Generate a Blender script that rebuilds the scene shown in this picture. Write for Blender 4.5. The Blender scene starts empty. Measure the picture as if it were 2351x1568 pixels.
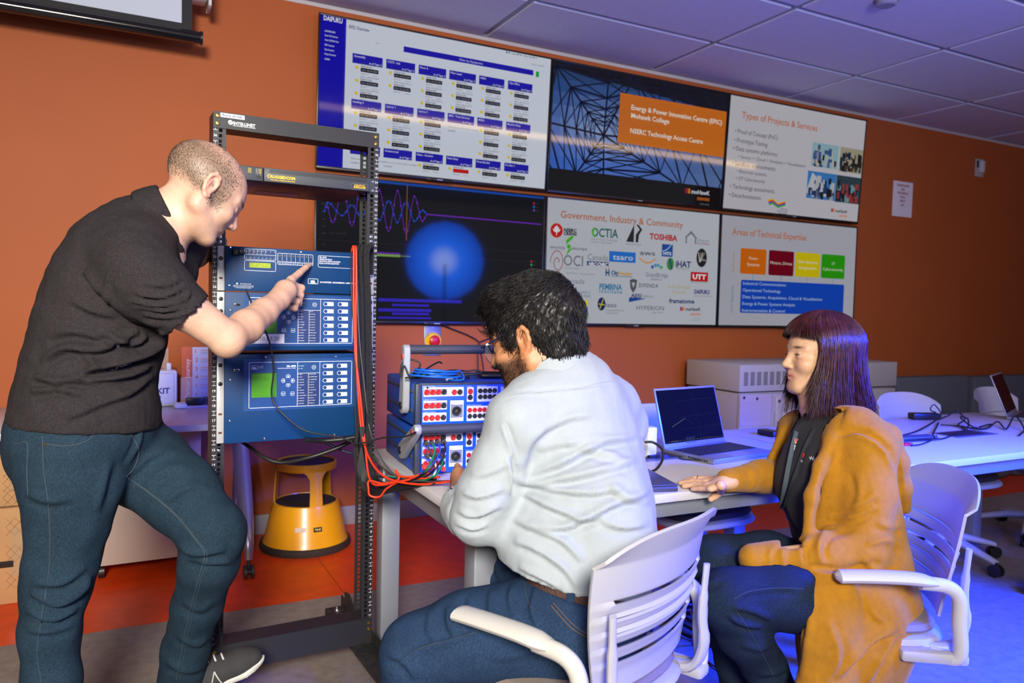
import bpy, bmesh, math, random
import numpy as np
from mathutils import Vector, Matrix
random.seed(7); RNG = np.random.default_rng(7)
SC = bpy.context.scene; COL = SC.collection
PI = math.pi
# ------------------------------------------------------------------ camera
CAM = (-0.8906, -4.0434, 1.2396); FPX = 1733.84; PITCH, YAW, ROLL = -0.0477, 0.4749, 0.0239
def _basis():
    cy, sy, cp, sp, cr, sr = math.cos(YAW), math.sin(YAW), math.cos(PITCH), math.sin(PITCH), math.cos(ROLL), math.sin(ROLL)
    f = Vector((sy*cp, cy*cp, sp)); rt = Vector((cy, -sy, 0)); up = rt.cross(f)
    return cr*rt+sr*up, -sr*rt+cr*up, f
RT, UP, FW = _basis(); CAMV = Vector(CAM)
cam = bpy.data.cameras.new('camera'); cam.sensor_width = 36.0; cam.sensor_fit = 'HORIZONTAL'
cam.lens = FPX/2351*36.0; cam.clip_start = .05
cam.dof.use_dof = True; cam.dof.focus_distance = 2.15; cam.dof.aperture_fstop = 4.0
camo = bpy.data.objects.new('camera', cam); COL.objects.link(camo)
M = Matrix((RT, UP, -FW)).transposed().to_4x4(); M.translation = CAMV
camo.matrix_world = M; SC.camera = camo
def at(x, y, d=None, Z=None, Y=None, X=None):
    """world point seen at photo pixel (x,y): at depth d, or on the plane Z=, Y= or X="""
    v = FW + RT*((x-1175.5)/FPX) - UP*((y-784)/FPX)
    if d is None:
        d = (Z-CAMV.z)/v.z if Z is not None else (Y-CAMV.y)/v.y if Y is not None else (X-CAMV.x)/v.x
    return CAMV + v*d
# ------------------------------------------------------------------ world, lights, exposure
vs = SC.view_settings; vs.view_transform = 'Standard'; vs.look = 'None'; vs.gamma = 1.0; vs.use_curve_mapping = False
vs.exposure = 0.0
cy = SC.cycles; cy.max_bounces = 5; cy.diffuse_bounces = 2; cy.glossy_bounces = 3; cy.transmission_bounces = 4; cy.transparent_max_bounces = 6; cy.caustics_reflective = False; cy.caustics_refractive = False
w = bpy.data.worlds.new('world'); SC.world = w; w.use_nodes = True
w.node_tree.nodes['Background'].inputs[0].default_value = (.95, .88, 1.0, 1); w.node_tree.nodes['Background'].inputs[1].default_value = .20
def area(name, loc, target, size, power, col, shape='DISK', sizey=None):
    l = bpy.data.lights.new(name, 'AREA'); l.shape = shape; l.size = size; l.energy = power; l.color = col
    if sizey: l.size_y = sizey
    o = bpy.data.objects.new(name, l); COL.objects.link(o); o.location = loc
    o.rotation_euler = (Vector(target)-Vector(loc)).to_track_quat('-Z', 'Y').to_euler(); return o
# photographer's key light, high and left of the camera; a blue-gelled light right of the frame; warm ceiling strip
area('key_light', (-1.75, -6.2, 2.55), (-.55, -1.0, .95), 1.1, 104, (1.0, .93, .83)).data.spread = math.radians(78)
area('blue_light', (2.35, -4.05, 1.72), (1.70, -2.62, .10), .9, 250, (.002, .034, 1.0)).data.spread = math.radians(80)
# made-up fill light, added and aimed up to brighten the ceiling
area('ceiling_fill_light', (.4, -5.6, 1.7), (2.6, -2.2, 2.8), .5, 27, (.80, .82, 1.0)).data.spread = math.radians(110)
# ------------------------------------------------------------------ materials
MATS = {}
def mat(name, col, rough=.5, metal=0., emit=0., bump=0., bscale=60., var=0., vscale=8., spec=None, alpha=None, coat=0., trans=0., sheen=0., sss=0.):
    if name in MATS: return MATS[name]
    m = bpy.data.materials.new(name); MATS[name] = m; m.use_nodes = True
    nt = m.node_tree; b = nt.nodes['Principled BSDF']; I = b.inputs
    c = (*col, 1.) if len(col) == 3 else col
    I['Base Color'].default_value = c; I['Roughness'].default_value = rough; I['Metallic'].default_value = metal
    if spec is not None: I['Specular IOR Level'].default_value = spec
    if emit: I['Emission Color'].default_value = c; I['Emission Strength'].default_value = emit
    if coat: I['Coat Weight'].default_value = coat; I['Coat Roughness'].default_value = .05
    if trans: I['Transmission Weight'].default_value = trans
    if sheen: I['Sheen Weight'].default_value = sheen; I['Sheen Roughness'].default_value = .4
    if sss: I['Subsurface Weight'].default_value = sss; I['Subsurface Radius'].default_value = (.012, .005, .003)
    if alpha is not None: I['Alpha'].default_value = alpha
    if bump or var:
        tc = nt.nodes.new('ShaderNodeTexCoord')
        if var:
            n = nt.nodes.new('ShaderNodeTexNoise'); n.inputs['Scale'].default_value = vscale; n.inputs['Detail'].default_value = 5
            nt.links.new(tc.outputs['Object'], n.inputs['Vector'])
            r = nt.nodes.new('ShaderNodeMapRange'); r.inputs[1].default_value = .3; r.inputs[2].default_value = .7
            r.inputs[3].default_value = 1-var; r.inputs[4].default_value = 1+var
            nt.links.new(n.outputs[0], r.inputs[0])
            mx = nt.nodes.new('ShaderNodeMix'); mx.data_type = 'RGBA'; mx.blend_type = 'MULTIPLY'; mx.inputs[0].default_value = 1
            mx.inputs[6].default_value = c; nt.links.new(r.outputs[0], mx.inputs[7]); nt.links.new(mx.outputs[2], I['Base Color'])
        if bump:
            n2 = nt.nodes.new('ShaderNodeTexNoise'); n2.inputs['Scale'].default_value = bscale; n2.inputs['Detail'].default_value = 4
            nt.links.new(tc.outputs['Object'], n2.inputs['Vector'])
            bp = nt.nodes.new('ShaderNodeBump'); bp.inputs['Strength'].default_value = bump; bp.inputs['Distance'].default_value = .01
            nt.links.new(n2.outputs[0], bp.inputs['Height']); nt.links.new(bp.outputs[0], I['Normal'])
    return m
def mat_attr(name, rough=.5, emit=0., base=1., spec=.5, coat=0., sss=0., bump=0., bscale=200., noise=0., nscale=300.):
    """material whose flat print / tint comes from the colour attribute 'col'"""
    if name in MATS: return MATS[name]
    m = mat(name, (.5, .5, .5), rough, spec=spec, coat=coat, sss=sss, bump=bump, bscale=bscale)
    nt = m.node_tree; b = nt.nodes['Principled BSDF']
    a = nt.nodes.new('ShaderNodeAttribute'); a.attribute_name = 'col'; out = a.outputs['Color']
    if noise:
        n = nt.nodes.new('ShaderNodeTexNoise'); n.inputs['Scale'].default_value = nscale; n.inputs['Detail'].default_value = 3
        tc = nt.nodes.new('ShaderNodeTexCoord'); nt.links.new(tc.outputs['Object'], n.inputs['Vector'])
        r = nt.nodes.new('ShaderNodeMapRange'); r.inputs[1].default_value = .3; r.inputs[2].default_value = .7
        r.inputs[3].default_value = 1-noise; r.inputs[4].default_value = 1+noise; nt.links.new(n.outputs[0], r.inputs[0])
        mx = nt.nodes.new('ShaderNodeMix'); mx.data_type = 'RGBA'; mx.blend_type = 'MULTIPLY'; mx.inputs[0].default_value = 1
        nt.links.new(out, mx.inputs[6]); nt.links.new(r.outputs[0], mx.inputs[7]); out = mx.outputs[2]
    if base == 1.: nt.links.new(out, b.inputs['Base Color'])
    else: b.inputs['Base Color'].default_value = (base, base, base, 1)
    if emit: nt.links.new(out, b.inputs['Emission Color']); b.inputs['Emission Strength'].default_value = emit
    return m
def srgb(r, g, b):
    f = lambda v: (v/255/12.92) if v/255 <= .04045 else ((v/255+.055)/1.055)**2.4
    return (f(r), f(g), f(b))
# ------------------------------------------------------------------ object helpers
def tag(o, label=None, cat=None, group=None, kind=None):
    if label: o['label'] = label
    if cat: o['category'] = cat
    if group: o['group'] = group
    if kind: o['kind'] = kind
    return o
def empty(name, loc=(0, 0, 0), rz=0., label=None, cat=None, group=None, parent=None):
    o = bpy.data.objects.new(name, None); COL.objects.link(o); o.location = loc; o.rotation_euler = (0, 0, rz)
    o.empty_display_size = .05
    if parent: o.parent = parent
    return tag(o, label, cat, group)
def link(name, me, parent=None, loc=None, rot=None):
    o = bpy.data.objects.new(name, me); COL.objects.link(o)
    if parent: o.parent = parent
    if loc is not None: o.location = loc
    if rot is not None: o.rotation_euler = rot
    return o
def copy_tree(o, parent=None):
    c = o.copy(); COL.objects.link(c); c.parent = parent
    for ch in list(o.children): copy_tree(ch, c)
    return c
class MB:
    """collects shapes; build() links them as ONE mesh object"""
    def __init__(s): s.v = []; s.f = []; s.m = []
    def add(s, vs, fs, mi=0):
        n = len(s.v); s.v += [tuple(v) for v in vs]; s.f += [tuple(i+n for i in f) for f in fs]; s.m += [mi]*len(fs); return s
    def bm(s, b, mi=0, M=None):
        b.verts.index_update(); s.add([(M @ v.co if M else v.co) for v in b.verts], [[v.index for v in f.verts] for f in b.faces], mi); b.free(); return s
    def box(s, c, d, bev=0., M=None, mi=0, seg=2):
        b = bmesh.new(); bmesh.ops.create_cube(b, size=1, matrix=Matrix.Translation(Vector(c)) @ Matrix.Diagonal((*d, 1)))
        if bev: bmesh.ops.bevel(b, geom=b.edges[:], offset=bev, segments=seg, affect='EDGES', profile=.5)
        return s.bm(b, mi, M)
    def cyl(s, a, b_, r0, r1=None, n=16, caps=True, mi=0):
        a, b_ = Vector(a), Vector(b_); r1 = r0 if r1 is None else r1
        q = (b_-a).to_track_quat('Z', 'Y'); vs = []
        for p, r in ((a, r0), (b_, r1)):
            for i in range(n): t = 2*PI*i/n; vs.append(p+q @ Vector((r*math.cos(t), r*math.sin(t), 0)))
        fs = [(i, (i+1) % n, n+(i+1) % n, n+i) for i in range(n)]
        if caps: fs += [tuple(range(n))[::-1], tuple(range(n, 2*n))]
        return s.add(vs, fs, mi)
    def tube(s, pts, r, n=8, mi=0, caps=True, flat=1., up=None):
        P = [Vector(p) for p in pts]; m = len(P); rs = r if hasattr(r, '__len__') else [r]*m
        T = [(P[min(i+1, m-1)]-P[max(i-1, 0)]).normalized() for i in range(m)]
        u = Vector(up) if up else Vector((0, 0, 1))
        if abs(T[0].dot(u)) > .95 and not up: u = Vector((1, 0, 0))
        u = (u-T[0]*u.dot(T[0])).normalized(); vs = []
        for i in range(m):
            u = (u-T[i]*u.dot(T[i]));  u = u.normalized() if u.length > 1e-6 else T[i].orthogonal().normalized()
            w_ = T[i].cross(u)
            for k in range(n): t = 2*PI*k/n; vs.append(P[i]+w_*(rs[i]*math.cos(t))+u*(rs[i]*flat*math.sin(t)))
        fs = [(i*n+k, i*n+(k+1) % n, (i+1)*n+(k+1) % n, (i+1)*n+k) for i in range(m-1) for k in range(n)]
        if caps: fs += [tuple(range(n))[::-1], tuple(range((m-1)*n, m*n))]
        return s.add(vs, fs, mi)
    def lathe(s, prof, n=32, c=(0, 0, 0), mi=0, M=None):
        vs = []; k = len(prof)
        for i in range(n):
            t = 2*PI*i/n
            for r, z in prof:
                v = Vector((r*math.cos(t), r*math.sin(t), z)); v = (M @ v if M else v); vs.append(v+Vector(c))
        fs = [(i*k+j, ((i+1) % n)*k+j, ((i+1) % n)*k+j+1, i*k+j+1) for i in range(n) for j in range(k-1)]
        return s.add(vs, fs, mi)
    def prism(s, poly, d, M=None, mi=0):
        """polygon in local xz, extruded d along +y"""
        n = len(poly); vs = [Vector((x, 0, z)) for x, z in poly]+[Vector((x, d, z)) for x, z in poly]
        if M: vs = [M @ v for v in vs]
        return s.add(vs, [tuple(range(n)), tuple(range(2*n-1, n-1, -1))]+[(i, n+i, n+(i+1) % n, (i+1) % n) for i in range(n)], mi)
    def build(s, name, ms, parent=None, loc=None, rot=None, smooth=35., sub=0):
        me = bpy.data.meshes.new(name); me.from_pydata(s.v, [], s.f); 
        for m in (ms if isinstance(ms, (list, tuple)) else [ms]): me.materials.append(m)
        if len(me.materials) > 1: me.polygons.foreach_set('material_index', s.m)
        b = bmesh.new(); b.from_mesh(me); bmesh.ops.recalc_face_normals(b, faces=b.faces); b.to_mesh(me); b.free()
        if smooth:
            me.polygons.foreach_set('use_smooth', [True]*len(me.polygons)); me.set_sharp_from_angle(angle=math.radians(smooth))
        o = link(name, me, parent, loc, rot)
        if sub:
            md = o.modifiers.new('s', 'SUBSURF'); md.levels = md.render_levels = sub
        return o
def spline(pts, n=8, closed=False):
    """Catmull-Rom through the points"""
    P = [np.array(p, float) for p in pts]; out = []; m = len(P)
    if m < 3 and not closed: return [Vector(P[0]+(P[-1]-P[0])*i/n) for i in range(n+1)]
    for i in range(m if closed else m-1):
        p0 = P[(i-1) % m] if closed or i else 2*P[0]-P[1]; p1 = P[i]; p2 = P[(i+1) % m]
        p3 = P[(i+2) % m] if closed or i+2 < m else 2*P[-1]-P[-2]
        for k in range(n):
            t = k/n; out.append(.5*((2*p1)+(-p0+p2)*t+(2*p0-5*p1+4*p2-p3)*t*t+(-p0+3*p1-3*p2+p3)*t**3))
    if not closed: out.append(P[-1])
    return [Vector(p) for p in out]
# ------------------------------------------------------------------ flat print
_TX = {}
def text_mesh(s, bold, shear, space):
    k = (s, bold, shear, space)
    if k not in _TX:
        c = bpy.data.curves.new('t', 'FONT'); c.body = s; c.size = 1.; c.resolution_u = 2; c.offset = bold; c.shear = shear; c.space_character = space
        o = bpy.data.objects.new('t', c); me = o.to_mesh()
        v = np.empty(len(me.vertices)*3); me.vertices.foreach_get('co', v); v = v.reshape(-1, 3)[:, :2].copy()
        f = [tuple(p.vertices) for p in me.polygons]; o.to_mesh_clear(); bpy.data.objects.remove(o); bpy.data.curves.remove(c)
        _TX[k] = (v, f)
    return _TX[k]
class Canvas:
    """flat print in local (u right, v up) metres, layers stacked along +w"""
    STEP = .00012
    def __init__(s): s.v = []; s.f = []; s.c = []
    def poly(s, pts, col, l=1):
        n = len(s.v); s.v += [(x, y, l*s.STEP) for x, y in pts]; s.f.append(tuple(range(n, n+len(pts)))); s.c.append(col)
    def rect(s, x0, y0, x1, y1, col, l=1): s.poly([(x0, y0), (x1, y0), (x1, y1), (x0, y1)], col, l)
    def rrect(s, x0, y0, x1, y1, r, col, l=1, n=4):
        p = []
        for cx, cy, a in ((x1-r, y1-r, 0), (x0+r, y1-r, 90), (x0+r, y0+r, 180), (x1-r, y0+r, 270)):
            for i in range(n+1): t = math.radians(a+90*i/n); p.append((cx+r*math.cos(t), cy+r*math.sin(t)))
        s.poly(p, col, l)
    def circ(s, x, y, r, col, l=1, n=20, ry=None): s.poly([(x+r*math.cos(2*PI*i/n), y+(ry or r)*math.sin(2*PI*i/n)) for i in range(n)], col, l)
    def line(s, pts, w_, col, l=1, closed=False):
        m = len(pts)
        for i in range(m if closed else m-1):
            a = np.array(pts[i]); b = np.array(pts[(i+1) % m]); d = b-a; L = np.hypot(*d)
            if L < 1e-9: continue
            d = d/L; nn = np.array((-d[1], d[0]))*w_/2; e = d*w_*.3
            s.poly([tuple(a-nn-e), tuple(b-nn+e), tuple(b+nn+e), tuple(a+nn-e)], col, l)
    def frame(s, x0, y0, x1, y1, w_, col, l=1, r=0.):
        if r:
            p = []
            for cx, cy, a in ((x1-r, y1-r, 0), (x0+r, y1-r, 90), (x0+r, y0+r, 180), (x1-r, y0+r, 270)):
                for i in range(5): t = math.radians(a+22.5*i); p.append((cx+r*math.cos(t), cy+r*math.sin(t)))
            s.line(p, w_, col, l, True)
        else: s.line([(x0, y0), (x1, y0), (x1, y1), (x0, y1)], w_, col, l, True)
    def ring(s, x, y, r, w_, col, l=1, n=20): s.line([(x+r*math.cos(2*PI*i/n), y+r*math.sin(2*PI*i/n)) for i in range(n)], w_, col, l, True)
    def text(s, t, x, y, h, col, l=2, al='L', bold=0., shear=0., space=1., w_=None, rot=0.):
        """h = capital height; w_ = fit to this width"""
        v, f = text_mesh(t, bold, shear, space)
        if not len(v): return
        sc = h/.70; x0, x1 = v[:, 0].min(), v[:, 0].max(); sx = sc if w_ is None else w_/max(x1-x0, 1e-6)
        off = {'L': x0, 'C': (x0+x1)/2, 'R': x1}[al]
        U = (v[:, 0]-off)*sx; V = v[:, 1]*sc; ca, sa = math.cos(rot), math.sin(rot)
        n = len(s.v); s.v += [(x+a*ca-b*sa, y+a*sa+b*ca, l*s.STEP) for a, b in zip(U, V)]
        s.f += [tuple(i+n for i in q) for q in f]; s.c += [col]*len(f)
    def build(s, name, m, parent=None, M=None, kind=None):
        me = bpy.data.meshes.new(name); me.from_pydata(s.v, [], s.f); me.materials.append(m)
        at_ = me.color_attributes.new('col', 'FLOAT_COLOR', 'CORNER')
        cs = []
        for f, c in zip(s.f, s.c): cs += [c[0], c[1], c[2], 1.]*len(f)
        at_.data.foreach_set('color', cs)
        o = link(name, me, parent)
        if M is not None: o.matrix_local = M
        if kind: o['kind'] = kind
        return o
def facing(loc, right=(1, 0, 0), up=(0, 0, 1)):
    """local frame for a canvas: u along right, v along up"""
    r = Vector(right).normalized(); u = Vector(up).normalized(); w_ = r.cross(u).normalized()
    m = Matrix((r, u, w_)).transposed().to_4x4(); m.translation = Vector(loc); return m
# ================================================================== the room
YW = .06; CZ = 2.8155
XL, XR, YF = -3.6, 8.6, -7.2
M_wall = mat('orange_wall_paint', srgb(172, 90, 44), .55, bump=.06, bscale=240, var=.04, vscale=2, spec=.22)
M_grey = mat('grey_marbled_vinyl', srgb(132, 122, 116), .55, bump=.03, bscale=300, var=.16, vscale=26)
M_oran = mat('orange_marbled_vinyl', srgb(216, 66, 12), .42, bump=.02, bscale=300, var=.12, vscale=14)
M_ceil = mat('ceiling_tile_white', srgb(214, 212, 218), .9, bump=.25, bscale=320, var=.03, vscale=30)
M_tbar = mat('ceiling_grid_grey', srgb(150, 148, 158), .5)
M_base = mat('baseboard_grey', srgb(150, 146, 160), .5)
M_white = mat('plain_white_wall', srgb(200, 196, 200), .7)
def slab(name, c, d, m, **k): return tag(MB().box(c, d).build(name, m, smooth=0), kind='structure')
# floor: grey field, orange band along the wall; both are one sheet floor
fm = MB(); b0, b1 = -.93, -1.02     # band edge drifts a little along its length
fm.add([(XL, YF, 0), (XR, YF, 0), (XR, b1, 0), (XL, b0+.03, 0)], [(0, 1, 2, 3)], 0)
fm.add([(XL, b0+.03, 0), (XR, b1, 0), (XR, YW, 0), (XL, YW, 0)], [(0, 1, 2, 3)], 1)
fl = tag(fm.build('floor', [M_grey, M_oran], smooth=0), kind='structure')
sm = MB().box((-.06, -.5, .0004), (.0025, 1.0, .0008)); sm.build('floor_seam', mat('seam_brown', srgb(120, 40, 10), .7), fl, smooth=0)
slab('wall_back', ((XL+XR)/2, YW+.06, CZ/2), (XR-XL, .12, CZ), M_wall)
slab('wall_left', (XL-.06, (YF+YW)/2, CZ/2), (.12, YW-YF, CZ), M_white)
slab('wall_right', (XR+.06, (YF+YW)/2, CZ/2), (.12, YW-YF, CZ), M_wall)
bb = MB().box(((XL+XR)/2, YW-.004, .052), (XR-XL, .008, .104), .002); tag(bb.build('baseboard_back', M_base), kind='structure')
# ceiling: backing slab, grid bars, one object per tile
ce = slab('ceiling', ((XL+XR)/2, (YF+YW)/2, CZ+.09), (XR-XL, YW-YF, .1), M_tbar)
C0, R0, CS, RS = .9794, -.5482, 1.2192, .6096
tme = MB().box((0, 0, 0), (CS-.030, RS-.030, .018), .006, seg=1).build('ceiling_tile', M_ceil, ce, smooth=0); first = tme
cols = [(C0+CS*i, C0+CS*(i+1)) for i in range(-4, 7)]; rows = [(R0-RS*j, R0-RS*(j+1)) for j in range(0, 9)]
for x0, x1 in cols:
    if x1 < XL or x0 > XR: continue
    a, b_ = max(x0, XL), min(x1, XR)
    for k, (y0, y1) in enumerate([(YW, R0)]+rows):
        o = first if first else tme.copy()
        if first: first = None
        else: COL.objects.link(o)
        o.parent = ce; o.location = ((a+b_)/2, (y0+y1)/2, CZ+.001); o.scale = ((b_-a-.030)/(CS-.030), (abs(y1-y0)-.030)/(RS-.030), 1)
gb = MB()
for x0, _ in cols: gb.box((x0, (YF+YW)/2, CZ+.003), (.022, YW-YF, .008))
for y0, _ in rows: gb.box(((XL+XR)/2, y0, CZ+.0035), (XR-XL, .022, .008))
gb.build('grid_bars', M_tbar, ce, smooth=0)
wm = MB().box(((XL+XR)/2, YW-.012, CZ-.004), (XR-XL, .024, .006)).box(((XL+XR)/2, YW-.001, CZ-.014), (XR-XL, .002, .026))
tag(wm.build('trim_ceiling', mat('trim_pale', srgb(190, 186, 188), .5), smooth=0), kind='structure')
# ceiling vent / sensor disc at the very top of the view
p = at(2035, 2, Z=CZ-.012)
sd = empty('smoke_detector', (p.x, p.y, CZ-.008), 0, 'round pale smoke detector on the ceiling tile', 'smoke detector')
MB().lathe([(0, -.03), (.04, -.03), (.05, -.022), (.055, 0), (0, 0)], 28).build('cover', M_base, sd)
MB().lathe([(.058, -.006), (.062, 0), (.03, 0)], 28).build('base_ring', M_base, sd)
# ------------------------------------------------------------------ things on the wall
M_black = mat('black_plastic', (.012, .012, .014), .35); M_blackm = mat('black_metal', (.014, .014, .016), .38, bump=.05, bscale=900)
M_chrome = mat('chrome', (.75, .75, .76), .18, 1.); M_alu = mat('aluminium', (.62, .63, .65), .35, 1.)
M_print = mat_attr('flat_print', .45)
M_gprint = mat_attr('gloss_print', .25)
# notice sheet
p0, p1 = at(2051, 414, Y=YW), at(2091, 500, Y=YW)
ns = empty('notice_sheet', (p0.x, YW, p1.z), 0, 'white paper notice with short red lines taped on the wall', 'notice')
W_, H_ = .245, p0.z-p1.z
MB().box((W_/2, -.0015, H_/2), (W_, .002, H_)).build('sheet', mat('paper_white', srgb(225, 222, 222), .8), ns, smooth=0)
c = Canvas(); red = srgb(160, 40, 20)
for t, yy, ww in (('PLEASE LEAVE', .86, .15), ('ANY', .75, .05), ('THIS DISPLAY', .64, .14), ('WALL', .53, .065), ('SET', .42, .07), ('UP', .30, .04)):
    c.text(t, W_/2, yy*H_, .017, red, 2, 'C', .03, w_=ww)
c.build('lettering', M_print, ns, facing((0, -.0028, 0)))
# wall sensor plate
p0 = at(2247, 386, Y=YW)
wp = empty('wall_sensor', (p0.x, YW, p0.z), 0, 'small white room sensor plate high on the orange wall', 'sensor')
MB().box((0, -.005, 0), (.12, .01, .155), .004).build('plate', mat('sensor_plate', srgb(180, 172, 160), .5), wp)
MB().box((.02, -.018, .012), (.06, .02, .10), .006).build('housing', mat('sensor_white', srgb(214, 212, 214), .5), wp)
MB().box((-.035, -.0125, .03), (.022, .008, .06), .003).build('sensor_window', M_black, wp)
# emergency stop
p0 = at(992, 782, Y=YW)
es = empty('emergency_stop', (p0.x, YW, p0.z), 0, 'red mushroom push button on yellow disc and grey plate on wall', 'button')
MB().box((0, -.004, 0), (.105, .008, .175), .003).build('plate', mat('plate_steel', srgb(130, 130, 140), .4, .6), es)
MB().cyl((0, -.007, .0), (0, -.016, .0), .050, n=32).build('disc', mat('estop_yellow', srgb(235, 190, 0), .45), es)
c = Canvas()
for k, ch in enumerate('EMERGENCY'): a = math.radians(150-15*k); c.text(ch, .041*math.cos(a), .041*math.sin(a), .008, (.02, .02, .02), 2, 'C', .02, rot=a-PI/2)
c.build('lettering', M_print, es, facing((0, -.0165, 0)))
MB().lathe([(0, 0), (.016, 0), (.016, .02), (.030, .022), (.033, .03), (.030, .038), (.018, .043), (0, .044)], 28, M=Matrix.Rotation(PI/2, 4, 'X')).build('button', mat('estop_red', srgb(200, 20, 30), .3), es, (0, -.015, 0))
for s in (-1, 1): MB().cyl((0, -.007, s*.075), (0, -.011, s*.075), .006, n=12).build('screw', M_chrome, es)
# cable drop under the displays
def cable(name, pts, r, m, label=None, cat='cable', group=None, n=8, parent=None, k=8):
    o = MB().tube(spline(pts, k), r, n).build(name, m, parent, smooth=60)
    if label: tag(o, label, cat, group)
    return o
M_cab = mat('black_cable', (.012, .012, .014), .42)
A = lambda x, y: at(x, y, Y=YW-.02)
cable('wall_cable', [A(1005, 742), A(1040, 756), A(1075, 770), A(1100, 787), A(1097, 815), A(1098, 850), A(1100, 900)], .004, M_cab, 'thin black cable sagging from the wave-trace display down the wall')
cable('wall_cable', [A(1150, 748), A(1125, 775), A(1100, 789), A(1106, 820), A(1110, 850), A(1112, 900)], .004, M_cab, 'second black cable tied in beneath the logo display')
# projection screen
YS = -.15
pr = at(462, 88, Y=YS); pl = Vector((XL+.4, YS, pr.z))
ps = empty('projection_screen', (pr.x, YS, pr.z), 0, 'pull-down projection screen with black border and black bar', 'projection screen')
L_ = pr.x-pl.x; zb = pr.z
MB().cyl((-L_, 0, 0), (0, 0, 0), .028, n=24).build('weight_bar', mat('bar_gloss_black', (.006, .006, .008), .15, coat=.4), ps)
MB().cyl((-.004, 0, 0), (.006, 0, 0), .031, n=24).build('bar_cap', M_black, ps)
xr = at(441, 62, Y=YS).x-pr.x; xw = at(417, 53, Y=YS).x-pr.x
topz = CZ-.19-zb
MB().box(((xr-L_+.06)/2-.0, .0, topz/2+.01), (xr+L_-.06, .0015, topz-.0)).build('black_border', mat('screen_black', (.008, .008, .01), .7), ps, smooth=0)
zw = at(417, 53, Y=YS).z-zb
MB().box(((xw-L_+.12)/2, -.0015, (topz+zw)/2), (xw+L_-.12, .0012, topz-zw)).build('white_fabric', mat('screen_white', srgb(196, 206, 218), .8), ps, smooth=0)
MB().box(((-L_)/2+.02, .02, topz+.075), (L_+.02, .11, .15), .02).build('casing', mat('casing_white', srgb(205, 203, 200), .45), ps)
MB().box((.035, .02, topz+.06), (.012, .125, .17), .012).build('end_cap', mat('casing_white', (.6, .6, .6)), ps)

# warm linear pendant behind the viewer's shoulder: its streak shows in the upper displays
lpn = empty('linear_pendant', (3.3, -3.05, 2.70), 0, 'long warm linear lamp hung under the ceiling', 'lamp')
MB().box((0, 0, 0), (5.4, .05, .055), .004).build('diffuser', mat('lamp_warm_glow', (1.0, .62, .25), .5, emit=11.), lpn); MB().box((0, 0, .035), (5.44, .06, .02), .003).build('housing', M_base, lpn)
for x in (-2.2, 2.2): MB().cyl((x, 0, .04), (x, 0, CZ-2.70), .003, n=6).build('wire', M_base, lpn)
# the blue-gelled umbrella lamp stands beside the frame; the dark display mirrors it
sl_ = empty('umbrella_lamp', (2.45, -4.22, 0), 0, 'blue-gelled umbrella lamp on a black stand', 'lamp')
um = bpy.data.materials.new('umbrella_glow'); um.use_nodes = True; nt = um.node_tree; b = nt.nodes['Principled BSDF']; tc = nt.nodes.new('ShaderNodeTexCoord'); gr = nt.nodes.new('ShaderNodeTexGradient'); gr.gradient_type = 'SPHERICAL'
mp = nt.nodes.new('ShaderNodeMapping'); mp.inputs['Scale'].default_value = (1.9, 1.9, 1.9); rp = nt.nodes.new('ShaderNodeValToRGB'); rp.color_ramp.elements[0].color = (.0, .02, .25, 1); rp.color_ramp.elements[1].color = (.75, .85, 1, 1)
e = rp.color_ramp.elements.new(.55); e.color = (.01, .14, .9, 1); nt.links.new(tc.outputs['Object'], mp.inputs['Vector']); nt.links.new(mp.outputs[0], gr.inputs[0]); nt.links.new(gr.outputs['Fac'], rp.inputs[0]); nt.links.new(rp.outputs[0], b.inputs['Emission Color']); b.inputs['Emission Strength'].default_value = 20.; b.inputs['Base Color'].default_value = (.02, .05, .3, 1)
um_o = MB().lathe([(0, -.16), (.18, -.14), (.34, -.08), (.46, 0)], 16).build('umbrella', um, sl_, (0, 0, 1.74)); um_o.rotation_euler = (Vector((-.30, 1, -.06))).to_track_quat('Z', 'Y').to_euler()
MB().cyl((0, .0, 0), (0, 0, 1.7), .012, n=10).build('stand', M_black, sl_)
for k in range(3): a = 2*PI*k/3; MB().cyl((0, 0, .45), (.4*math.cos(a), .4*math.sin(a), .01), .008, n=8).build('leg', M_black, sl_)
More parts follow.
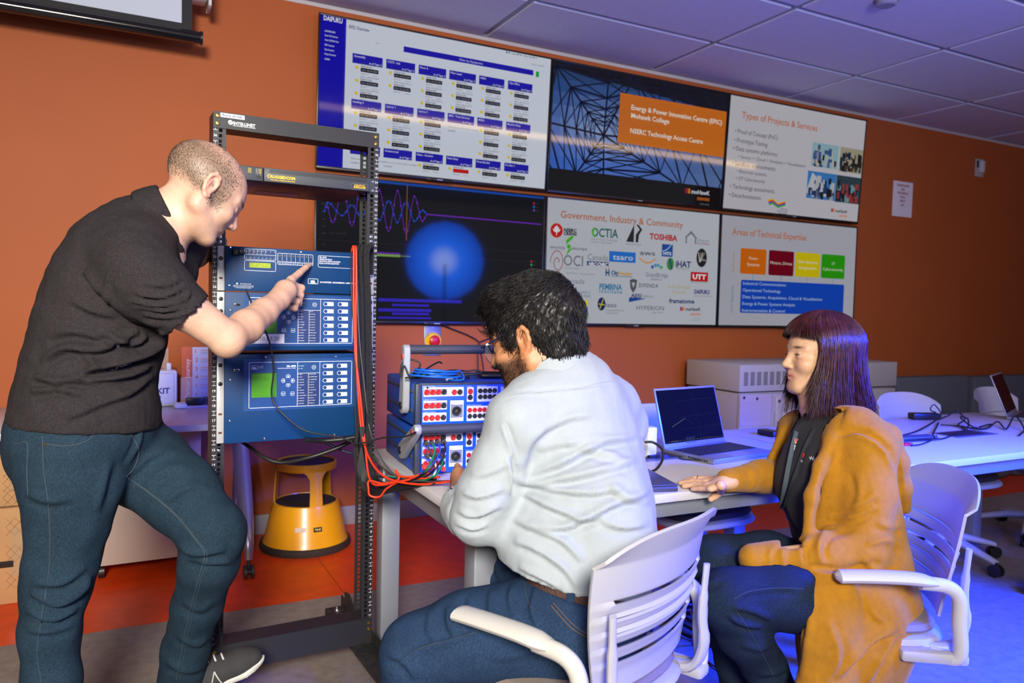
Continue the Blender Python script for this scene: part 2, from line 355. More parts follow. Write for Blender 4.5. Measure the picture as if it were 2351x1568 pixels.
# ================================================================== display wall
TW, TH, TGAP, TZ = 1.3976, .7914, .0231, 2.728
M_bez = mat('bezel_black', (.008, .008, .009), .25)
M_scr = mat_attr('display_pixels', .05, emit=.55, base=.004, spec=.40)
def tvpx(x, y): p = at(x, y, Y=0); return p.x, p.z
class TV:
    def __init__(s, col, row, label, bg):
        s.x0 = col*TW+.003; s.x1 = (col+1)*TW-.003; s.z1 = TZ-row*(TH+TGAP); s.z0 = s.z1-TH
        s.o = empty('wall_display', ((s.x0+s.x1)/2, .0, s.z0), 0, label, 'display', 'displays of the wall of six screens')
        if row == 0: s.o.rotation_euler = (.052, 0, 0)
        w_, h = s.x1-s.x0, TH; s.w, s.h = w_, h; s.ox, s.oz = (s.x0+s.x1)/2, s.z0
        b = .010; bb_ = .016
        MB().box((0, .024, h/2), (w_-.01, .040, h-.01), .006).build('back_shell', M_bez, s.o)
        fr = MB(); fr.box((0, .004, h-b/2), (w_, .014, b), .002).box((0, .004, bb_/2), (w_, .014, bb_), .002)
        for q in (-1, 1): fr.box((q*(w_/2-b/2), .004, h/2), (b, .014, h-.008), .002)
        fr.build('bezel', M_bez, s.o)
        lg = MB().box((0, -.004, .004), (.15, .012, .014), .003); lo = lg.build('logo_tab', M_bez, s.o)
        c = Canvas(); c.rect(-.018, 0, .018, .005, (.35, .35, .38)); c.rect(-.034, .001, -.030, .004, (.2, .2, .24)); c.build('logo_mark', M_gprint, lo, facing((0, -.0104, .001)))
        s.c = Canvas(); s.c.STEP = .0002; s.c.rect(-w_/2+b, bb_, w_/2-b, h-b, bg, 0)
        s.L, s.R, s.B, s.T = -w_/2+b, w_/2-b, bb_, h-b
    def p(s, x, y): X, Z = tvpx(x, y); return min(max(X-s.ox, s.L), s.R), min(max(Z-s.oz, s.B), s.T)
    def rect(s, x0, y0, x1, y1, col, l=1): a = s.p(x0, y0); b = s.p(x1, y1); s.c.rect(a[0], b[1], b[0], a[1], col, l)
    def text(s, t, x0, y0, x1, y1, h, col, l=3, **k):
        """baseline from photo pixel (x0,y0) to (x1,y1), capital height h pixels"""
        a = s.p(x0, y0); b = s.p(x1, y1); u = s.p(x0, y0-h); z = (a[1]+b[1])/2
        s.c.text(t, a[0], z, u[1]-a[1], col, l, 'L', w_=b[0]-a[0], **k)
    def done(s): s.c.build('screen_picture', M_scr, s.o, facing((0, .0005, 0))); return s.o
WH = (1, 1, 1.06); BK = (.005, .005, .006)
# ---- RFID overview
t = TV(0, 0, 'wall display with blue sidebar and a page of work-order cards', (.80, .86, .98))
BL = srgb(24, 16, 190); DB = srgb(20, 20, 110)
t.rect(730, 30, 785, 500, BL, 1)
sx = t.p(785, 200)[0]; t.c.rect(t.L, t.B, sx, t.T, BL, 1)
t.text('DAIFUKU', 739, 50, 782, 60, 11, WH, bold=.03)
for i, (s_, w_) in enumerate((('DASHBOARD', 24), ('Smart Cell Overview', 30), ('Smart Cell Multi View', 32), ('RFID Overview', 22), ('Data Overview', 22), ('Project Overview', 26), ('ADMIN', 12))):
    t.text(s_, 742, 78+i*10.2, 742+w_, 80.5+i*10.4, 4.2, (.8, .8, 1), bold=.02)
t.text('RFID Overview', 797, 70, 843, 78, 8, DB, bold=.01)
t.text('Search...', 858, 104, 868, 106, 4, (.25, .25, .3))
a = t.p(922, 110); b_ = t.p(1218, 168); 
t.c.rect(a[0], a[1]-.030, b_[0], a[1], BL, 1)
t.c.text('Filter by Equipment', (a[0]+b_[0])/2, a[1]-.022, .013, (.8, .8, 1), 3, 'C')
t.text('Refresh', 1155, 125, 1225, 140, 4, DB); t.text('Actions available', 1213, 152, 1242, 158, 4, (.3, .3, .35))
g = t.p(1228, 174); t.c.rect(g[0]-.012, g[1]-.016, g[0]+.008, g[1]+.016, srgb(20, 180, 40), 2)
hx = [(806, 125, 875), (883, 139, 949), (957, 152, 1020), (1027, 166, 1088), (1095, 178, 1153), (1161, 190, 1217)]
hz = [t.p(806, 125)[1], t.p(804, 228)[1], t.p(878, 340)[1]]
nm = [['Assembly', 'CGTI - Ind', 'Door 6', 'Fiber Laser', 'HSSA', 'Tjet Office'], ['Landing 3', 'Layout 1', 'Layout 3', 'MSS - Tech Services', 'MSSA', 'Machine Shop'], ['Inbound', 'Outsourced', 'Paint - Auction', 'Paint Shop', 'Press Bender', 'Pro Bev 1']]
cnt = [[3, 2, 3, 3, 3, 3], [2, 3, 3, 0, 3, 3], [0, 0, 2, 2, 2, 2]]
YE = srgb(245, 215, 20); PB = srgb(26, 28, 34); TG = (.10, .10, .13)
for r_ in range(3):
    for k, (xa, ya, xb) in enumerate(hx):
        x0 = t.p(xa, ya)[0]; x1 = t.p(xb, ya)[0]; z = hz[r_]; cw = x1-x0
        t.c.rect(x0, z-.050, x1, z, BL, 1)
        t.c.text(nm[r_][k], x0+.008, z-.018, .011, (.85, .85, 1), 3, bold=.015); t.c.text('# of Tags: %d' % max(1, cnt[r_][k]), x1-.006, z-.044, .010, (.85, .85, 1), 3, 'R', bold=.015)
        if not cnt[r_][k]:
            t.c.text('There are no work orders currently', x0+.004, z-.078, .009, TG, 3); t.c.text('available', x0+.004, z-.100, .010, TG, 3)
        for e in range(cnt[r_][k]):
            RS_ = hz[0]-hz[1]; zz = z-.33*RS_+.036-e*.283*RS_
            if zz-.06 < t.B: continue
            t.c.text(random.choice(('CH00030 - WHEEL TROLLEY 3-IN', '2037204 - SUPREME 2073 FRAME', 'OP00406 - HOIST SWING ARM 14', 'C033020 - FRONT FENDER ASSY')), x0+.045, zz-.010, .008, TG, 3, w_=cw*.62)
            t.c.text('00046537-0003', x0+.045, zz-.022, .007, TG, 3, bold=.02)
            rd = (r_ == 2 and k == 3 and e == 0)
            t.c.rrect(x0+.045, zz-.047, x0+cw*.87, zz-.026, .004, srgb(215, 15, 20) if rd else PB, 1)
            if not rd: t.c.text('Due - Nov 24, 2024', x0+.045+(cw*.87-.045)/2, zz-.040, .007, (.6, .6, .65), 3, 'C')
            t.c.text('Quantity: 1', x0+.045, zz-.060, .007, TG, 3); t.c.text('Priority: 1', x0+cw*.87, zz-.062, .006, TG, 3, 'R')
            t.c.circ(x0+.024, zz-.028, .009, YE, 2, 8); t.c.rect(x0+.029, zz-.036, x0+.034, zz-.026, YE, 2)
t.done()
# ---- lattice tower title slide
t = TV(1, 0, 'wall display with blue lattice tower picture and orange title box', BK)
zb_, zt_ = t.p(1262, 385)[1], t.p(1264, 150)[1]
N = 22
for i in range(N):
    for j in range(8):
        u, v = (i+.5)/N, (j+.5)/8
        g_ = math.exp(-((u-.27)**2/.05+(v-.42)**2/.06)); b__ = .10+.75*(1-v)**.8*(.5+.5*math.exp(-((u-.25)/.5)**2))+.3*g_
        lum = .25*max(0, 1-v-.25)*(u*.8+.2)+.4*g_
        x0 = t.L+(t.R-t.L)*i/N; x1 = t.L+(t.R-t.L)*(i+1)/N; z0 = zb_+(zt_-zb_)*j/8; z1 = zb_+(zt_-zb_)*(j+1)/8
        t.c.rect(x0, z0, x1, z1, (.02+lum*.6, .05+lum*.65+.10*b__, .06+.80*b__), 1)
for i in range(14):   # dark fade at the top right
    t.c.rect(t.L+(t.R-t.L)*i/14, zt_-.02-.007*i, t.L+(t.R-t.L)*(i+1)/14, t.T, BK, 2)
cx, cz = t.p(1382, 312); DK = (.004, .008, .03)
def clipseg(a, b):
    x0, z0 = a; x1, z1 = b; t0, t1 = 0., 1.; dx, dz = x1-x0, z1-z0
    for p_, q_ in ((-dx, x0-t.L), (dx, t.R-x0), (-dz, z0-zb_), (dz, t.T-z0)):
        if p_ == 0: continue
        r = q_/p_
        if p_ < 0: t0 = max(t0, r)
        else: t1 = min(t1, r)
    return None if t0 >= t1 else ((x0+t0*dx, z0+t0*dz), (x0+t1*dx, z0+t1*dz))
def tl(a, b, w_, l=3):
    s_ = clipseg(a, b)
    if s_: t.c.line(s_, w_, DK, l)
corners = [(-.62, .62), (.35, .66), (1.1, -.45), (-.45, -.62), (.02, .55), (.03, -.5), (-.7, .05), (.9, .05)]
for q in corners: tl((cx, cz), (cx+q[0], cz+q[1]), .013)
for k in range(1, 9):
    f = .045*1.42**k; ring = [(cx+q[0]*f*1.6, cz+q[1]*f*1.6) for q in (corners[0], corners[4], corners[1], corners[7], corners[2], corners[5], corners[3], corners[6])]
    f2 = .045*1.42**(k+1)
    for i in range(8):
        tl(ring[i], ring[(i+1) % 8], .004+.0016*k); j = ring[(i+1) % 8]
        tl(ring[i], (cx+(j[0]-cx)*1.42, cz+(j[1]-cz)*1.42), .003+.0012*k); tl(ring[(i+1) % 8], (cx+(ring[i][0]-cx)*1.42, cz+(ring[i][1]-cz)*1.42), .003+.001*k)
OR = srgb(222, 118, 8); a = t.p(1417, 215); b_ = t.p(1417, 328); t.c.rect(a[0], b_[1], t.R, a[1], OR, 4)
for s_, x0, y0, x1, y1 in (('Energy & Power Innovation Centre (EPIC)', 1443, 253, 1650, 289), ('Mohawk College', 1443, 272, 1530, 286), ('NSERC Technology Access Centre', 1442, 306, 1608, 332)):
    t.text(s_, x0, y0, x1, y1, 11, (1, .95, .85), 6, bold=.018)
def mohawk(t, x, y, sc, dark, l=6):
    """college mark: three bars, wordmark, IDEAWORKS; x,y = photo pixel of the wordmark's baseline start"""
    X, Z = t.p(x, y); h = sc
    for i, col in enumerate((srgb(130, 20, 60), srgb(200, 40, 50), srgb(245, 150, 30))): t.c.rect(X-h*2.2+i*h*.62, Z-h*.1, X-h*2.2+i*h*.62+h*.5, Z+h*1.1, col, l)
    t.c.text('moHawK', X, Z, h, dark, l, bold=.03, w_=h*6.0); t.c.text('IDEAWORKS', X+h*2.0, Z-h*1.45, h*.72, srgb(230, 120, 40), l, bold=.03, w_=h*4)
    t.c.text('Mohawk College', X+h*3, Z-h*2.5, h*.35, (.3, .3, .35), l, w_=h*3); t.c.text('Innovation and Research', X+h*2.4, Z-h*3.1, h*.35, (.3, .3, .35), l, w_=h*3.6)
mohawk(t, 1586, 444, .027, (.75, .75, .85))
t.done()
# ---- types of projects
t = TV(2, 0, 'wall display with bulleted list of project types and four photos', (.62, .60, .66))
OT = srgb(205, 110, 40)
t.text('Types of Projects & Services', 1695, 275, 1868, 301, 15, OT, bold=.01)
for s_, x0, y0, x1, y1, hh in (('• Proof of Concept (PoC).', 1681, 306, 1780, 323, 10), ('• Prototype Testing.', 1680, 327, 1757, 338, 10), ('• Data systems platforms:', 1678, 346, 1780, 360, 10), ('• Sensor → Cloud → Analytics → Visualization.', 1690, 364, 1846, 385, 7),
                       ('• Sandbox environments:', 1677, 380, 1777, 393, 10), ('• Electrical systems.', 1688, 397, 1757, 405, 8), ('• OT Cybersecurity', 1687, 413, 1753, 421, 8), ('• Technology assessments.', 1674, 433, 1777, 443, 10), ('• Decarbonization.', 1672, 452, 1747, 459, 10)):
    t.text(s_.replace('→', '>'), x0, y0, x1, y1, hh, (.04, .04, .05))
pal = [[(150, 190, 200), (25, 30, 45), (60, 90, 150), (190, 190, 185)], [(170, 165, 140), (40, 35, 25), (90, 70, 45), (30, 45, 70)], [(60, 130, 200), (40, 60, 110), (190, 195, 200), (30, 35, 45)], [(50, 70, 80), (120, 160, 170), (30, 35, 50), (170, 60, 60)]]
for k, (x0, y0, x1, y1) in enumerate(((1859, 327, 1917, 386), (1923, 338, 1974, 398), (1851, 392, 1914, 459), (1917, 402, 1972, 468))):
    a = t.p(x0, y0); b_ = t.p(x1, y1); b_ = (b_[0], t.p(x0, y0+(y1-y0)*.93)[1]); rr = random.Random(k+3)
    t.c.rect(a[0], b_[1], b_[0], a[1], srgb(*pal[k][0]), 1); w_, h = b_[0]-a[0], a[1]-b_[1]
    if k == 2: t.c.poly([(a[0], b_[1]+.3*h), (a[0]+.15*w_, b_[1]+.95*h), (a[0]+.8*w_, b_[1]+.35*h), (a[0]+.8*w_, b_[1]+.1*h), (a[0], b_[1]+.2*h)], srgb(200, 205, 212), 2)
    for i in range(40):
        x = rr.random()*.86; z = rr.random()**1.6*.62; ww = .05+rr.random()*.10; hh = .1+rr.random()*.25
        t.c.rect(a[0]+x*w_, b_[1]+z*h, a[0]+min(.99, x+ww)*w_, b_[1]+min(.98, z+hh)*h, srgb(*pal[k][rr.randrange(1, 4)]), 3+i % 4)
X, Z = t.p(1762, 462)
for i, col in enumerate((srgb(245, 190, 30), srgb(230, 70, 50), srgb(40, 100, 200), srgb(80, 190, 60))):
    t.c.line([(X+.005*i, Z+.006-.010*i), (X+.045, Z+.018-.010*i), (X+.10, Z-.012-.008*i), (X+.17, Z+.012-.009*i)], .010, col, 3+i)
for i, s_ in enumerate(('CENTRE FOR', 'CLIMATE CHANGE', 'MANAGEMENT', 'at MOHAWK COLLEGE')): t.c.text(s_, X+.20, Z-.05-.016*i, .009, (.1, .1, .12), 3, 'R', bold=.02)
mohawk(t, 1917, 487, .022, (.06, .06, .08))
t.done()
# ---- recorder waveforms
t = TV(0, 1, 'dark wall display showing purple and blue wave traces', (.004, .005, .008))
a = t.p(1000, 420); z = t.p(900, 421)[1]; t.c.rect(t.L, z-.004, t.R, t.T, srgb(20, 80, 190), 1)
PU, BU = srgb(120, 40, 200), srgb(40, 80, 230)
def trace(pts, col, w_=.0032, dots=True):
    P_ = [t.p(*q) for q in pts]; sp = spline([(x, 0, z) for x, z in P_], 10); sp = [(q.x, q.z) for q in sp]
    t.c.line(sp, w_, col, 3)
    if dots:
        for q in sp[::4]: t.c.circ(q[0], q[1], .006, col, 4, 8)
trace([(745, 440), (765, 512), (787, 430), (808, 519), (830, 425), (851, 525), (871, 436), (892, 532), (913, 438), (932, 537), (951, 451), (967, 506), (980, 492)], PU)
trace([(745, 485), (755, 465), (785, 495), (808, 470), (830, 500), (850, 462), (871, 506), (893, 460), (912, 511), (932, 464), (951, 508), (968, 483), (980, 492)], BU)
p0, p1 = t.p(980, 492), t.p(1240, 515)
for i in range(56): t.c.circ(p0[0]+(p1[0]-p0[0])*i/55, p0[1]+(p1[1]-p0[1])*i/55, .0055, PU, 4, 8)
t.c.line([p0, p1], .003, PU, 3)
a = t.p(935, 425); b_ = t.p(932, 552); t.c.rect(a[0]-.003, b_[1], a[0]+.003, a[1], srgb(150, 80, 40), 5)
p0 = t.p(866, 585); p1 = t.p(940, 584)
for i in range(16): t.c.circ(p0[0]+(p1[0]-p0[0])*i/15, p0[1], .008 if i < 11 else .004, srgb(140, 180, 90), 4, 8); t.c.circ(p0[0]+(p1[0]-p0[0])*i/15, p0[1]+.012, .006 if i < 11 else .002, PU, 4, 8)
for y_, x1, hh in ((688, 1060, 4), (700, 985, 3), (711, 990, 4), (720, 985, 3), (729, 990, 2.5)):
    x0 = 868 if y_ not in (700, 720) else 900
    a = t.p(x0, y_); b_ = t.p(x1, y_); t.c.rect(a[0], a[1]-hh*.0022, b_[0], a[1]+hh*.0022, srgb(56, 40, 215), 2)
GR = (.06, .06, .075)
for y_, s_ in ((470, '0'), (487, '500'), (505, '1000'), (521, '1500'), (537, '2000'), (563, '0.6')): t.text(s_, 738, y_, 747, y_, 4, GR)
t.text('Time - 4:06:14 AM', 755, 537, 795, 538, 4, GR)
for y_ in (550, 575): a = t.p(725, y_); t.c.rect(t.L, a[1], t.R, a[1]+.0025, (.02, .02, .03), 2)
for x_, y_, col in ((1226, 467, (.5, .02, .03)), (1226, 475, (.03, .15, .6)), (1226, 483, (.25, .05, .5)), (1220, 600, (.5, .02, .03)), (1220, 608, (.02, .4, .15))):
    q = t.p(x_, y_); t.c.circ(q[0], q[1], .008, col, 3, 10); t.c.text('IA1', q[0]+.015, q[1]-.005, .010, GR, 3)
t.done()
# ---- partner logos
t = TV(1, 1, 'wall display headed Government, Industry & Community full of logos', (.60, .63, .70))
t.text('Government, Industry & Community', 1287, 500, 1568, 523, 16, srgb(200, 100, 30), bold=.008)
BKT = (.02, .02, .025); GT = (.22, .24, .28); NV = srgb(20, 50, 120)
q = t.p(1278, 529); t.c.circ(q[0], q[1], .044, srgb(215, 10, 20), 2, 24)
leaf = [(0, .034), (.008, .020), (.016, .024), (.014, .008), (.028, .010), (.020, -.006), (.006, -.012), (.003, -.012), (.003, -.030), (-.003, -.030), (-.003, -.012), (-.006, -.012), (-.020, -.006), (-.028, .010), (-.014, .008), (-.016, .024), (-.008, .020)]
t.c.poly([(q[0]+x, q[1]+z) for x, z in leaf], (.9, .9, .95), 3)
t.text('NSERC', 1294, 531, 1324, 533, 7, BKT, bold=.05, shear=.1); t.text('CRSNG', 1294, 539, 1324, 541, 7, BKT, bold=.05, shear=.1)
t.text('OCTIA', 1358, 543, 1419, 546, 20, srgb(10, 110, 90), bold=.02); q = t.p(1362, 534); t.c.line([(q[0]+.01, q[1]+.03), (q[0]-.005, q[1]), (q[0]+.01, q[1]-.025)], .012, srgb(80, 200, 30), 5)
t.text('Ontario Clean Technology', 1357, 550, 1418, 555, 4.5, GT); t.text('Industry Association', 1357, 557, 1406, 560, 4.5, GT)
q = t.p(1455, 556); t.c.poly([(q[0]-.06, q[1]), (q[0], q[1]), (q[0], q[1]+.115)], BKT, 2); t.c.poly([(q[0]+.015, q[1]), (q[0]+.035, q[1]), (q[0]+.04, q[1]+.05), (q[0]+.065, q[1]+.085), (q[0]+.035, q[1]+.115), (q[0]+.015, q[1]+.115), (q[0]+.045, q[1]+.085), (q[0]+.015, q[1]+.05)], BKT, 2)
t.text('AP RENEWABLES', 1437, 562, 1472, 564, 4, GT)
t.text('TOSHIBA', 1491, 549, 1555, 553, 13, srgb(205, 15, 25), bold=.04)
q = t.p(1586, 558); t.c.line([(q[0]-.04, q[1]), (q[0]-.04, q[1]+.04), (q[0], q[1]+.07), (q[0]+.04, q[1]+.04), (q[0]+.04, q[1])], .012, GT, 2); t.c.line([(q[0]-.05, q[1]+.035), (q[0], q[1]+.08), (q[0]+.05, q[1]+.035)], .006, GT, 3)
t.text('Whitesand', 1600, 554, 1628, 556, 6, GT); t.text('First Nation', 1600, 561, 1628, 563, 6, srgb(150, 40, 50))
t.text('electricity', 1263, 570, 1297, 572, 7, BKT); t.text('électrique', 1313, 573, 1348, 575, 7, BKT); t.rect(1263, 573, 1292, 574.5, GT, 2)
q = t.p(1306, 566); gl = srgb(70, 190, 20); t.c.poly([(q[0]-.02, q[1]+.01), (q[0]+.03, q[1]+.055), (q[0]+.03, q[1]+.075), (q[0]-.02, q[1]+.04)], gl, 3); t.c.circ(q[0], q[1], .014, gl, 3); t.c.poly([(q[0]+.03, q[1]-.005), (q[0]-.02, q[1]-.06), (q[0]-.005, q[1]-.02)], gl, 3)
t.text('OCI', 1294, 609, 1338, 612, 25, (.15, .17, .2)); q = t.p(1280, 602)
t.c.line([(q[0]+.035*math.cos(a)*(.3+a/8), q[1]+.055*math.sin(a)*(.3+a/8)) for a in [i*.35 for i in range(28)]], .005, srgb(180, 60, 70), 3)
t.text('Where Next Happens', 1296, 616, 1330, 619, 4, GT)
t.text('Canada', 1349, 596, 1396, 599, 14, GT, bold=.0); t.rect(1348, 599, 1397, 612, srgb(20, 60, 120), 2); t.text('NRC·CNRC', 1351, 609, 1395, 612, 8, (.9, .9, .95), 4, bold=.04, shear=.15)
t.rect(1399, 576, 1459, 604, srgb(30, 120, 220), 2); t.text('tsaro', 1407, 596, 1453, 598, 13, (.9, .95, 1), 4)
t.text('aws', 1469, 584, 1504, 588, 11, (.06, .07, .09), bold=.01, w_=None) if False else t.text('aws', 1469, 584, 1504, 588, 11, (.06, .07, .09), bold=.01)
q = t.p(1468, 590); t.c.line([(q[0]+.012*i, q[1]-.006-.030*math.sin(PI*i/11)) for i in range(12)], .008, srgb(235, 150, 30), 3)
t.rect(1520, 560, 1544, 590, srgb(20, 80, 170), 2); t.text('HTS', 1523, 585, 1541, 586, 7, (.9, .95, 1), 4, bold=.03); q = t.p(1521, 572); t.c.line([(q[0]+.012*i, q[1]-.012+.0009*i*i*1.4) for i in range(7)], .006, (.5, .7, .95), 4)
q = t.p(1611, 592); t.c.circ(q[0], q[1], .046, BKT, 2, 24, .064)
for k in range(4): t.c.line([(q[0]-.018+.002*k, q[1]-.03), (q[0]-.03+.018*k, q[1]+.035)], .005, ((.8, .8, .8), (.7, .3, .2), (.8, .8, .8), (.3, .6, .4))[k], 4)
t.c.text('Yorkton', q[0]+.012, q[1]-.02, .014, (.8, .8, .8), 4, 'C', w_=.05)
t.text('iHAT', 1551, 611, 1586, 616, 14, srgb(30, 50, 110), bold=.03); t.text('Technologies Inc', 1551, 617, 1582, 620, 4, GT); q = t.p(1539, 606); t.c.circ(q[0], q[1], .030, srgb(60, 150, 60), 2, 20, .042); t.c.line([(q[0]-.005, q[1]+.03), (q[0]+.012, q[1]-.03)], .014, srgb(40, 70, 140), 3)
q = t.p(1508, 612)
for k in range(4): t.c.circ(q[0]-.036+.024*k, q[1]-.004+.012*(k in (1, 2)), .012, (srgb(60, 90, 190), srgb(80, 150, 210), srgb(70, 170, 200), srgb(60, 180, 110))[k], 3, 10)
t.text('City', 1403, 630, 1420, 631, 9, srgb(20, 80, 140), bold=.04); t.text('Housing', 1420, 631, 1452, 633, 8, srgb(220, 165, 40), bold=.04); t.rect(1403, 633, 1452, 636.5, srgb(20, 80, 140), 2); t.text('H', 1390, 632, 1399, 633, 14, srgb(20, 80, 140), bold=.05); t.rect(1390, 614, 1392, 618, srgb(220, 165, 40), 3); t.rect(1397, 614, 1399, 618, srgb(220, 165, 40), 3)
t.text('GrandBridge', 1482, 634, 1534, 638, 10, (.15, .17, .25)); t.text('ENERGY', 1495, 643, 1520, 645, 5, NV, space=1.4)
t.rect(1586, 624, 1625, 647, srgb(205, 15, 20), 2); t.text('UTT', 1590, 640, 1621, 642, 11, (.95, .9, .9), 4, bold=.05); t.text('BE SMART IN POWER', 1587, 649, 1624, 651, 3.5, GT)
t.text('Natural Resources', 1300, 628, 1327, 630, 4, GT); t.text('Ressources naturelles', 1333, 630, 1366, 632, 4, GT); t.text('Canada', 1296, 649, 1342, 653, 12, GT)
t.text('PEMBINA', 1376, 665, 1428, 665, 13, srgb(30, 130, 180), bold=.03); t.text('institute', 1376, 673, 1428, 673, 8, srgb(30, 130, 180), bold=.02, space=1.3)
q = t.p(1454, 655); t.c.poly([(q[0]-.03, q[1]+.035), (q[0], q[1]+.042), (q[0]+.03, q[1]+.035), (q[0]+.022, q[1]-.02), (q[0], q[1]-.05), (q[0]-.022, q[1]-.02)], (.10, .11, .12), 2); t.c.poly([(q[0]-.014, q[1]+.018), (q[0]+.014, q[1]+.018), (q[0], q[1]-.018)], (.6, .63, .7), 3)
t.text('DIFENDA', 1467, 659, 1511, 661, 9, (.06, .06, .07), bold=.01, space=1.2)
t.text('SolarShingle', 1533, 661, 1585, 664, 8, srgb(200, 180, 110)); t.text('Canada', 1544, 673, 1573, 675, 8, srgb(200, 180, 110))
t.text('AESI', 1448, 683, 1472, 684, 9, NV, bold=.03); q = t.p(1444, 690); t.c.poly([(q[0], q[1]+.02), (q[0]+.14, q[1]+.016), (q[0], q[1]-.01)], srgb(20, 70, 170), 2); t.text('Intelligent and', 1475, 680, 1500, 681, 3.5, GT); t.text('Independent Partner', 1475, 683, 1502, 684, 3.5, GT)
t.text('DAIFUKU', 1594, 673, 1629, 676, 9, srgb(40, 20, 130), bold=.04); t.text('Always an Edge Ahead', 1594, 680, 1634, 682, 3.5, GT)
t.text('framatome', 1536, 695, 1594, 697, 10, NV, bold=.03)
t.text('ieso', 1391, 705, 1415, 706, 11, NV); q = t.p(1381, 698); t.c.circ(q[0], q[1], .030, srgb(20, 40, 100), 2, 20, .042); t.c.line([(q[0]-.012, q[1]-.03), (q[0]+.012, q[1]+.03)], .006, YE, 3); t.c.line([(q[0]-.02, q[1]), (q[0]+.02, q[1]-.005)], .006, YE, 3)
t.text('Independent Electricity', 1391, 714, 1433, 715, 4.5, GT); t.text('System Operator', 1391, 720, 1420, 721, 4.5, GT)
t.text('HYPERION', 1461, 711, 1524, 713, 10, (.12, .12, .13)); t.text('GLOBAL ENERGY', 1495, 719, 1523, 720, 3.5, GT)
t.text('ELECTRONICS', 1300, 672, 1356, 675, 6, srgb(90, 130, 150)); t.text('LABORATORIES', 1300, 681, 1356, 683, 6, srgb(90, 130, 150))
for k, col in enumerate((srgb(240, 225, 20), srgb(25, 50, 220), srgb(20, 120, 30))): t.rect(1320, 689+k*15, 1349, 704+k*15, col, 2)
mohawk(t, 1574, 713, .022, (.06, .06, .08))
t.done()
# ---- technical expertise
t = TV(2, 1, 'wall display with four coloured boxes above one large blue box', (.50, .50, .58))
t.text('Areas of Technical Expertise', 1681, 539, 1851, 552, 15, OT, bold=.01)
bx = [(1701, 567, 1758, 629, srgb(222, 110, 10), ('Power', 'Systems')), (1766, 572, 1821, 634, srgb(120, 0, 28), ('Motors, Drives',)), (1827, 577, 1881, 638, srgb(225, 205, 10), ('Data Systems', 'Integration')), (1887, 582, 1938, 642, srgb(40, 165, 10), ('OT', 'Cybersecurity'))]
zt_ = t.p(1701, 569)[1]; zb_ = t.p(1701, 628)[1]; ZT2 = t.p(1700, 642)[1]; ZB2 = t.p(1699, 718)[1]; xe = t.p(1937, 680)[0]; xs = t.p(1700, 680)[0]
for x0, y0, x1, y1, col, tx in bx:
    a = t.p(x0, y0)[0]; b_ = t.p(x1, y1)[0]; t.c.rrect(a, zb_, b_, zt_, .014, col, 2); t.c.rect((a+b_)/2-.006, ZT2, (a+b_)/2+.006, zb_, (.3, .45, .6), 1)
    for i, s_ in enumerate(tx): t.c.text(s_, (a+b_)/2, (zt_+zb_)/2-.01+(len(tx)-1)*.022-.044*i, .022, (.9, .85, .7), 4, 'C', w_=min((b_-a)*.86, .017*len(s_)))
t.c.rrect(xs, ZB2, xe, ZT2, .014, srgb(10, 75, 200), 2)
for i, s_ in enumerate(('Industrial Communications', 'Operational Technology', 'Data Systems: Acquisition, Cloud & Visualization', 'Energy & Power Systems Analysis', 'Instrumentation & Control')):
    t.c.text(s_, xs+.02, ZT2-.034-(ZT2-ZB2)*.205*i, .022, (.55, .75, .95), 4, w_=.0168*len(s_))
a = t.p(1686, 600); t.c.text('Applications', a[0], zb_, .022, srgb(190, 140, 60), 3, rot=PI/2); t.c.text('Core Expertise', a[0], ZB2, .022, srgb(60, 130, 160), 3, rot=PI/2)
t.done()
# ================================================================== equipment rack
RO = Vector((-.405, -1.632, 0)); RY = .04; U1 = .1629; UU = .04445
Rr = Vector((math.cos(RY), math.sin(RY), 0)); Rn = Vector((math.sin(RY), -math.cos(RY), 0))
def zU(u): return U1+(u-1)*UU
def rk(x, y, off=0.):
    """photo pixel -> rack-local (x, z) on the plane 'off' in front of the rails"""
    v = FW + RT*((x-1175.5)/FPX) - UP*((y-784)/FPX); o = RO+Rn*off; d = (o-CAMV).dot(Rn)/v.dot(Rn); p = CAMV+v*d-RO
    return p.dot(Rr), p.z
def rkw(lx, lz, off=0.): return RO+Rr*lx+Rn*off+Vector((0, 0, lz))
z5 = lambda x, y: (470+x/5.467, 540+y/5.467)
z6 = lambda x, y: (470+x/5.467, 790+y/5.467)
rack = empty('equipment_rack', RO, RY, 'black open-frame equipment rack with numbered rails', 'rack')
M_rack = mat('rack_black', (.018, .018, .019), .42, bump=.08, bscale=700)
M_brass = mat('brass_screw', srgb(200, 170, 90), .3, 1.)
zlo, zhi = .10, zU(37.5)
def post(s):
    m = MB(); xo, xi = s*.2535, s*.2175; h = zhi-zlo; zc = (zhi+zlo)/2; hc = s*.2325; hw = .0098
    for yy in (.001, .078):          # front and rear flanges, square holes cut through
        for a, b in ((xo, hc+s*hw/2), (hc-s*hw/2, xi)): m.box(((a+b)/2, yy, zc), (abs(a-b), .002, h))
        edges = [zlo]
        for u in range(1, 37):
            for k in (-1, 0, 1): z = zU(u)+k*.01588; edges += [z-hw/2, z+hw/2]
        edges.append(zhi)
        for i in range(0, len(edges), 2): m.box((hc, yy, (edges[i]+edges[i+1])/2), (hw, .002, edges[i+1]-edges[i]))
    m.box((xo-s*.001, .0395, zc), (.002, .077, h))
    return m.build('post', M_rack, rack, smooth=0)
wm_ = (.75, .76, .78)
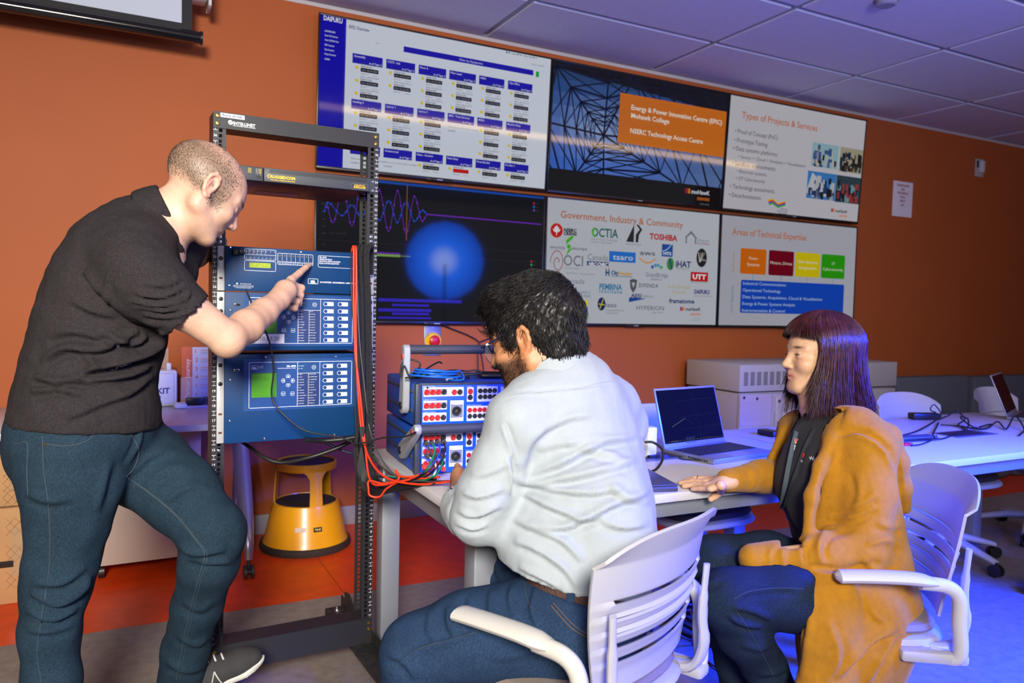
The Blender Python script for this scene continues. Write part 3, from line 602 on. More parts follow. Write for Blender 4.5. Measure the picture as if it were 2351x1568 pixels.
for s in (-1, 1):
    po = post(s); c = Canvas()
    for u in range(1, 37):
        c.text(str(u), s*.2475, zU(u)-.0035, .0075, wm_, 1, 'C', .01)
        for k, dz in ((1, UU*.36), (-1, -UU*.36)):
            z = zU(u)+dz; c.rect(s*.2475-.006, z-.0006, s*.2475+.006, z+.0006, wm_); c.rect(s*.2475-.0006, z, s*.2475+.0006, z+k*.005, wm_)
    c.build('unit_marks', M_print, po, facing((0, -.0003, 0)))
    for u in ((29.67, 30.0, 28.7) if s > 0 else (30.33, 30, 29.67, 29.3, 29, 14.9)):
        cn = MB().box((s*.2325, .004, zU(u)), (.012, .008, .011), .001); cn.box((s*.2325, -.001, zU(u)), (.008, .004, .008), .002); cn.build('cage_nut', M_chrome, po, smooth=30)
# top and base beams
tb = MB().box((0, -.002, zU(37.03)), (.507, .003, UU*1.07)).box((0, .039, zU(36.52)), (.50, .08, .003)).box((0, .078, zU(37.0)), (.50, .003, UU)).build('top_beam', M_rack, rack, smooth=0)
c = Canvas()
c.rect(-.234, zU(37.22)-.0, -.166, zU(37.22)+.0125, (.85, .86, .9)); c.text('Rack #108', -.228, zU(37.22)+.003, .0075, (.02, .02, .08), 2, bold=.015, w_=.054)
c.text('INTELLINET', -.198, zU(36.83), .0085, wm_, 2, bold=.04, w_=.063); c.text('NETWORK SOLUTIONS', -.199, zU(36.83)-.0045, .0028, wm_, 2, bold=.03, w_=.064)
c.circ(-.206, zU(36.83)+.005, .007, wm_, 1, 16); c.line([(-.2115, zU(36.83)+.001), (-.2005, zU(36.83)+.010)], .0014, (.03, .03, .03), 2)
c.build('lettering', M_print, tb, facing((0, -.0036, 0)))
def screw(x, z, off, r=.0055, m=None, par=None):
    a = rk(x, z, off) if x > 2 else (x, z)
    o = MB().lathe([(0, 0), (r, 0), (r, .0012), (r*.75, .003), (r*.35, .0034), (r*.3, .002), (0, .002)], 14, M=Matrix.Rotation(PI/2, 4, 'X')).build('screw', m or M_chrome, par or rack, (a[0], -off, a[1])); return o
for s in (-1, 1):
    for u in (36.78, 37.28): screw(s*.242, zU(u), .0036, .0065, M_brass, tb)
bb_ = MB().box((0, -.002, .139), (.507, .003, .085)).box((0, .039, .181), (.50, .080, .003)).box((0, .078, .139), (.50, .003, .085)).build('base_beam', M_rack, rack, smooth=0)
for s in (-1, 1):
    for z in (.145, .165): screw(s*.243, z, .0036, .006, M_brass, bb_)
M_foot = mat('foot_black_worn', (.022, .021, .02), .5, bump=.1, bscale=80, var=.5, vscale=40)
for s in (-1, 1):
    m = MB().box((s*.225, -.035, .094), (.062, .76, .004)); m.box((s*.255, -.035, .115), (.003, .76, .046)); m.box((s*.195, -.035, .083), (.003, .76, .024))
    m.prism([(-.06, .117), (.10, .117), (.10, .165), (.045, .175)], .003, M=Matrix.Translation((s*.256, .20, 0)) @ Matrix.Rotation(PI/2, 4, 'Z'))
    fo = m.build('foot', M_foot, rack, smooth=0)
    for y in (-.38, .30):
        cm = MB().cyl((s*.225, y, .094), (s*.225, y, .114), .005, n=8).cyl((s*.225, y, .096), (s*.225, y, .101), .011, n=6).box((s*.225, y, .086), (.05, .055, .006), .002)
        for q in (-1, 1): cm.box((s*.225+q*.016, y+.01, .06), (.003, .034, .05), .001)
        cm.build('caster_fork', M_alu, fo); MB().cyl((s*.225-.011, y+.014, .037), (s*.225+.011, y+.014, .037), .036, n=24).build('caster_wheel', M_black, fo)
# ------------------------------------------------------------------ mounted devices (each can be unscrewed: its own thing)
def device(name, label, cat, u0, u1, depth):
    z0, z1 = zU(u0), zU(u1)
    o = empty(name, RO, RY, label, cat); return o, z0, z1
M_sblue = mat('relay_blue', srgb(8, 56, 104), .5, bump=.04, bscale=900, spec=.25)
M_sdark = mat('chassis_dark', (.03, .03, .034), .5)
M_ear = mat('ear_aluminium', srgb(196, 196, 196), .35, .25, bump=.03, bscale=500)
# network switch
o, z0, z1 = device('network_switch', 'slim dark grey network switch with slanted vents and yellow lettering', 'network switch', 33.2, 34.17, .3)
M_rug = mat('switch_grey', srgb(62, 66, 72), .5, bump=.06, bscale=800)
MB().box((0, .15, (z0+z1)/2), (.437, .31, UU*.95), .001).build('chassis', mat('chassis_brown_black', srgb(58, 50, 50), .35, .3), o)
MB().box((0, -.005, (z0+z1)/2), (.482, .003, z1-z0), .0008).build('ears', M_rug, o)
pl = MB().box((.053, -.013, (z0+z1)/2), (.330, .018, (z1-z0)*.96), .002).build('front_panel', M_rug, o)
MB().box((-.166, -.011, (z0+z1)/2), (.104, .014, (z1-z0)*.96), .002).build('power_module', M_rug, o)
c = Canvas(); yl = srgb(250, 200, 20); zm = (z0+z1)/2
for i in range(64):
    x = -.098+i*.00475; c.poly([(x, zm+.006), (x+.0022, zm+.006), (x+.0085, zm+.0165), (x+.0063, zm+.0165)], (.004, .004, .004))
c.text('RUGGEDCOM', -.094, zm-.0085, .0085, yl, 2, bold=.04, w_=.074); c.text('INDUSTRIAL STRENGTH NETWORKS', -.093, zm-.0155, .003, yl, 2, bold=.02, w_=.073)
c.line([(-.099, zm-.010), (-.103, zm-.004), (-.099, zm+.002)], .0012, yl); c.line([(-.096, zm-.010), (-.1, zm-.004), (-.096, zm+.002)], .001, yl)
c.frame(.158, zm-.0165, .211, zm+.0005, .001, (.18, .19, .2), 1, .002); c.rect(.158, zm-.0165, .211, zm+.0005, (.03, .032, .036), 1)
c.text('RuggedSwitch', .1845, zm-.005, .0035, yl, 2, 'C', .01, w_=.034); c.text('RSG2100', .1845, zm-.0135, .0065, yl, 2, 'C', .03, w_=.038)
c.build('lettering', M_print, pl, facing((0, -.0222, 0)))
c = Canvas()
for i in range(4):
    c.rect(-.136, zm+.0135-i*.004, -.130, zm+.0145-i*.004, (.5, .5, .5)); c.rect(-.128, zm+.0135-i*.004, -.119, zm+.0148-i*.004, yl); c.rect(-.158, zm+.0135-i*.004, -.148, zm+.0148-i*.004, yl)
c.rect(-.133, zm-.012, -.119, zm-.003, (.003, .003, .003)); c.rect(-.131, zm-.005, -.129, zm-.002, (.6, .6, .6)); c.rect(-.123, zm-.005, -.121, zm-.002, (.6, .6, .6))
c.build('port_print', M_print, o, facing((0, -.0182, 0)))
MB().box((-.02, .23, z0-.0005), (.14, .07, .001)).build('underside_label', mat('label_pale', srgb(190, 160, 150), .6), o, smooth=0)
for u in (33.35, 34.0): screw(.2325, zU(u), .0066, .005, M_chrome, o)
# relays
W1 = (.80, .86, .95); LCD = srgb(165, 185, 20); GLC = srgb(70, 150, 10)
def relay(name, label, u0, u1, xl=-.2205, xr=.2205):
    o, z0, z1 = device(name, label, 'protective relay', u0, u1, .2)
    MB().box((0, .10, (z0+z1)/2), (.43, .20, z1-z0-.006), .001).build('chassis', M_sdark, o)
    p = MB().box(((xl+xr)/2, -.011, (z0+z1)/2), (xr-xl, .016, z1-z0), .0015).build('front_panel', M_sblue, o)
    for s in (-1, 1):
        e = MB(); xa, xb = s*.2205, s*.241; sl = [z0+(z1-z0)*f for f in ((.28, .72) if z1-z0 < .15 else (.12, .33, .67, .88))]
        e.box(((xa+xb)/2, -.0045, (z0+z1)/2), (abs(xb-xa), .006, z1-z0), .001)
        eo = e.build('ear', M_ear, o)
        for k, z in enumerate(sl):
            if (k == 0 and len(sl) == 2) or (k < 2 and len(sl) == 4): MB().box((s*.231, -.0078, z), (.010, .0012, .006), .0005).build('slot', mat('slot_red_brown', srgb(90, 40, 35), .6), eo)
            else: screw(s*.231, z, .008, .0062, M_black, eo)
    return o, p, z0, z1
# SEL-300G
o, p, z0, z1 = relay('generator_relay', 'uppermost blue relay, with a row of eight grey round buttons', 25.75, 28.73)
c = Canvas()
def q5(x, y): return rk(*z5(x, y), .019)
def fr(ca, q, x0, y0, x1, y1, w_=.0011, r=.003, l=1, col=W1):
    a = q(x0, y0); b = q(x1, y1); zb = q(x0, y1)[1]
    ca.frame(a[0], zb, b[0], a[1], w_, col, l, r); return a[0], zb, b[0], a[1]
xa, zb, xb, za = fr(c, q5, 500, 168, 893, 300); c.line([(xa, (za+zb)/2-.0005), (xb, (za+zb)/2-.0005)], .0008, W1)
for i in range(8):
    x = xa+.005+(xb-xa-.008)*i/7.1; c.circ(x, za-.0095, .0017, srgb(190, 230, 40) if i == 0 else srgb(255, 60, 90) if i == 2 else srgb(90, 50, 60), 2, 8); c.circ(x, (za+zb)/2-.0045, .0016, srgb(95, 55, 65), 2, 8)
    c.text(('EN', 'INST', 'LOP', 'TRIP', 'OUT', 'BK', 'TC', '51')[i], x, za-.0062, .0022, W1, 2, 'C', .01); c.text(('87', 'LOSS', '24', '59', '40', '46', '50', '81')[i], x, zb+.004, .0022, W1, 2, 'C', .01)
    if 0 < i < 6: c.line([(x-.0038, (za+zb)/2), (x-.0038, za)], .0006, W1)
xa, zb, xb, za = fr(c, q5, 500, 315, 890, 440)
a = q5(562, 342); b = q5(825, 410); zq = q5(562, 402)[1]; c.rect(a[0], zq, b[0], a[1], LCD, 1); dk = srgb(70, 85, 20)
c.text('INST ENERGY DIFF', a[0]+.002, a[1]-.006, .0042, dk, 2, w_=(b[0]-a[0])*.93); c.text('MAX/MIN   DEMAND', a[0]+.002, a[1]-.0118, .0042, dk, 2, w_=(b[0]-a[0])*.93)
xa, zb, xb, za = fr(c, q5, 917, 225, 1357, 365); n8 = (xb-xa)/8
for i in range(8):
    x = xa+n8*(i+.5)
    if i: c.line([(xa+n8*i, zb), (xa+n8*i, za)], .0006, W1)
    c.text(('RESET', 'METER', 'EVENTS', 'STATUS', 'OTHER', 'SET', 'CNTRL', 'GROUP')[i], x, zb+.0075, .0022, W1, 2, 'C', .01)
    if i < 3: c.text(('TEST', 'CANCEL', 'SELECT')[i], x, zb+.002, .0020, W1, 2, 'C', .01)
    else: t_ = [(-1.6, 0), (1.4, 1.6), (1.4, -1.6)] if i == 3 else [(1.6, 0), (-1.4, 1.6), (-1.4, -1.6)] if i == 4 else [(0, 1.6), (1.6, -1.4), (-1.6, -1.4)] if i in (5, 7) else [(0, -1.6), (1.6, 1.4), (-1.6, 1.4)]; c.poly([(x+u*.0011, zb+.0032+v*.0011) for u, v in t_], W1, 2)
    MB().cyl((x, -.018, za-.0072), (x, -.0215, za-.0072), .0033, .0030, n=16).build('button', mat('button_grey', srgb(92, 92, 92), .5), o)
c.line([(xa, zb+.0065), (xb, zb+.0065)], .0006, W1)
xa, zb, xb, za = fr(c, q5, 1425, 255, 1960, 400)
for i, s_ in enumerate(('SEL-300G', 'GENERATOR RELAY', 'SEQUENTIAL EVENTS RECORDER', 'SELogic CONTROL EQUATIONS')): c.text(s_, xa+.003, za-.0068-.0062*i, .0040, W1, 2, bold=.02, w_=(.023, .041, .068, .063)[i])
a = q5(1300, 545); b = q5(1420, 612); c.frame(a[0], b[1], b[0], a[1], .0014, W1, 1, .002); c.text('SEL', (a[0]+b[0])/2, b[1]+.0025, .0078, W1, 2, 'C', .05)
a = q5(1447, 598); c.text('SCHWEITZER  ENGINEERING  LABORATORIES', a[0], a[1], .0046, W1, 2, bold=.02, w_=.125)
a = q5(390, 615); c.poly([(a[0], a[1]), (a[0]+.007, a[1]), (a[0]+.0035, a[1]+.006)], W1, 1); c.text('W A R N I N G', a[0]+.0125, a[1], .0034, W1, 2, bold=.01, w_=.031)
for i, s_ in enumerate(('REMOVAL OF THIS PANEL EXPOSES CIRCUITRY', 'WHICH MAY CAUSE ELECTRICAL SHOCK THAT', 'CAN RESULT IN INJURY OR DEATH')): c.text(s_, a[0]+.022, a[1]-.0048-.0034*i, .0022, W1, 2, 'C', w_=(.058, .058, .044)[i])
c.build('lettering', M_print, p, facing((0, -.0193, 0)))
for x, y in ((322, 153), (312, 632), (1207, 212), (1197, 672)): screw(*z5(x, y), .019, .0042, M_chrome, o)
a = q5(420, 215)
pg = MB().box((a[0]-.008, -.027, a[1]), (.018, .016, .018), .002).box((a[0]+.006, -.031, a[1]+.002), (.014, .022, .013), .002).build('serial_plug', M_black, o)
def bigrelay(name, label, u0, u1, dz, model, lab, lock):
    o, p, z0, z1 = relay(name, label, u0, u1)
    def q6(x, y): a = rk(*z6(x, y), .019); return a[0], a[1]+dz
    c = Canvas(); ov = srgb(14, 66, 128)
    a = q6(488, 190); b = q6(1955, 800); c.rect(a[0], q6(488, 845)[1], b[0], q6(488, 190)[1], ov, 0.5)
    x0, zb, x1, za = fr(c, q6, 558, 232, 1838, 806, .0014, .002)
    xm, xn = q6(1165, 300)[0], q6(1445, 300)[0]; zb = q6(560, 800)[1]
    for x in (xm, xn): c.line([(x, zb), (x, za)], .0012, W1)
    zs = q6(1165, 365)[1]; c.line([(xm, zs), (xn, zs)], .0010, W1)
    a = q6(583, 272); b = q6(660, 316); c.frame(a[0], b[1], b[0], a[1], .0010, W1, 2, .0015); c.text('SEL', (a[0]+b[0])/2, b[1]+.0015, .0055, W1, 2, 'C', .05)
    for i, s_ in enumerate(('SCHWEITZER', 'ENGINEERING', 'LABORATORIES')): c.text(s_, b[0]+.002, a[1]-.0022-.0028*i, .0017, W1, 2, w_=.0155)
    a = q6(1143, 285); c.text(model, a[0], a[1], .0052, W1, 2, 'R', .03); c.text('PROTECTION AUTOMATION CONTROL', a[0], a[1]-.0052, .0026, W1, 2, 'R', .01, w_=.055)
    a = q6(588, 365); b = q6(900, 662); c.rect(a[0], b[1], b[0], a[1], GLC, 2); dk = srgb(40, 95, 5)
    for i, s_ in enumerate(('MAIN MENU', '', 'RMS METER', 'FUNDAMENTAL METER', 'DIFFERENTIAL METER')): c.text(s_, a[0]+.0015, a[1]-.0055-.0042*i, .0030, dk, 3, w_=.0028*len(s_)) if s_ else None
    c.rect(a[0]+.001, b[1]+.0058, b[0]-.001, b[1]+.0064, dk, 3); c.rect(a[0], a[1]-.0015, b[0], a[1], dk, 3)
    for x, y, t_ in ((1047, 402, (0, 1)), (1047, 515, (0, -1)), (985, 458, (-1, 0)), (1106, 458, (1, 0))):
        a = q6(x, y); k = .0062; u = Vector((t_[0], t_[1])); v = Vector((-t_[1], t_[0]))
        pp = [u*1.0+v*.0, u*.2+v*1.05, u*-.75+v*.8, u*-.75-v*.8, u*.2-v*1.05]; c.line([(a[0]+w_.x*k, a[1]+w_.y*k) for w_ in pp], .0010, W1, 2, True)
        tt = [u*.45, u*-.4+v*.55, u*-.4-v*.55]; c.poly([(a[0]+w_.x*k, a[1]+w_.y*k) for w_ in tt], W1, 3)
    for x, s_ in ((985, 'ESC'), (1100, 'ENT')): a = q6(x, 622); c.frame(a[0]-.0056, a[1]-.0056, a[0]+.0056, a[1]+.0056, .0009, W1, 2, .0015); c.text(s_, a[0], a[1]-.002, .0032, W1, 2, 'C', .03)
    a = q6(1185, 275); c.circ(*a, .0018, srgb(60, 240, 120), 2, 10); c.text('ENABLED', a[0]+.004, a[1]-.0012, .0025, W1, 2, w_=.011); a = q6(1185, 308); c.circ(*a, .0014, (.6, .55, .4), 2, 8); c.text('TRIP', a[0]+.004, a[1]-.0012, .0025, W1, 2)
    a = q6(1370, 290); c.ring(*a, .0063, .0009, W1, 2); c.text('TARGET', a[0], a[1]+.0008, .0022, W1, 2, 'C'); c.text('RESET', a[0], a[1]-.0028, .0022, W1, 2, 'C')
    c.rect(xm+.0008, zb+.001, xn-.0008, zs-.001, srgb(24, 50, 108), 1)
    xh = (xm+xn)/2-.001; c.line([(xh, zb), (xh, zs)], .0007, W1, 2)
    for i in range(12):
        for kx, xx in enumerate((xm, xh)):
            zz = zs-.004-(zs-zb-.006)*i/11.6; hot = lock and kx == 0 and i == 7
            c.circ(xx+.0032, zz, .0014 if not hot else .0018, srgb(250, 80, 70) if hot else (.62, .58, .42), 3, 8); c.text(lab[(i+kx*12) % len(lab)], xx+.0065, zz-.0011, .0022, W1, 3, bold=.01)
    LB = [('GROUND', 'ENABLED'), ('SER', 'EVENTS'), ('RECLOSE', 'ENABLED'), ('EVENT', 'SUMMARY'), ('REMOTE', 'ENABLED'), ('BAY', 'DISPLAY'), ('ALT', 'SETTINGS'), ('TEST', 'MODE'), ('HOT LINE', 'TAG'), ('BREAKER', 'CLOSE'), ('DISPLAY', 'POINTS'), ('BREAKER', 'TRIP')]
    if not lock: LB = [('OPEN', 'BREAKER'), ('CLOSE', 'BREAKER')]*2+[('ENABLE', 'OVERCURRENT'), ('DISABLE', 'OVERCURRENT'), ('RESET', 'BREAKER'), ('EVENT', 'SUMMARY'), ('', ''), ('', ''), ('', ''), ('', '')]
    for r_ in range(6):
        for k in range(2):
            a = q6(1507+k*180, 275+r_*90); a = (a[0], q6(1507, 275)[1]-(q6(1507, 275)[1]-q6(1507, 725)[1])*r_/5)
            c.circ(a[0], a[1], .0068, (.82, .86, .86), 2, 20); c.rect(a[0], a[1]-.0062, a[0]+.0258, a[1]+.0062, (.82, .86, .86), 2)
            c.circ(a[0]+.0077, a[1]+.0045, .0008, srgb(230, 170, 60) if lock and k == 0 else (.05, .05, .05), 4, 6)
            for i, s_ in enumerate(LB[r_*2+k]):
                if s_: c.text(s_, a[0]+.0095, a[1]+.0012-.004*i, .0024, (.06, .08, .16), 3, bold=.01)
            MB().cyl((a[0], -.0185, a[1]), (a[0], -.0212, a[1]), .0056, .0052, n=18).build('button', mat('button_blue', srgb(14, 58, 128), .4), o)
    c.build('lettering', M_print, p, facing((0, -.0193, 0)))
    a = q6(398, 325); MB().box((a[0], -.021, a[1]), (.017, .006, .008), .002).build('serial_port', M_chrome, o); MB().box((a[0], -.0243, a[1]), (.012, .002, .005), .001).build('port_socket', M_black, o)
    return o, p, q6, z0, z1
lab1 = ('INST', 'TIME', 'COMM', 'SOTF', 'NEG SEQ', 'TH RESET', 'PHASE', '79 LOCKOUT', 'A FAULT', 'B FAULT', 'C FAULT', 'GROUND', 'LOP', 'VAY ON', 'VBY ON', 'VCY ON', 'VAZ ON', 'VBZ ON', 'VCZ ON', 'BKR FAIL', 'BKR SHUNT', 'EXT TRIP', '79 TIMING', 'IRIG LOCK')
lab2 = ('TRIP S', 'TRIP T', 'A PH DIFF', 'B PH DIFF', 'C PH DIFF', 'REF', 'S BKR FAIL', 'T BKR FAIL', 'OVERCURRENT', 'VOLTS/HZ', 'OVERVOLT', '87U PREQ', 'DIR POWER', 'COMM ALARM', 'HARM BLOCK', 'VAV ON', 'VBV ON', 'VCV ON', 'THRU FAULT', 'LOP V', 'INSUL ALARM', 'IRIG OK', 'EXT FAULT', 'FREQ OK')
dz451 = rk(573.3, 682.7, .019)[1]-rk(572, 832.4, .019)[1]
o, p, q6, z0, z1 = bigrelay('protection_relay', 'blue relay carrying the white 10.1.3.20 strip, half behind the pointing arm', 21.72, 25.68, dz451, 'SEL-451', lab1, True)
a = rk(585, 788, .02); b = rk(653, 766, .02); c = Canvas(); c.rect(a[0], a[1]-.0005, b[0], b[1]-.001, (.82, .80, .86)); c.text('10.1.3.20', (a[0]+b[0])/2, a[1]+.008, .0125, (.06, .06, .09), 2, 'C', w_=.056)
c.build('address_strip', M_print, p, facing((0, -.0199, 0)))
for x, y in ((327, 942),): screw(*z5(x, y), .019, .0042, M_chrome, o)
o, p, q6, z0, z1 = bigrelay('protection_relay', 'tallest blue relay, the lowest device in the rack', 15.45, 21.47, 0., 'SEL-487E', lab2, False)
for x, y in ((767, 163), (1645, 158), (323, 450), (314, 965), (750, 1186), (1627, 1137)): screw(*z6(x, y), .019, .0042, M_chrome, o)
# ------------------------------------------------------------------ cables on and behind the rack
M_braid = mat('black_braided_sleeve', (.02, .02, .022), .6, bump=.8, bscale=420)
M_redw = mat('red_wire', srgb(228, 58, 28), .4)
def P(x, y, d): return tuple(at(x, y, d))
DR = 2.33     # depth of the front of the panels at their right end
for i, (x, w_) in enumerate(((822, .0062), (832, .0062), (842, .0062), (848, .0066))):
    cable('cable_bundle', [P(x-4, 600, DR), P(x-2, 572, DR), P(x+4, 566, DR+.04), P(x+6, 570, DR+.08), P(x+5, 630, DR+.11)][::-1]+[P(x, 700, DR-.005), P(x+2, 850, DR-.01), P(x+1+i, 960, DR-.01), P(x-6+i*3, 1040, DR-.015), P(x+4+i*3, 1095, DR-.02), P(x+26+i*4, 1130-i*6, DR-.04), P(x+70+i*2, 1128-i*8, 2.27), P(985+i*5, 1108-i*3, 2.20)], w_, M_braid,
          ('outermost braided black cable looped over the relay, beside the red wires', 'second braided black cable from the red wires', 'third braided black cable from the red wires', 'braided black cable hanging closest to the numbered rail')[i], 'cable', 'black cables hanging down the rack')
DW = DR-.018
cable('red_wire', [P(813, 600, DR), P(812, 575, DR), P(817, 570, DR-.01), P(818, 640, DW), P(817, 760, DW), P(822, 900, DW), P(832, 1000, DW), P(852, 1060, 2.26), P(890, 1098, 2.20), P(960, 1112, 2.15), P(1035, 1105, 2.10)], .0034, M_redw, 'red wire running from the rack across the table to the seated man', 'wire', 'red test wires')
cable('red_wire', [P(808, 575, DR), P(812, 572, DR-.01), P(812, 680, DW), P(815, 800, DW), P(826, 900, DW), P(838, 1020, DW), P(846, 1090, 2.27), P(862, 1113, 2.22), P(905, 1108, 2.19), P(950, 1098, 2.17), P(985, 1085, 2.17)], .0034, M_redw, 'red wire hanging lowest off the rack before the test sets', 'wire', 'red test wires')
cable('red_wire', [P(985, 1078, 2.17), P(950, 1094, 2.17), P(915, 1092, 2.19), P(908, 1078, 2.2), P(915, 1100, 2.19), P(880, 1110, 2.21), P(848, 1104, 2.22), P(846, 1122, 2.22), P(850, 1138, 2.22), P(872, 1140, 2.22), P(890, 1120, 2.21), P(930, 1103, 2.19), P(1010, 1095, 2.15)], .0032, M_redw, 'curled red wire tangled at the table corner', 'wire', 'red test wires')
cable('thin_wire', [P(806, 575, DR), P(806, 650, DW), P(812, 760, DW), P(815, 900, DW), P(818, 1000, DW), P(826, 1080, DW), P(834, 1110, DW)], .0022, M_cab, 'thin black wire hanging straight, left of the red wires', 'wire')
cable('thin_wire', [P(818, 575, DR), P(824, 760, DW), P(838, 900, DW), P(850, 990, DW), P(880, 1060, 2.24), P(925, 1098, 2.19), P(1030, 1108, 2.12)], .0022, mat('grey_wire', (.06, .06, .065), .4), 'thin grey wire crossing the red wires to the table', 'wire')
# serial lead from the top relay down and across to the test set handle
a = q5(440, 215)
cable('serial_lead', [tuple(rkw(a[0]+.012, a[1], .034)), P(558, 590, 2.27), P(562, 650, 2.27), P(575, 690, 2.26), P(600, 740, 2.24), P(620, 790, 2.24), P(628, 850, 2.25), P(625, 915, 2.26), P(660, 960, 2.26), P(705, 990, 2.27), P(780, 1004, 2.27), P(822, 1018, 2.26), P(880, 1005, 2.24), P(930, 1002, 2.2), P(955, 992, 2.17)], .0026, M_cab, 'thin black lead plugged into the uppermost relay and draped over the relays below', 'cable')
cable('drooping_cable', [P(550, 1010, 2.5), P(575, 1028, 2.5), P(610, 1052, 2.48), P(650, 1062, 2.48), P(710, 1050, 2.48), P(770, 1030, 2.5), P(815, 1008, 2.52)], .0068, M_cab, 'thick black cable drooping below the lowest relay', 'cable')
cable('blue_cable', [P(745, 1015, 2.55), P(790, 1036, 2.56), P(835, 1045, 2.58)], .0045, mat('navy_cable', srgb(24, 30, 60), .4), 'dark blue cable behind the rack below the relays', 'cable')
cable('flat_cables', [P(700, 1010, 2.36), P(740, 1012, 2.4), P(790, 1008, 2.42), P(830, 1000, 2.44)], .008, M_cab, 'black cables lying under the lowest relay', 'cable')
# ================================================================== tables
TBZ = .72
M_top = mat('table_white_laminate', srgb(205, 203, 205), .38, var=.02, vscale=30); M_edge = mat('table_edge_white', srgb(206, 208, 204), .4)
M_leg = mat('leg_silver_paint', srgb(150, 155, 165), .42, .35)
def table(name, label, x0, x1, y0, y1, rz=0.):
    o = empty(name, ((x0+x1)/2, (y0+y1)/2, 0), rz, label, 'table', 'white tables pushed together'); w_, d = x1-x0, y1-y0
    MB().box((0, 0, TBZ-.0135), (w_, d, .027), .004, mi=0).build('tabletop', M_top, o)
    for sx in (-1, 1):
        for sy in (-1, 1): MB().box((sx*(w_/2-.065), sy*(d/2-.06), (TBZ-.03)/2), (.066, .066, TBZ-.03), .006).build('leg', M_leg, o)
        MB().box((sx*(w_/2-.065), 0, TBZ-.065), (.05, d-.18, .075), .004).build('side_rail', M_leg, o)
    for sy in (-1, 1): MB().box((0, sy*(d/2-.06), TBZ-.055), (w_-.19, .03, .055), .004).build('long_rail', M_leg, o)
    return o
T1 = table('work_table', 'white work table carrying the blue test sets and the open laptop', -.135, 1.385, -2.375, -1.47, -.01)
T2 = table('work_table', 'white work table behind the woman, strewn with black cables', 1.395, 3.22, -2.37, -1.56, .0)
def grommet(px_, py_, par_label):
    p = at(px_, py_, Z=TBZ); o = empty('power_hatch', (p.x, p.y, TBZ), 0, par_label, 'power hatch')
    MB().box((0, 0, .0012), (.29, .125, .0024), .0008).build('frame', mat('hatch_grey', srgb(120, 124, 135), .4, .5), o)
    MB().box((-.02, 0, .003), (.22, .085, .002), .0008).build('lid', mat('hatch_dark', srgb(50, 54, 66), .35, .4), o); return o
grommet(1500, 1049, 'grey power hatch in the table by the seated man'); grommet(2215, 996, 'dark power hatch under the tangled cables')
# ------------------------------------------------------------------ protection test sets
M_tblue = mat('testset_blue', srgb(14, 84, 196), .4); M_tside = mat('testset_side_blue', srgb(14, 74, 170), .42, bump=.03, bscale=500)
M_tgrey = mat('testset_dark_trim', srgb(52, 60, 74), .5); M_handle = mat('handle_cast_grey', srgb(176, 180, 186), .42, .3)
M_sred = mat('socket_red', srgb(214, 34, 34), .35); M_sblk = mat('socket_black', (.02, .02, .022), .35)
TS0 = Vector((-.112, -1.904, 0)); TSR = math.radians(-4.2)
def tpx(x, y):
    r = Vector((math.cos(TSR), math.sin(TSR), 0)); n = Vector((math.sin(TSR), -math.cos(TSR), 0)); v = FW+RT*((x-1175.5)/FPX)-UP*((y-784)/FPX)
    d = (TS0-CAMV).dot(n)/v.dot(n); p = CAMV+v*d-TS0; return p.dot(r), p.z
z4 = lambda x, y: tpx(800+x/3.734, 740+y/3.734)
def socket(par, x, z, m, r=.0075):
    s_ = MB().lathe([(r*.45, 0), (r*.45, .006), (r*.8, .0065), (r, .004), (r*1.15, .0035), (r*1.2, 0)], 16, M=Matrix.Rotation(PI/2, 4, 'X')).build('socket', m, par, (x, -.004, z))
    MB().cyl((0, -.002, 0), (0, -.0045, 0), r*.3, n=8).build('pin', m, s_); return s_
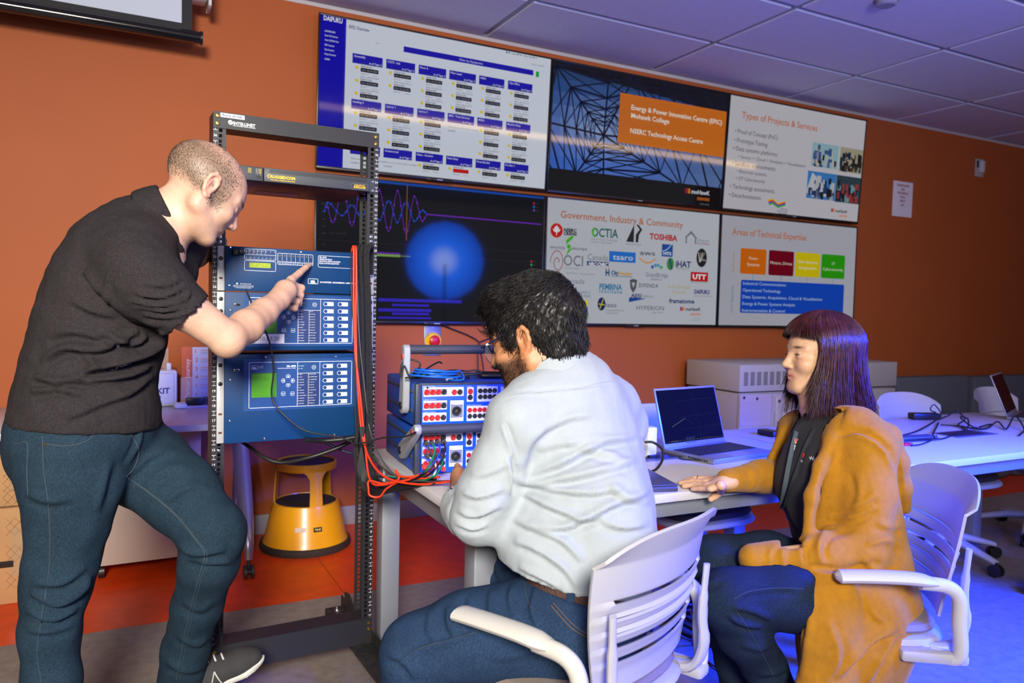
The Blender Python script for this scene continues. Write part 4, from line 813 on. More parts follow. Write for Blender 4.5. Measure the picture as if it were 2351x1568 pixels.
def testset(z0, label, up, dz):
    o = empty('relay_test_set', (TS0.x, TS0.y, z0), TSR, label, 'test set'); w_, d, h = .45, .372, .136
    MB().box((w_/2, d/2+.008, h/2), (w_-.004, d-.016, h-.006), .006).build('casing', M_tside, o)
    for k in (.35, .80):
        for s in (-.0005, w_-.0025): MB().box((s+.0015, d/2+.01, h*k), (.003, d-.05, .010), .001).build('side_strip', M_tgrey, o)
    MB().box((.008, .006, h/2), (.018, .022, h), .004).build('corner_trim', M_tgrey, o); MB().box((w_-.008, .006, h/2), (.018, .022, h), .004).build('corner_trim', M_tgrey, o)
    fp = MB().box((w_/2+.004, -.001, h/2), (w_-.028, .008, h-.004), .001).build('front_panel', M_tblue, o)
    MB().box((w_/2, -.002, h-.002), (w_-.02, .010, .006), .001).build('top_trim', M_tgrey, o)
    for x in (.035, w_-.03):
        for z in (.010, h-.012): MB().cyl((x, -.004, z), (x, -.0065, z), .0035, n=12).build('screw', M_chrome, o)
    if up:   # vent holes on the lid
        c = Canvas()
        for i in range(54):
            for j in range(2): c.circ(.05+i*.0068, .030+j*.012, .002, (.01, .03, .07), 1, 6)
        c.build('vent_print', M_print, o, facing((0, 0, h-.0028), (1, 0, 0), (0, 1, 0)))
    c = Canvas(); WP = (.78, .80, .84); GP = (.22, .24, .27); TXc = (.6, .72, .95)
    Q = lambda x, y: (z4(x, y)[0], z4(x, y)[1]-.858+dz*0)
    def plate(x0, y0, x1, y1, col=WP, l=1): a = Q(x0, y0); b = Q(x1, y1); zb = Q(x0, y1)[1]; c.rect(a[0], zb, b[0], a[1], col, l); return a[0], zb, b[0], a[1]
    plate(640, 570, 982, 648); plate(644, 584, 838, 634, GP, 2); plate(637, 684, 838, 762); plate(640, 700, 834, 752, GP, 2); plate(632, 788, 834, 866)
    plate(868, 680, 980, 858); xa, zb, xb, za = plate(872, 716, 974, 828, GP, 2); plate(1012, 566, 1066, 690); plate(1098, 560, 1272, 690); plate(1010, 728, 1200, 855); plate(1300, 560, 1420, 690)
    for s_, x, y in (('VOLTAGE OUTPUT', 640, 566), ('CURRENT OUTPUT A', 637, 680), ('CURRENT OUTPUT B', 634, 784), ('AUX DC', 1013, 562), ('BINARY OUTPUT', 1098, 557), ('BINARY / ANALOG INPUT', 1010, 724)): a = Q(x, y); c.text(s_, a[0], a[1], .0026, TXc, 2, bold=.02, space=1.15)
    for x, y in ((854, 628), (880, 706), (1022, 576)): a = Q(x, y); c.line([(a[0]-.0035, a[1]-.003), (a[0]+.0035, a[1]-.003), (a[0], a[1]+.0035)], .0008, srgb(200, 60, 60), 3, True)
    for i in range(3):
        a = Q(1140+i*42, 640); c.rect(a[0]-.0003, a[1]-.016, a[0]+.0003, a[1]+.016, (.3, .35, .45), 2)
    c.build('panel_print', M_print, fp, facing((0, -.0051, 0)))
    for y, xs in ((610, (667, 717, 766, 815)), (725, (664, 713, 763, 812)), (830, (660, 710, 759, 808))):
        zz = Q(xs[0], y)[1]
        for k, x in enumerate(xs): socket(fp, Q(x, y)[0], zz, M_sred if k < 3 else M_sblk)
    for x, y, m in ((902, 608, M_sred), (950, 608, M_sblk), (1040, 605, M_sred), (1037, 656, M_sblk)): socket(fp, Q(x, y)[0], Q(902, y)[1], m)
    for r_, y in ((0, 602), (1, 654)):
        for x in (1124, 1165, 1206, 1248): socket(fp, Q(x, y)[0], Q(902, y)[1], M_sblk, .0065)
    for r_, y in ((0, 766), (1, 818)):
        for x in (1034, 1077, 1120, 1160): socket(fp, Q(x, y)[0], Q(902, y)[1], M_sblk if r_ else M_sred, .0065)
    cx, cz_ = (xa+xb)/2, (za+zb)/2
    cn = MB().lathe([(.004, .001), (.008, .001), (.009, .006), (.013, .007), (.0145, .004), (.0155, 0)], 28, M=Matrix.Rotation(PI/2, 4, 'X')).build('round_connector', M_sblk, fp, (cx, -.005, cz_))
    MB().cyl((0, -.001, 0), (0, -.005, 0), .003, n=12).build('key_post', mat('socket_bronze', srgb(110, 90, 50), .4, .8), cn)
    return o
ts_lo = testset(TBZ+.002, 'lower blue test set with leads plugged into its front', False, 0)
ts_up = testset(TBZ+.142, 'upper blue test set with its carrying handle folded up', True, 0)
def handle(ts, ang, w_=.45):
    """U handle pivoting on both sides of a test set"""
    piv = Vector((-.004, .085, .060)); L = .175; c_, s_ = math.cos(ang), math.sin(ang); tip = piv+Vector((0, -L*c_, L*s_))
    for sx, side in ((piv.x-.008, -1), (w_+.012, 1)):
        a = Vector((sx, piv.y, piv.z)); b = Vector((sx, tip.y, tip.z)); dirv = (b-a).normalized(); nv = Vector((0, -dirv.z, dirv.y))
        poly = []
        for k in range(9): t_ = PI/2+PI*k/8; poly.append(a+(dirv*math.cos(t_)+nv*math.sin(t_))*.026)
        for k in range(7): t_ = -PI/2+PI*k/6; poly.append(b+(dirv*math.cos(t_)+nv*math.sin(t_))*.016)
        m = MB(); n = len(poly); off = Vector((.011, 0, 0)); m.add([p-off for p in poly]+[p+off for p in poly], [tuple(range(n)), tuple(range(2*n-1, n-1, -1))]+[(i, n+i, n+(i+1) % n, (i+1) % n) for i in range(n)])
        ar = m.build('handle_arm', M_handle, ts, smooth=40); ar.modifiers.new('b', 'BEVEL').width = .003
        MB().cyl((sx+side*.009, a.y, a.z), (sx+side*.014, a.y, a.z), .012, n=20).build('pivot_knob', M_black, ar)
        MB().box((sx+side*.0115, b.y-dirv.y*.022, b.z-dirv.z*.022), (.003, .02, .016), .001).build('release_button', mat('release_red', srgb(214, 60, 40), .4), ar)
    MB().cyl((piv.x-.008, tip.y, tip.z), (w_+.012, tip.y, tip.z), .0145, n=20).build('grip', mat('grip_slate', srgb(58, 62, 76), .55), ts)
handle(ts_up, math.radians(86)); handle(ts_lo, math.radians(30))
# plugs and leads on the lower set
for PLN, (x, y, m) in enumerate(((672, 1040, M_sblk), (722, 1038, M_sblk), (772, 1032, M_sblk), (820, 1028, M_sblk), (680, 1150, M_sblk), (722, 1152, M_sblk), (765, 1140, M_sblk), (815, 1150, M_sblk), (650, 1245, M_sred), (700, 1255, M_sred), (745, 1240, M_sred), (815, 1260, M_sred))):
    p = P(800+x/3.734, 740+y/3.734, 2.21); q = P(800+(x-14)/3.734, 740+(y-16)/3.734, 2.262)
    tag(MB().cyl(q, p, .0062, .0075, n=10).cyl(p, tuple(Vector(p)+(Vector(p)-Vector(q))*.25), .005, .004, n=8).build('test_plug', m, smooth=40), ('red' if m is M_sred else 'black')+' banana plug, '+('first', 'second', 'third', 'fourth')[PLN % 4]+' in the '+('top', 'middle', 'bottom')[PLN//4]+' row of the lower test set', 'plug', ('red' if m is M_sred else 'black')+' banana plugs in the lower test set')
leads = [((672, 1045), (700, 1110), (735, 1180), (690, 1260), (600, 1330), (470, 1380), (300, 1440), 'grey_wire'), ((722, 1045), (740, 1100), (715, 1180), (680, 1250), (610, 1320), (520, 1370), (300, 1400), 'green_lead'), ((772, 1040), (785, 1100), (750, 1180), (690, 1240), (600, 1310), (430, 1390), (250, 1440), 'blue_lead'),
         ((820, 1035), (830, 1100), (790, 1190), (740, 1260), (640, 1330), (450, 1400), (220, 1430), 'black_lead'), ((700, 1160), (740, 1200), (750, 1260), (735, 1300), (690, 1330), (560, 1390), (300, 1460), 'white_lead'), ((765, 1150), (740, 1190), (720, 1230), (650, 1290), (540, 1350), (400, 1420), (200, 1450), 'black_lead'),
         ((815, 1160), (800, 1220), (770, 1280), (730, 1320), (650, 1350), (480, 1400), (260, 1450), 'green_lead')]
LM = {'grey_wire': mat('grey_wire', (.06, .06, .065)), 'green_lead': mat('green_lead', srgb(0, 130, 80), .4), 'blue_lead': mat('blue_lead', srgb(40, 70, 160), .4), 'black_lead': M_cab, 'white_lead': mat('white_lead', srgb(215, 215, 215), .4)}
ll = ['grey lead curving from the first top plug of the lower test set', 'green lead from the second top plug of the lower test set', 'blue lead from the third top plug of the lower test set', 'black lead from the fourth top plug of the lower test set', 'white lead from the middle row of the lower test set', 'black lead from the middle row of the lower test set', 'green lead from the end plug in the middle row']
for i, L in enumerate(leads):
    n = len(L)-1; pts = [P(800+x/3.734, 740+y/3.734, 2.195-.02*min(k, 3)+.035*max(0, k-3)) for k, (x, y) in enumerate(L[:-1])]
    for k in range(len(pts)):
        if k >= 4: q = Vector(pts[k]); pts[k] = (q.x, q.y, max(q.z, TBZ+.006))
    cable('test_lead', pts, .0027, LM[L[-1]], ll[i], 'lead', 'test leads at the lower test set')
for i in range(7):   # black leads lying bunched off the table corner
    pts = [P(1030-i*5, 1104+i, 2.12), P(960-i*4, 1108+i*2, 2.18), P(905-i*4, 1116+i*3, 2.22), P(870-i*3, 1124+i*3, 2.26), P(845-i*2, 1100+i*4, 2.30), P(834-i*2, 1050+i*3, 2.31), P(826+i*2, 980, 2.31)]
    cable('black_lead', pts, .0026, M_cab, 'black lead bunched with others at the table corner', 'lead', 'black leads bunched at the table corner')
# things on the upper set
UZ = TBZ+.142+.136
M_eth = mat('ethernet_blue', srgb(20, 100, 200), .35)
cpt = at(1005, 870, Z=UZ+.012); pts = []
for k in range(64):
    a = k/64*2*PI*3; r = .060+.006*math.sin(a*.37); pts.append((cpt.x+r*1.2*math.cos(a)+.004*math.sin(k), cpt.y+.02+r*math.sin(a), UZ+.010+.0085*(k/64*3)+.010*math.sin(a*.5)**2))
pts += [(cpt.x+.06, cpt.y-.06, UZ+.016), tuple(at(1030, 873, Z=UZ+.008))]
cable('ethernet_cable', pts, .0032, M_eth, 'coiled blue network cable on top of the upper test set', k=4)
tp = at(1031, 873, Z=UZ+.006); tag(MB().box((tp.x, tp.y, UZ+.008), (.022, .012, .009), .001).build('cable_connector', mat('clear_plastic_grey', srgb(180, 195, 210), .2)), 'clear plug on the end of the blue network cable', 'connector')
for i, pp in enumerate(([(918, 862), (925, 832), (945, 826), (965, 836), (950, 858), (930, 866), (960, 868), (985, 860)], [(920, 866), (928, 840), (940, 862), (958, 866), (975, 850), (1005, 832), (1015, 834)], [(930, 868), (990, 858), (1040, 850), (1070, 852), (1095, 850), (1103, 856), (1060, 862), (1020, 866)])):
    cable('loose_cable', [tuple(at(x, y, d=2.32-.02*i+(.08 if x > 1000 else 0))) for x, y in pp], .0028, M_cab, ('thin black cable looping up under the handle', 'black cable rising behind the blue coil', 'black cable lying across the back of the test set lid')[i])
    for x, y in pp[-1:]: pass
p0 = at(1060, 866, Z=UZ+.008); tag(MB().box((p0.x, p0.y, UZ+.012), (.05, .02, .018), .003, M=Matrix.Translation((p0.x, p0.y, 0)) @ Matrix.Rotation(-.3, 4, 'Z') @ Matrix.Translation((-p0.x, -p0.y, 0))).build('cable_adapter', M_black), 'stubby black adapter beside the blue coil', 'adapter')
p0 = at(1160, 862, Z=UZ+.006); ph = empty('tablet', (p0.x, p0.y+.03, UZ+.001), -.2, 'dark tablet lying on the upper test set by the man', 'tablet')
MB().box((0, 0, .006), (.16, .11, .010), .003).build('body', M_black, ph); MB().box((0, 0, .0115), (.15, .10, .001)).build('screen', mat('dark_glass', (.01, .01, .012), .1), ph, smooth=0)
# ------------------------------------------------------------------ laptops and small things on the tables
M_lap = mat('laptop_silver', srgb(150, 154, 165), .35, .6); M_key = mat('key_black', (.02, .02, .024), .5)
def laptop(name, label, loc, rz, open_deg, w_=.335, d=.225, pic=True, m=M_lap):
    o = empty(name, loc, rz, label, 'laptop')
    MB().box((0, 0, .009), (w_, d, .016), .003).build('base', m, o)
    kb = MB().box((0, .02, .0172), (w_*.92, d*.56, .001)).build('keyboard_well', mat('well_grey', srgb(70, 72, 80), .5), o, smooth=0)
    k = MB()
    for r_ in range(6):
        for q in range(15): k.box((-w_*.43+w_*.86*q/14, -.038+.0205*r_+.006, .0185), (w_*.047, .0165, .002))
    tag(k.build('keys', M_key, kb, smooth=0), kind='stuff')
    MB().box((0, -.075, .0173), (.10, .058, .0006)).build('touchpad', mat('pad_grey', srgb(135, 138, 148), .3), o, smooth=0)
    vt = MB()
    for i in range(9): vt.box((-w_/2-.0002, -.085+i*.010, .008), (.001, .006, .006))
    vt.build('side_vents', M_black, o, smooth=0)
    a = math.radians(open_deg); hd = Matrix.Translation((0, d/2-.004, .017)) @ Matrix.Rotation(-(a-PI/2), 4, 'X')
    H = d*.98
    lid = MB().box((0, .003, H/2), (w_, .006, H), .002, M=hd).build('lid', m, o)
    MB().box((0, -.0003, H/2+.004), (w_*.955, .001, H*.89), M=hd).build('display_panel', mat('laptop_screen_dark', (.003, .004, .009), .08), lid, smooth=0)
    if pic:
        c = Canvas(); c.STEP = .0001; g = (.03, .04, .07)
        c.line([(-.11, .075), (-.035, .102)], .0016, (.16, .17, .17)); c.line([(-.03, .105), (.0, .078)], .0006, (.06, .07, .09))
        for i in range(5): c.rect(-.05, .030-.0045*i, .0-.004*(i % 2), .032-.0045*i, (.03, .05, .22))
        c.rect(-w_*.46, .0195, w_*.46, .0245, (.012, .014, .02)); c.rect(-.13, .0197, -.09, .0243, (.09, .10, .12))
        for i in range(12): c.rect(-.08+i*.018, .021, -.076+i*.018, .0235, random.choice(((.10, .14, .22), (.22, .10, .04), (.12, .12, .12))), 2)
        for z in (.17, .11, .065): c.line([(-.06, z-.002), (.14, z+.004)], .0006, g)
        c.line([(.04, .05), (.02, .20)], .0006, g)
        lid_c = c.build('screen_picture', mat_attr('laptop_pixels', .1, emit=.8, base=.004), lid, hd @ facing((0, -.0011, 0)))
    MB().cyl(hd @ Vector((0, -.0003, H-.008)), hd @ Vector((0, -.001, H-.008)), .0022, n=10).build('webcam', M_black, lid)
    return o
pl = at(1585, 1052, Z=TBZ); prr = at(1700, 1074, Z=TBZ)
laptop('open_laptop', 'open silver laptop with dark screen beside the woman', (1.02, -1.985, TBZ), math.radians(8), 107)
M_lapd = mat('laptop_graphite', srgb(92, 94, 100), .4, .5)
pc_ = at(1547, 1108, Z=TBZ+.01); lo = empty('closed_laptop', (pc_.x-.155, pc_.y+.075, TBZ), math.radians(-14), 'dark grey closed laptop partly hidden behind the seated man', 'laptop')
MB().box((0, 0, .008), (.30, .21, .016), .004).build('base', M_lapd, lo); MB().box((0, .002, .0185), (.30, .206, .005), .002).build('lid', M_lapd, lo)
c = Canvas(); c.rrect(.105, -.085, .130, -.072, .003, srgb(40, 70, 150)); c.build('sticker', M_gprint, lo, facing((0, 0, .0212), (1, 0, 0), (0, 1, 0)))
p0 = at(1487, 1049, Z=TBZ); so = empty('charging_block', (p0.x, p0.y, TBZ), .1, 'white block standing on the table just behind the seated man', 'charger')
MB().box((0, 0, .055), (.045, .045, .105), .006).build('body', mat('plastic_white', srgb(218, 220, 226), .4), so); MB().box((.004, -.01, .006), (.05, .045, .012), .002).build('foot', M_black, so)
cable('charger_cable', [tuple(at(1480, 1015, d=2.5)), tuple(at(1500, 1016, d=2.5)), tuple(at(1520, 1032, d=2.48)), tuple(at(1521, 1055, d=2.46)), tuple(at(1508, 1076, Z=TBZ+.006)), tuple(at(1490, 1085, Z=TBZ+.006))], .0042, M_cab, 'black cable arching over the power hatch behind the man')
cable('laptop_cable', [tuple(at(1640, 1057, Z=TBZ+.010)), tuple(at(1600, 1056, Z=TBZ+.006)), tuple(at(1566, 1054, Z=TBZ+.004)), tuple(at(1562, 1049, Z=TBZ+.004)), tuple(at(1580, 1043, Z=TBZ+.005)), tuple(at(1612, 1040, Z=TBZ+.005)), tuple(at(1660, 1030, Z=TBZ+.005))], .0024, M_cab, 'thin black cable plugged into the side of the open laptop')
def zt(x, y, h=.005): return tuple(at(x, y, Z=TBZ+h))
bp = at(2122, 963, Z=TBZ); bo = empty('power_brick', (bp.x, bp.y, TBZ), -.35, 'black power brick on the far side of the cable-strewn table', 'power supply')
MB().box((0, 0, .017), (.15, .055, .032), .007).build('body', M_black, bo); MB().tube(spline([(.07, 0, .02), (.09, 0, .03), (.05, .0, .075), (.03, 0, .05), (.06, 0, .035)], 6), .003, 8).build('cord_loop', M_cab, bo)
bp = at(2100, 1012, Z=TBZ); bo = empty('docking_hub', (bp.x, bp.y, TBZ), math.radians(-6), 'flat slate docking hub lying beside the red-tipped cable', 'docking hub')
MB().box((0, 0, .011), (.20, .055, .020), .004).build('body', mat('hub_slate', srgb(70, 76, 90), .45), bo); MB().box((0, -.0265, .010), (.18, .004, .010), .001).build('port_strip', M_black, bo)
cable('table_cable', [zt(2045, 1002), zt(2070, 1000), zt(2110, 988, .012), zt(2145, 968, .02)], .004, M_cab, 'black cord between power brick and the woman\'s shoulder', 'cable', 'black cables on the second table')
cable('table_cable', [zt(2145, 966, .012), zt(2175, 955, .05), zt(2195, 944, .06), zt(2215, 962, .03), zt(2200, 975, .01), zt(2220, 985, .008), zt(2222, 962, .03), zt(2205, 958, .04), zt(2230, 978, .02), zt(2262, 984, .006), zt(2275, 974, .012), zt(2250, 980, .008)], .0038, M_cab, 'black cable knotted in loops over the dark power hatch', 'cable', 'black cables on the second table')
cable('table_cable', [zt(2160, 975), zt(2200, 978), zt(2260, 985), zt(2290, 968, .02), zt(2310, 985, .008), zt(2330, 955, .05), zt(2351, 985, .01), zt(2340, 1000)], .0036, M_cab, 'black cable trailing to the laptop at the picture edge', 'cable', 'black cables on the second table')
cable('table_cable', [zt(2155, 970), zt(2148, 985), zt(2142, 1000, .02), zt(2160, 1008), zt(2190, 998), zt(2215, 988)], .0036, M_cab, 'black cable from the docking hub to the power hatch', 'cable', 'black cables on the second table')
us = empty('usb_cable', zt(2080, 1023, 0), 0, 'short black cable with a red plug on the table edge', 'cable')
q = Vector(us.location)
MB().box((0, 0, .006), (.042, .020, .010), .002).build('plug', mat('plug_red', srgb(200, 30, 50), .4), us); MB().box((.028, 0, .006), (.014, .012, .005)).build('plug_tip', M_chrome, us, smooth=0)
MB().tube([tuple(Vector(p_)-q) for p_ in spline([zt(2072, 1023), zt(2055, 1019), zt(2046, 1016)], 6)], .0034, 8).build('cord', M_cab, us)
MB().tube([tuple(Vector(p_)-q) for p_ in spline([zt(2092, 1023), zt(2115, 1020), zt(2140, 1010), zt(2150, 1000)], 6)], .0030, 8).build('cord', M_cab, us)
rl = at(2351, 965, Z=TBZ); laptop('open_laptop', 'open laptop at the far end of the second table, cut by the frame', (rl.x+.12, rl.y, TBZ), math.radians(22), 112, pic=False)
p0 = at(1766, 1000, Z=TBZ); tag(MB().box((p0.x, p0.y, TBZ+.012), (.05, .09, .022), .004).build('network_adapter', M_black), 'small black box on the table between laptop and woman', 'adapter')
cable('table_cable', [zt(1750, 987), zt(1772, 988), zt(1800, 992)], .0035, M_cab, 'black cable behind the open laptop', 'cable')
# ------------------------------------------------------------------ left side: table at the wall and what is on and under it
fe = at(240, 985, Z=TBZ).y; lo_ = empty('side_table', (-1.30, (YW-.01+fe)/2, 0), 0, 'white folding table standing against the orange wall', 'table')
x0, x1 = -1.9, .92; dpt = YW-.01-fe
MB().box(((x0+x1)/2, 0, TBZ-.014), (x1-x0, dpt, .028), .004).build('tabletop', M_top, lo_)
M_lv = mat('leg_lavender_silver', srgb(150, 146, 165), .3, .7)
for sx in (x0+.1, x1-.02):
    MB().box((sx, .05, TBZ-.06), (.05, .10, .06), .006).build('bracket', M_lv, lo_)
    lx = sx; f0 = -.31; pr_ = spline([(lx, .08, .66), (lx, .02, .52), (lx, -.13, .30), (lx+.0, -.235, .16), (lx, -.25, .085)], 6)
    MB().tube(pr_, [.030+.012*math.sin(PI*min(1, k/(len(pr_)-1)*1.3))-.012*k/(len(pr_)-1) for k in range(len(pr_))], 12, flat=.75).build('leg', M_lv, lo_)
    MB().tube(spline([(lx, .08, .66), (lx, .14, .4), (lx, .19, .1)], 6), .02, 12).build('leg', M_lv, lo_)
    for yy in (-.25, .19):
        cw = MB()
        for s in (-1, 1): cw.cyl((lx+s*.009, yy, .030), (lx+s*.021, yy, .030), .030, n=22)
        cw.cyl((lx-.01, yy, .030), (lx+.01, yy, .030), .012, n=12).cyl((lx, yy, .045), (lx, yy, .095), .009, n=10); cw.build('caster', mat('caster_charcoal', (.03, .03, .034), .45), lo_)
# the slanted leg seen through the rack stands where the photo has it
kt = empty('first_aid_kit', tuple(at(330, 936, Z=TBZ)), math.radians(4), 'white plastic first aid kit with blue print on the side table', 'first aid kit')
kr = Vector(kt.location); xr_ = at(408, 932, Y=kr.y).x-kr.x; wk = .30; hk = at(400, 850, Y=kr.y).z-TBZ
kc = xr_-wk/2
MB().box((kc, .035, hk/2), (wk, .07, hk), .012).build('case', mat('kit_white', srgb(214, 216, 222), .4), kt)
MB().box((kc, -.001, hk/2), (wk-.03, .004, hk-.03), .0018).build('front_panel', mat('kit_white', (.7, .7, .7)), kt)
MB().tube(spline([(kc-.06, .035, hk-.005), (kc-.055, .035, hk+.03), (kc, .035, hk+.036), (kc+.055, .035, hk+.03), (kc+.06, .035, hk-.005)], 6), .008, 10).build('handle', mat('kit_white', (.7, .7, .7)), kt)
MB().box((kc+.115, .035, hk+.012), (.02, .02, .04), .003).build('latch', mat('kit_white', (.7, .7, .7)), kt)
c = Canvas(); nb = srgb(20, 50, 130)
c.frame(kc-wk/2+.016, .016, kc+wk/2-.016, hk-.014, .0012, srgb(120, 140, 190), 1, .01)
c.text('FIRST AID KIT', kc+wk/2-.034, .064, .026, nb, 2, 'R', .03, w_=.225); c.text('Premiers Soins', kc+wk/2-.072, .042, .016, nb, 2, 'R', .02, w_=.155)
c.circ(kc+.03, .122, .026, nb, 2, 24); c.circ(kc+.03, .122, .0235, srgb(214, 216, 222), 3, 24); c.rect(kc+.024, .104, kc+.036, .140, nb, 4); c.rect(kc+.012, .116, kc+.048, .128, nb, 4)
c.build('lettering', M_print, kt, facing((0, -.0032, 0)))
# acrylic brochure holder
M_acr = mat('clear_acrylic', (.9, .9, .92), .05, alpha=.18, spec=.6)
pb = at(445, 932, Z=TBZ); bh = empty('leaflet_stand', (pb.x, pb.y+.03, TBZ), 0, 'clear acrylic stand with the Partner Journey leaflet', 'leaflet stand')
ht = at(445, 797, Y=pb.y+.03).z-TBZ; xl = at(417, 900, Y=pb.y+.03).x-pb.x; wl = .215
MB().box((xl+wl/2, .004, ht/2), (wl, .0015, ht)).build('leaflet', mat('leaflet_paper', srgb(208, 206, 222), .6), bh, smooth=0)
MB().box((xl+wl/2, -.002, ht*.24), (wl+.01, .002, ht*.48)).build('front_pocket', M_acr, bh, smooth=0); MB().box((xl+wl/2, .02, .003), (wl+.01, .07, .004)).build('foot', M_acr, bh, smooth=0)
c = Canvas(); ow = srgb(214, 100, 62)
c.rect(xl, 0.002, xl+.048, ht, ow); c.text('Partner Journey', xl+.036, .035, .022, (.85, .8, .8), 2, rot=PI/2, w_=.19)
for i in range(6):
    z = ht-.030-.042*i; c.text(str(i+1), xl+.060, z, .020, ow, 2, bold=.01); c.rect(xl+.085, z+.012, xl+.155-.01*(i % 2), z+.016, srgb(220, 150, 120)); 
    for k in range(2): c.rect(xl+.085, z+.003-.006*k, xl+.195-.015*k, z+.006-.006*k, (.4, .4, .5))
c.build('lettering', M_print, bh, facing((0, .003, 0)))
pa = at(380, 900, Z=TBZ); hs = empty('acrylic_panel', (pa.x+.02, YW-.02, TBZ), 0, 'clear acrylic hanger with a round hole behind the first aid kit', 'sign holder')
za = at(370, 800, Y=YW-.02).z-TBZ; xr2 = at(387, 815, Y=YW-.02).x-hs.location.x
MB().box((xr2-.11, 0, za/2), (.22, .003, za), .0012).build('panel', M_acr, hs); MB().lathe([(.018, -.003), (.022, -.003), (.022, .003), (.018, .003), (.018, -.003)], 24, M=Matrix.Rotation(PI/2, 4, 'X')).build('hole_rim', mat('acrylic_edge', srgb(200, 190, 200), .2), hs, (xr2-.05, 0, za-.045))
pk = at(415, 938, Z=TBZ); ko = empty('keypad_remote', (pk.x, pk.y, TBZ), .1, 'small white clicker with square keys beside the first aid kit', 'remote')
MB().box((0, .02, .012), (.055, .07, .022), .008).build('body', mat('plastic_white', (.7, .7, .7)), ko)
for i in range(3):
    for j in range(2): MB().box((-.016+.016*i, .012+.018*j, .0245), (.012, .013, .004), .001).build('key', mat('plastic_white', (.7, .7, .7)), ko)
pz = at(458, 936, Z=TBZ); bo = empty('plastic_tray', (pz.x, pz.y+.03, TBZ), 0, 'clear plastic tray holding black parts next to the rack', 'tray')
MB().box((0, 0, .005), (.16, .08, .01), .002).build('tray', mat('tray_milky', srgb(205, 200, 205), .35), bo)
MB().box((-.02, 0, .028), (.075, .045, .034), .005).build('black_part', M_black, bo); MB().box((.05, .01, .030), (.06, .04, .03), .004).build('black_part', mat('grey_part', (.08, .08, .09), .5), bo)
# pedestal and cartons below
M_ped = mat('pedestal_beige', srgb(186, 170, 158), .5)
po = empty('drawer_pedestal', (-.80, -.40, 0), math.radians(1), 'beige two-drawer pedestal under the side table', 'cabinet'); pw, phh = .44, .58
MB().box((0, .22, .07+phh/2), (pw, .40, phh), .003).build('body', M_ped, po)
for z0_, z1_ in ((.075, .455), (.462, .645)):
    d_ = MB().box((0, .012, (z0_+z1_)/2), (pw-.004, .02, z1_-z0_), .003).build('drawer', M_ped, po); z = z1_-.075
    MB().tube([(-.07, -.0, z), (-.07, -.026, z), (-.06, -.03, z), (.06, -.03, z), (.07, -.026, z), (.07, 0, z)], .005, 8).build('handle', M_alu, d_)
for sx in (-.18, .18):
    for yy in (.08, .38): MB().cyl((sx-.012, yy, .03), (sx+.012, yy, .03), .03, n=18).cyl((sx, yy, .04), (sx, yy, .072), .01, n=8).build('caster', M_black, po)
M_card = mat('cardboard', srgb(186, 142, 96), .8, bump=.05, bscale=60, var=.06, vscale=5)
def carton(label, x0, x1, y0, y1, z0, z1, slot):
    o = empty('cardboard_box', ((x0+x1)/2, (y0+y1)/2, z0), 0, label, 'box', 'cardboard boxes under the side table'); w_, d, h = x1-x0, y1-y0, z1-z0
    MB().box((0, 0, h/2), (w_, d, h), .003).build('body', M_card, o); MB().box((0, 0, h+.001), (.055, d+.002, .002)).build('tape', mat('packing_tape', srgb(196, 160, 120), .25), o, smooth=0)
    for s in (-1, 1): MB().box((s*w_/4, 0, h+.0015), (w_/2-.004, d, .003)).build('flap', M_card, o, smooth=0)
    if slot: MB().box((w_/2-.105, -d/2-.0005, h*.42), (.09, .003, .026), .001).build('hand_hole', mat('hole_dark', (.02, .012, .008), .9), o)
    MB().box((w_/2-.03, -d/2-.0012, h*.55), (.07, .001, h*.5)).build('clear_tape', mat('clear_tape', srgb(205, 170, 130), .15, alpha=.5), o, smooth=0)
    c = Canvas(); dk = srgb(90, 60, 35)
    for k in range(3):
        for q in range(2): zz = h*(.9-.28*k); c.line([(w_/2-.085+.03*q, zz), (w_/2-.055+.03*q, zz-.035), (w_/2-.085+.03*q, zz-.07)], .0008, dk); c.line([(w_/2-.055+.03*q, zz), (w_/2-.085+.03*q, zz-.035), (w_/2-.055+.03*q, zz-.07)], .0008, dk)
    c.build('printed_marks', M_print, o, facing((0, -d/2-.002, 0))); return o
xe = at(72, 1300, Y=-.50).x
carton('larger cardboard box with a hand hole, at the bottom of the stack', xe-.55, xe, -.50, -.08, .0, .385, True); carton('smaller cardboard box, on top of the stack under the side table', xe-.52, xe-.01, -.49, -.1, .392, .60, False)
# ------------------------------------------------------------------ step stool
M_yel = mat('stool_yellow', srgb(232, 160, 8), .32, coat=.25, var=.03, vscale=12); M_rub = mat('stool_rubber', srgb(46, 36, 34), .7, bump=.5, bscale=160)
st = empty('step_stool', (-.07, -.20, 0), .15, 'yellow round step stool with black rubber treads', 'step stool')
MB().lathe([(.222, 0), (.226, .012), (.222, .032), (.212, .036)], 48).build('rubber_ring', M_rub, st)
MB().lathe([(.214, .028), (.200, .06), (.165, .215), (.160, .228), (.150, .230), (.148, .224)], 48).build('lower_drum', M_yel, st)
MB().lathe([(0, .2265), (.149, .2265), (.149, .218)], 48).build('lower_tread', M_rub, st)
MB().lathe([(.146, .395), (.150, .402), (.150, .430), (.144, .434), (.138, .428), (.138, .395), (.146, .395)], 48).build('top_rim', M_yel, st)
MB().lathe([(0, .426), (.139, .426), (.139, .400), (0, .400)], 48).build('top_tread', M_rub, st)
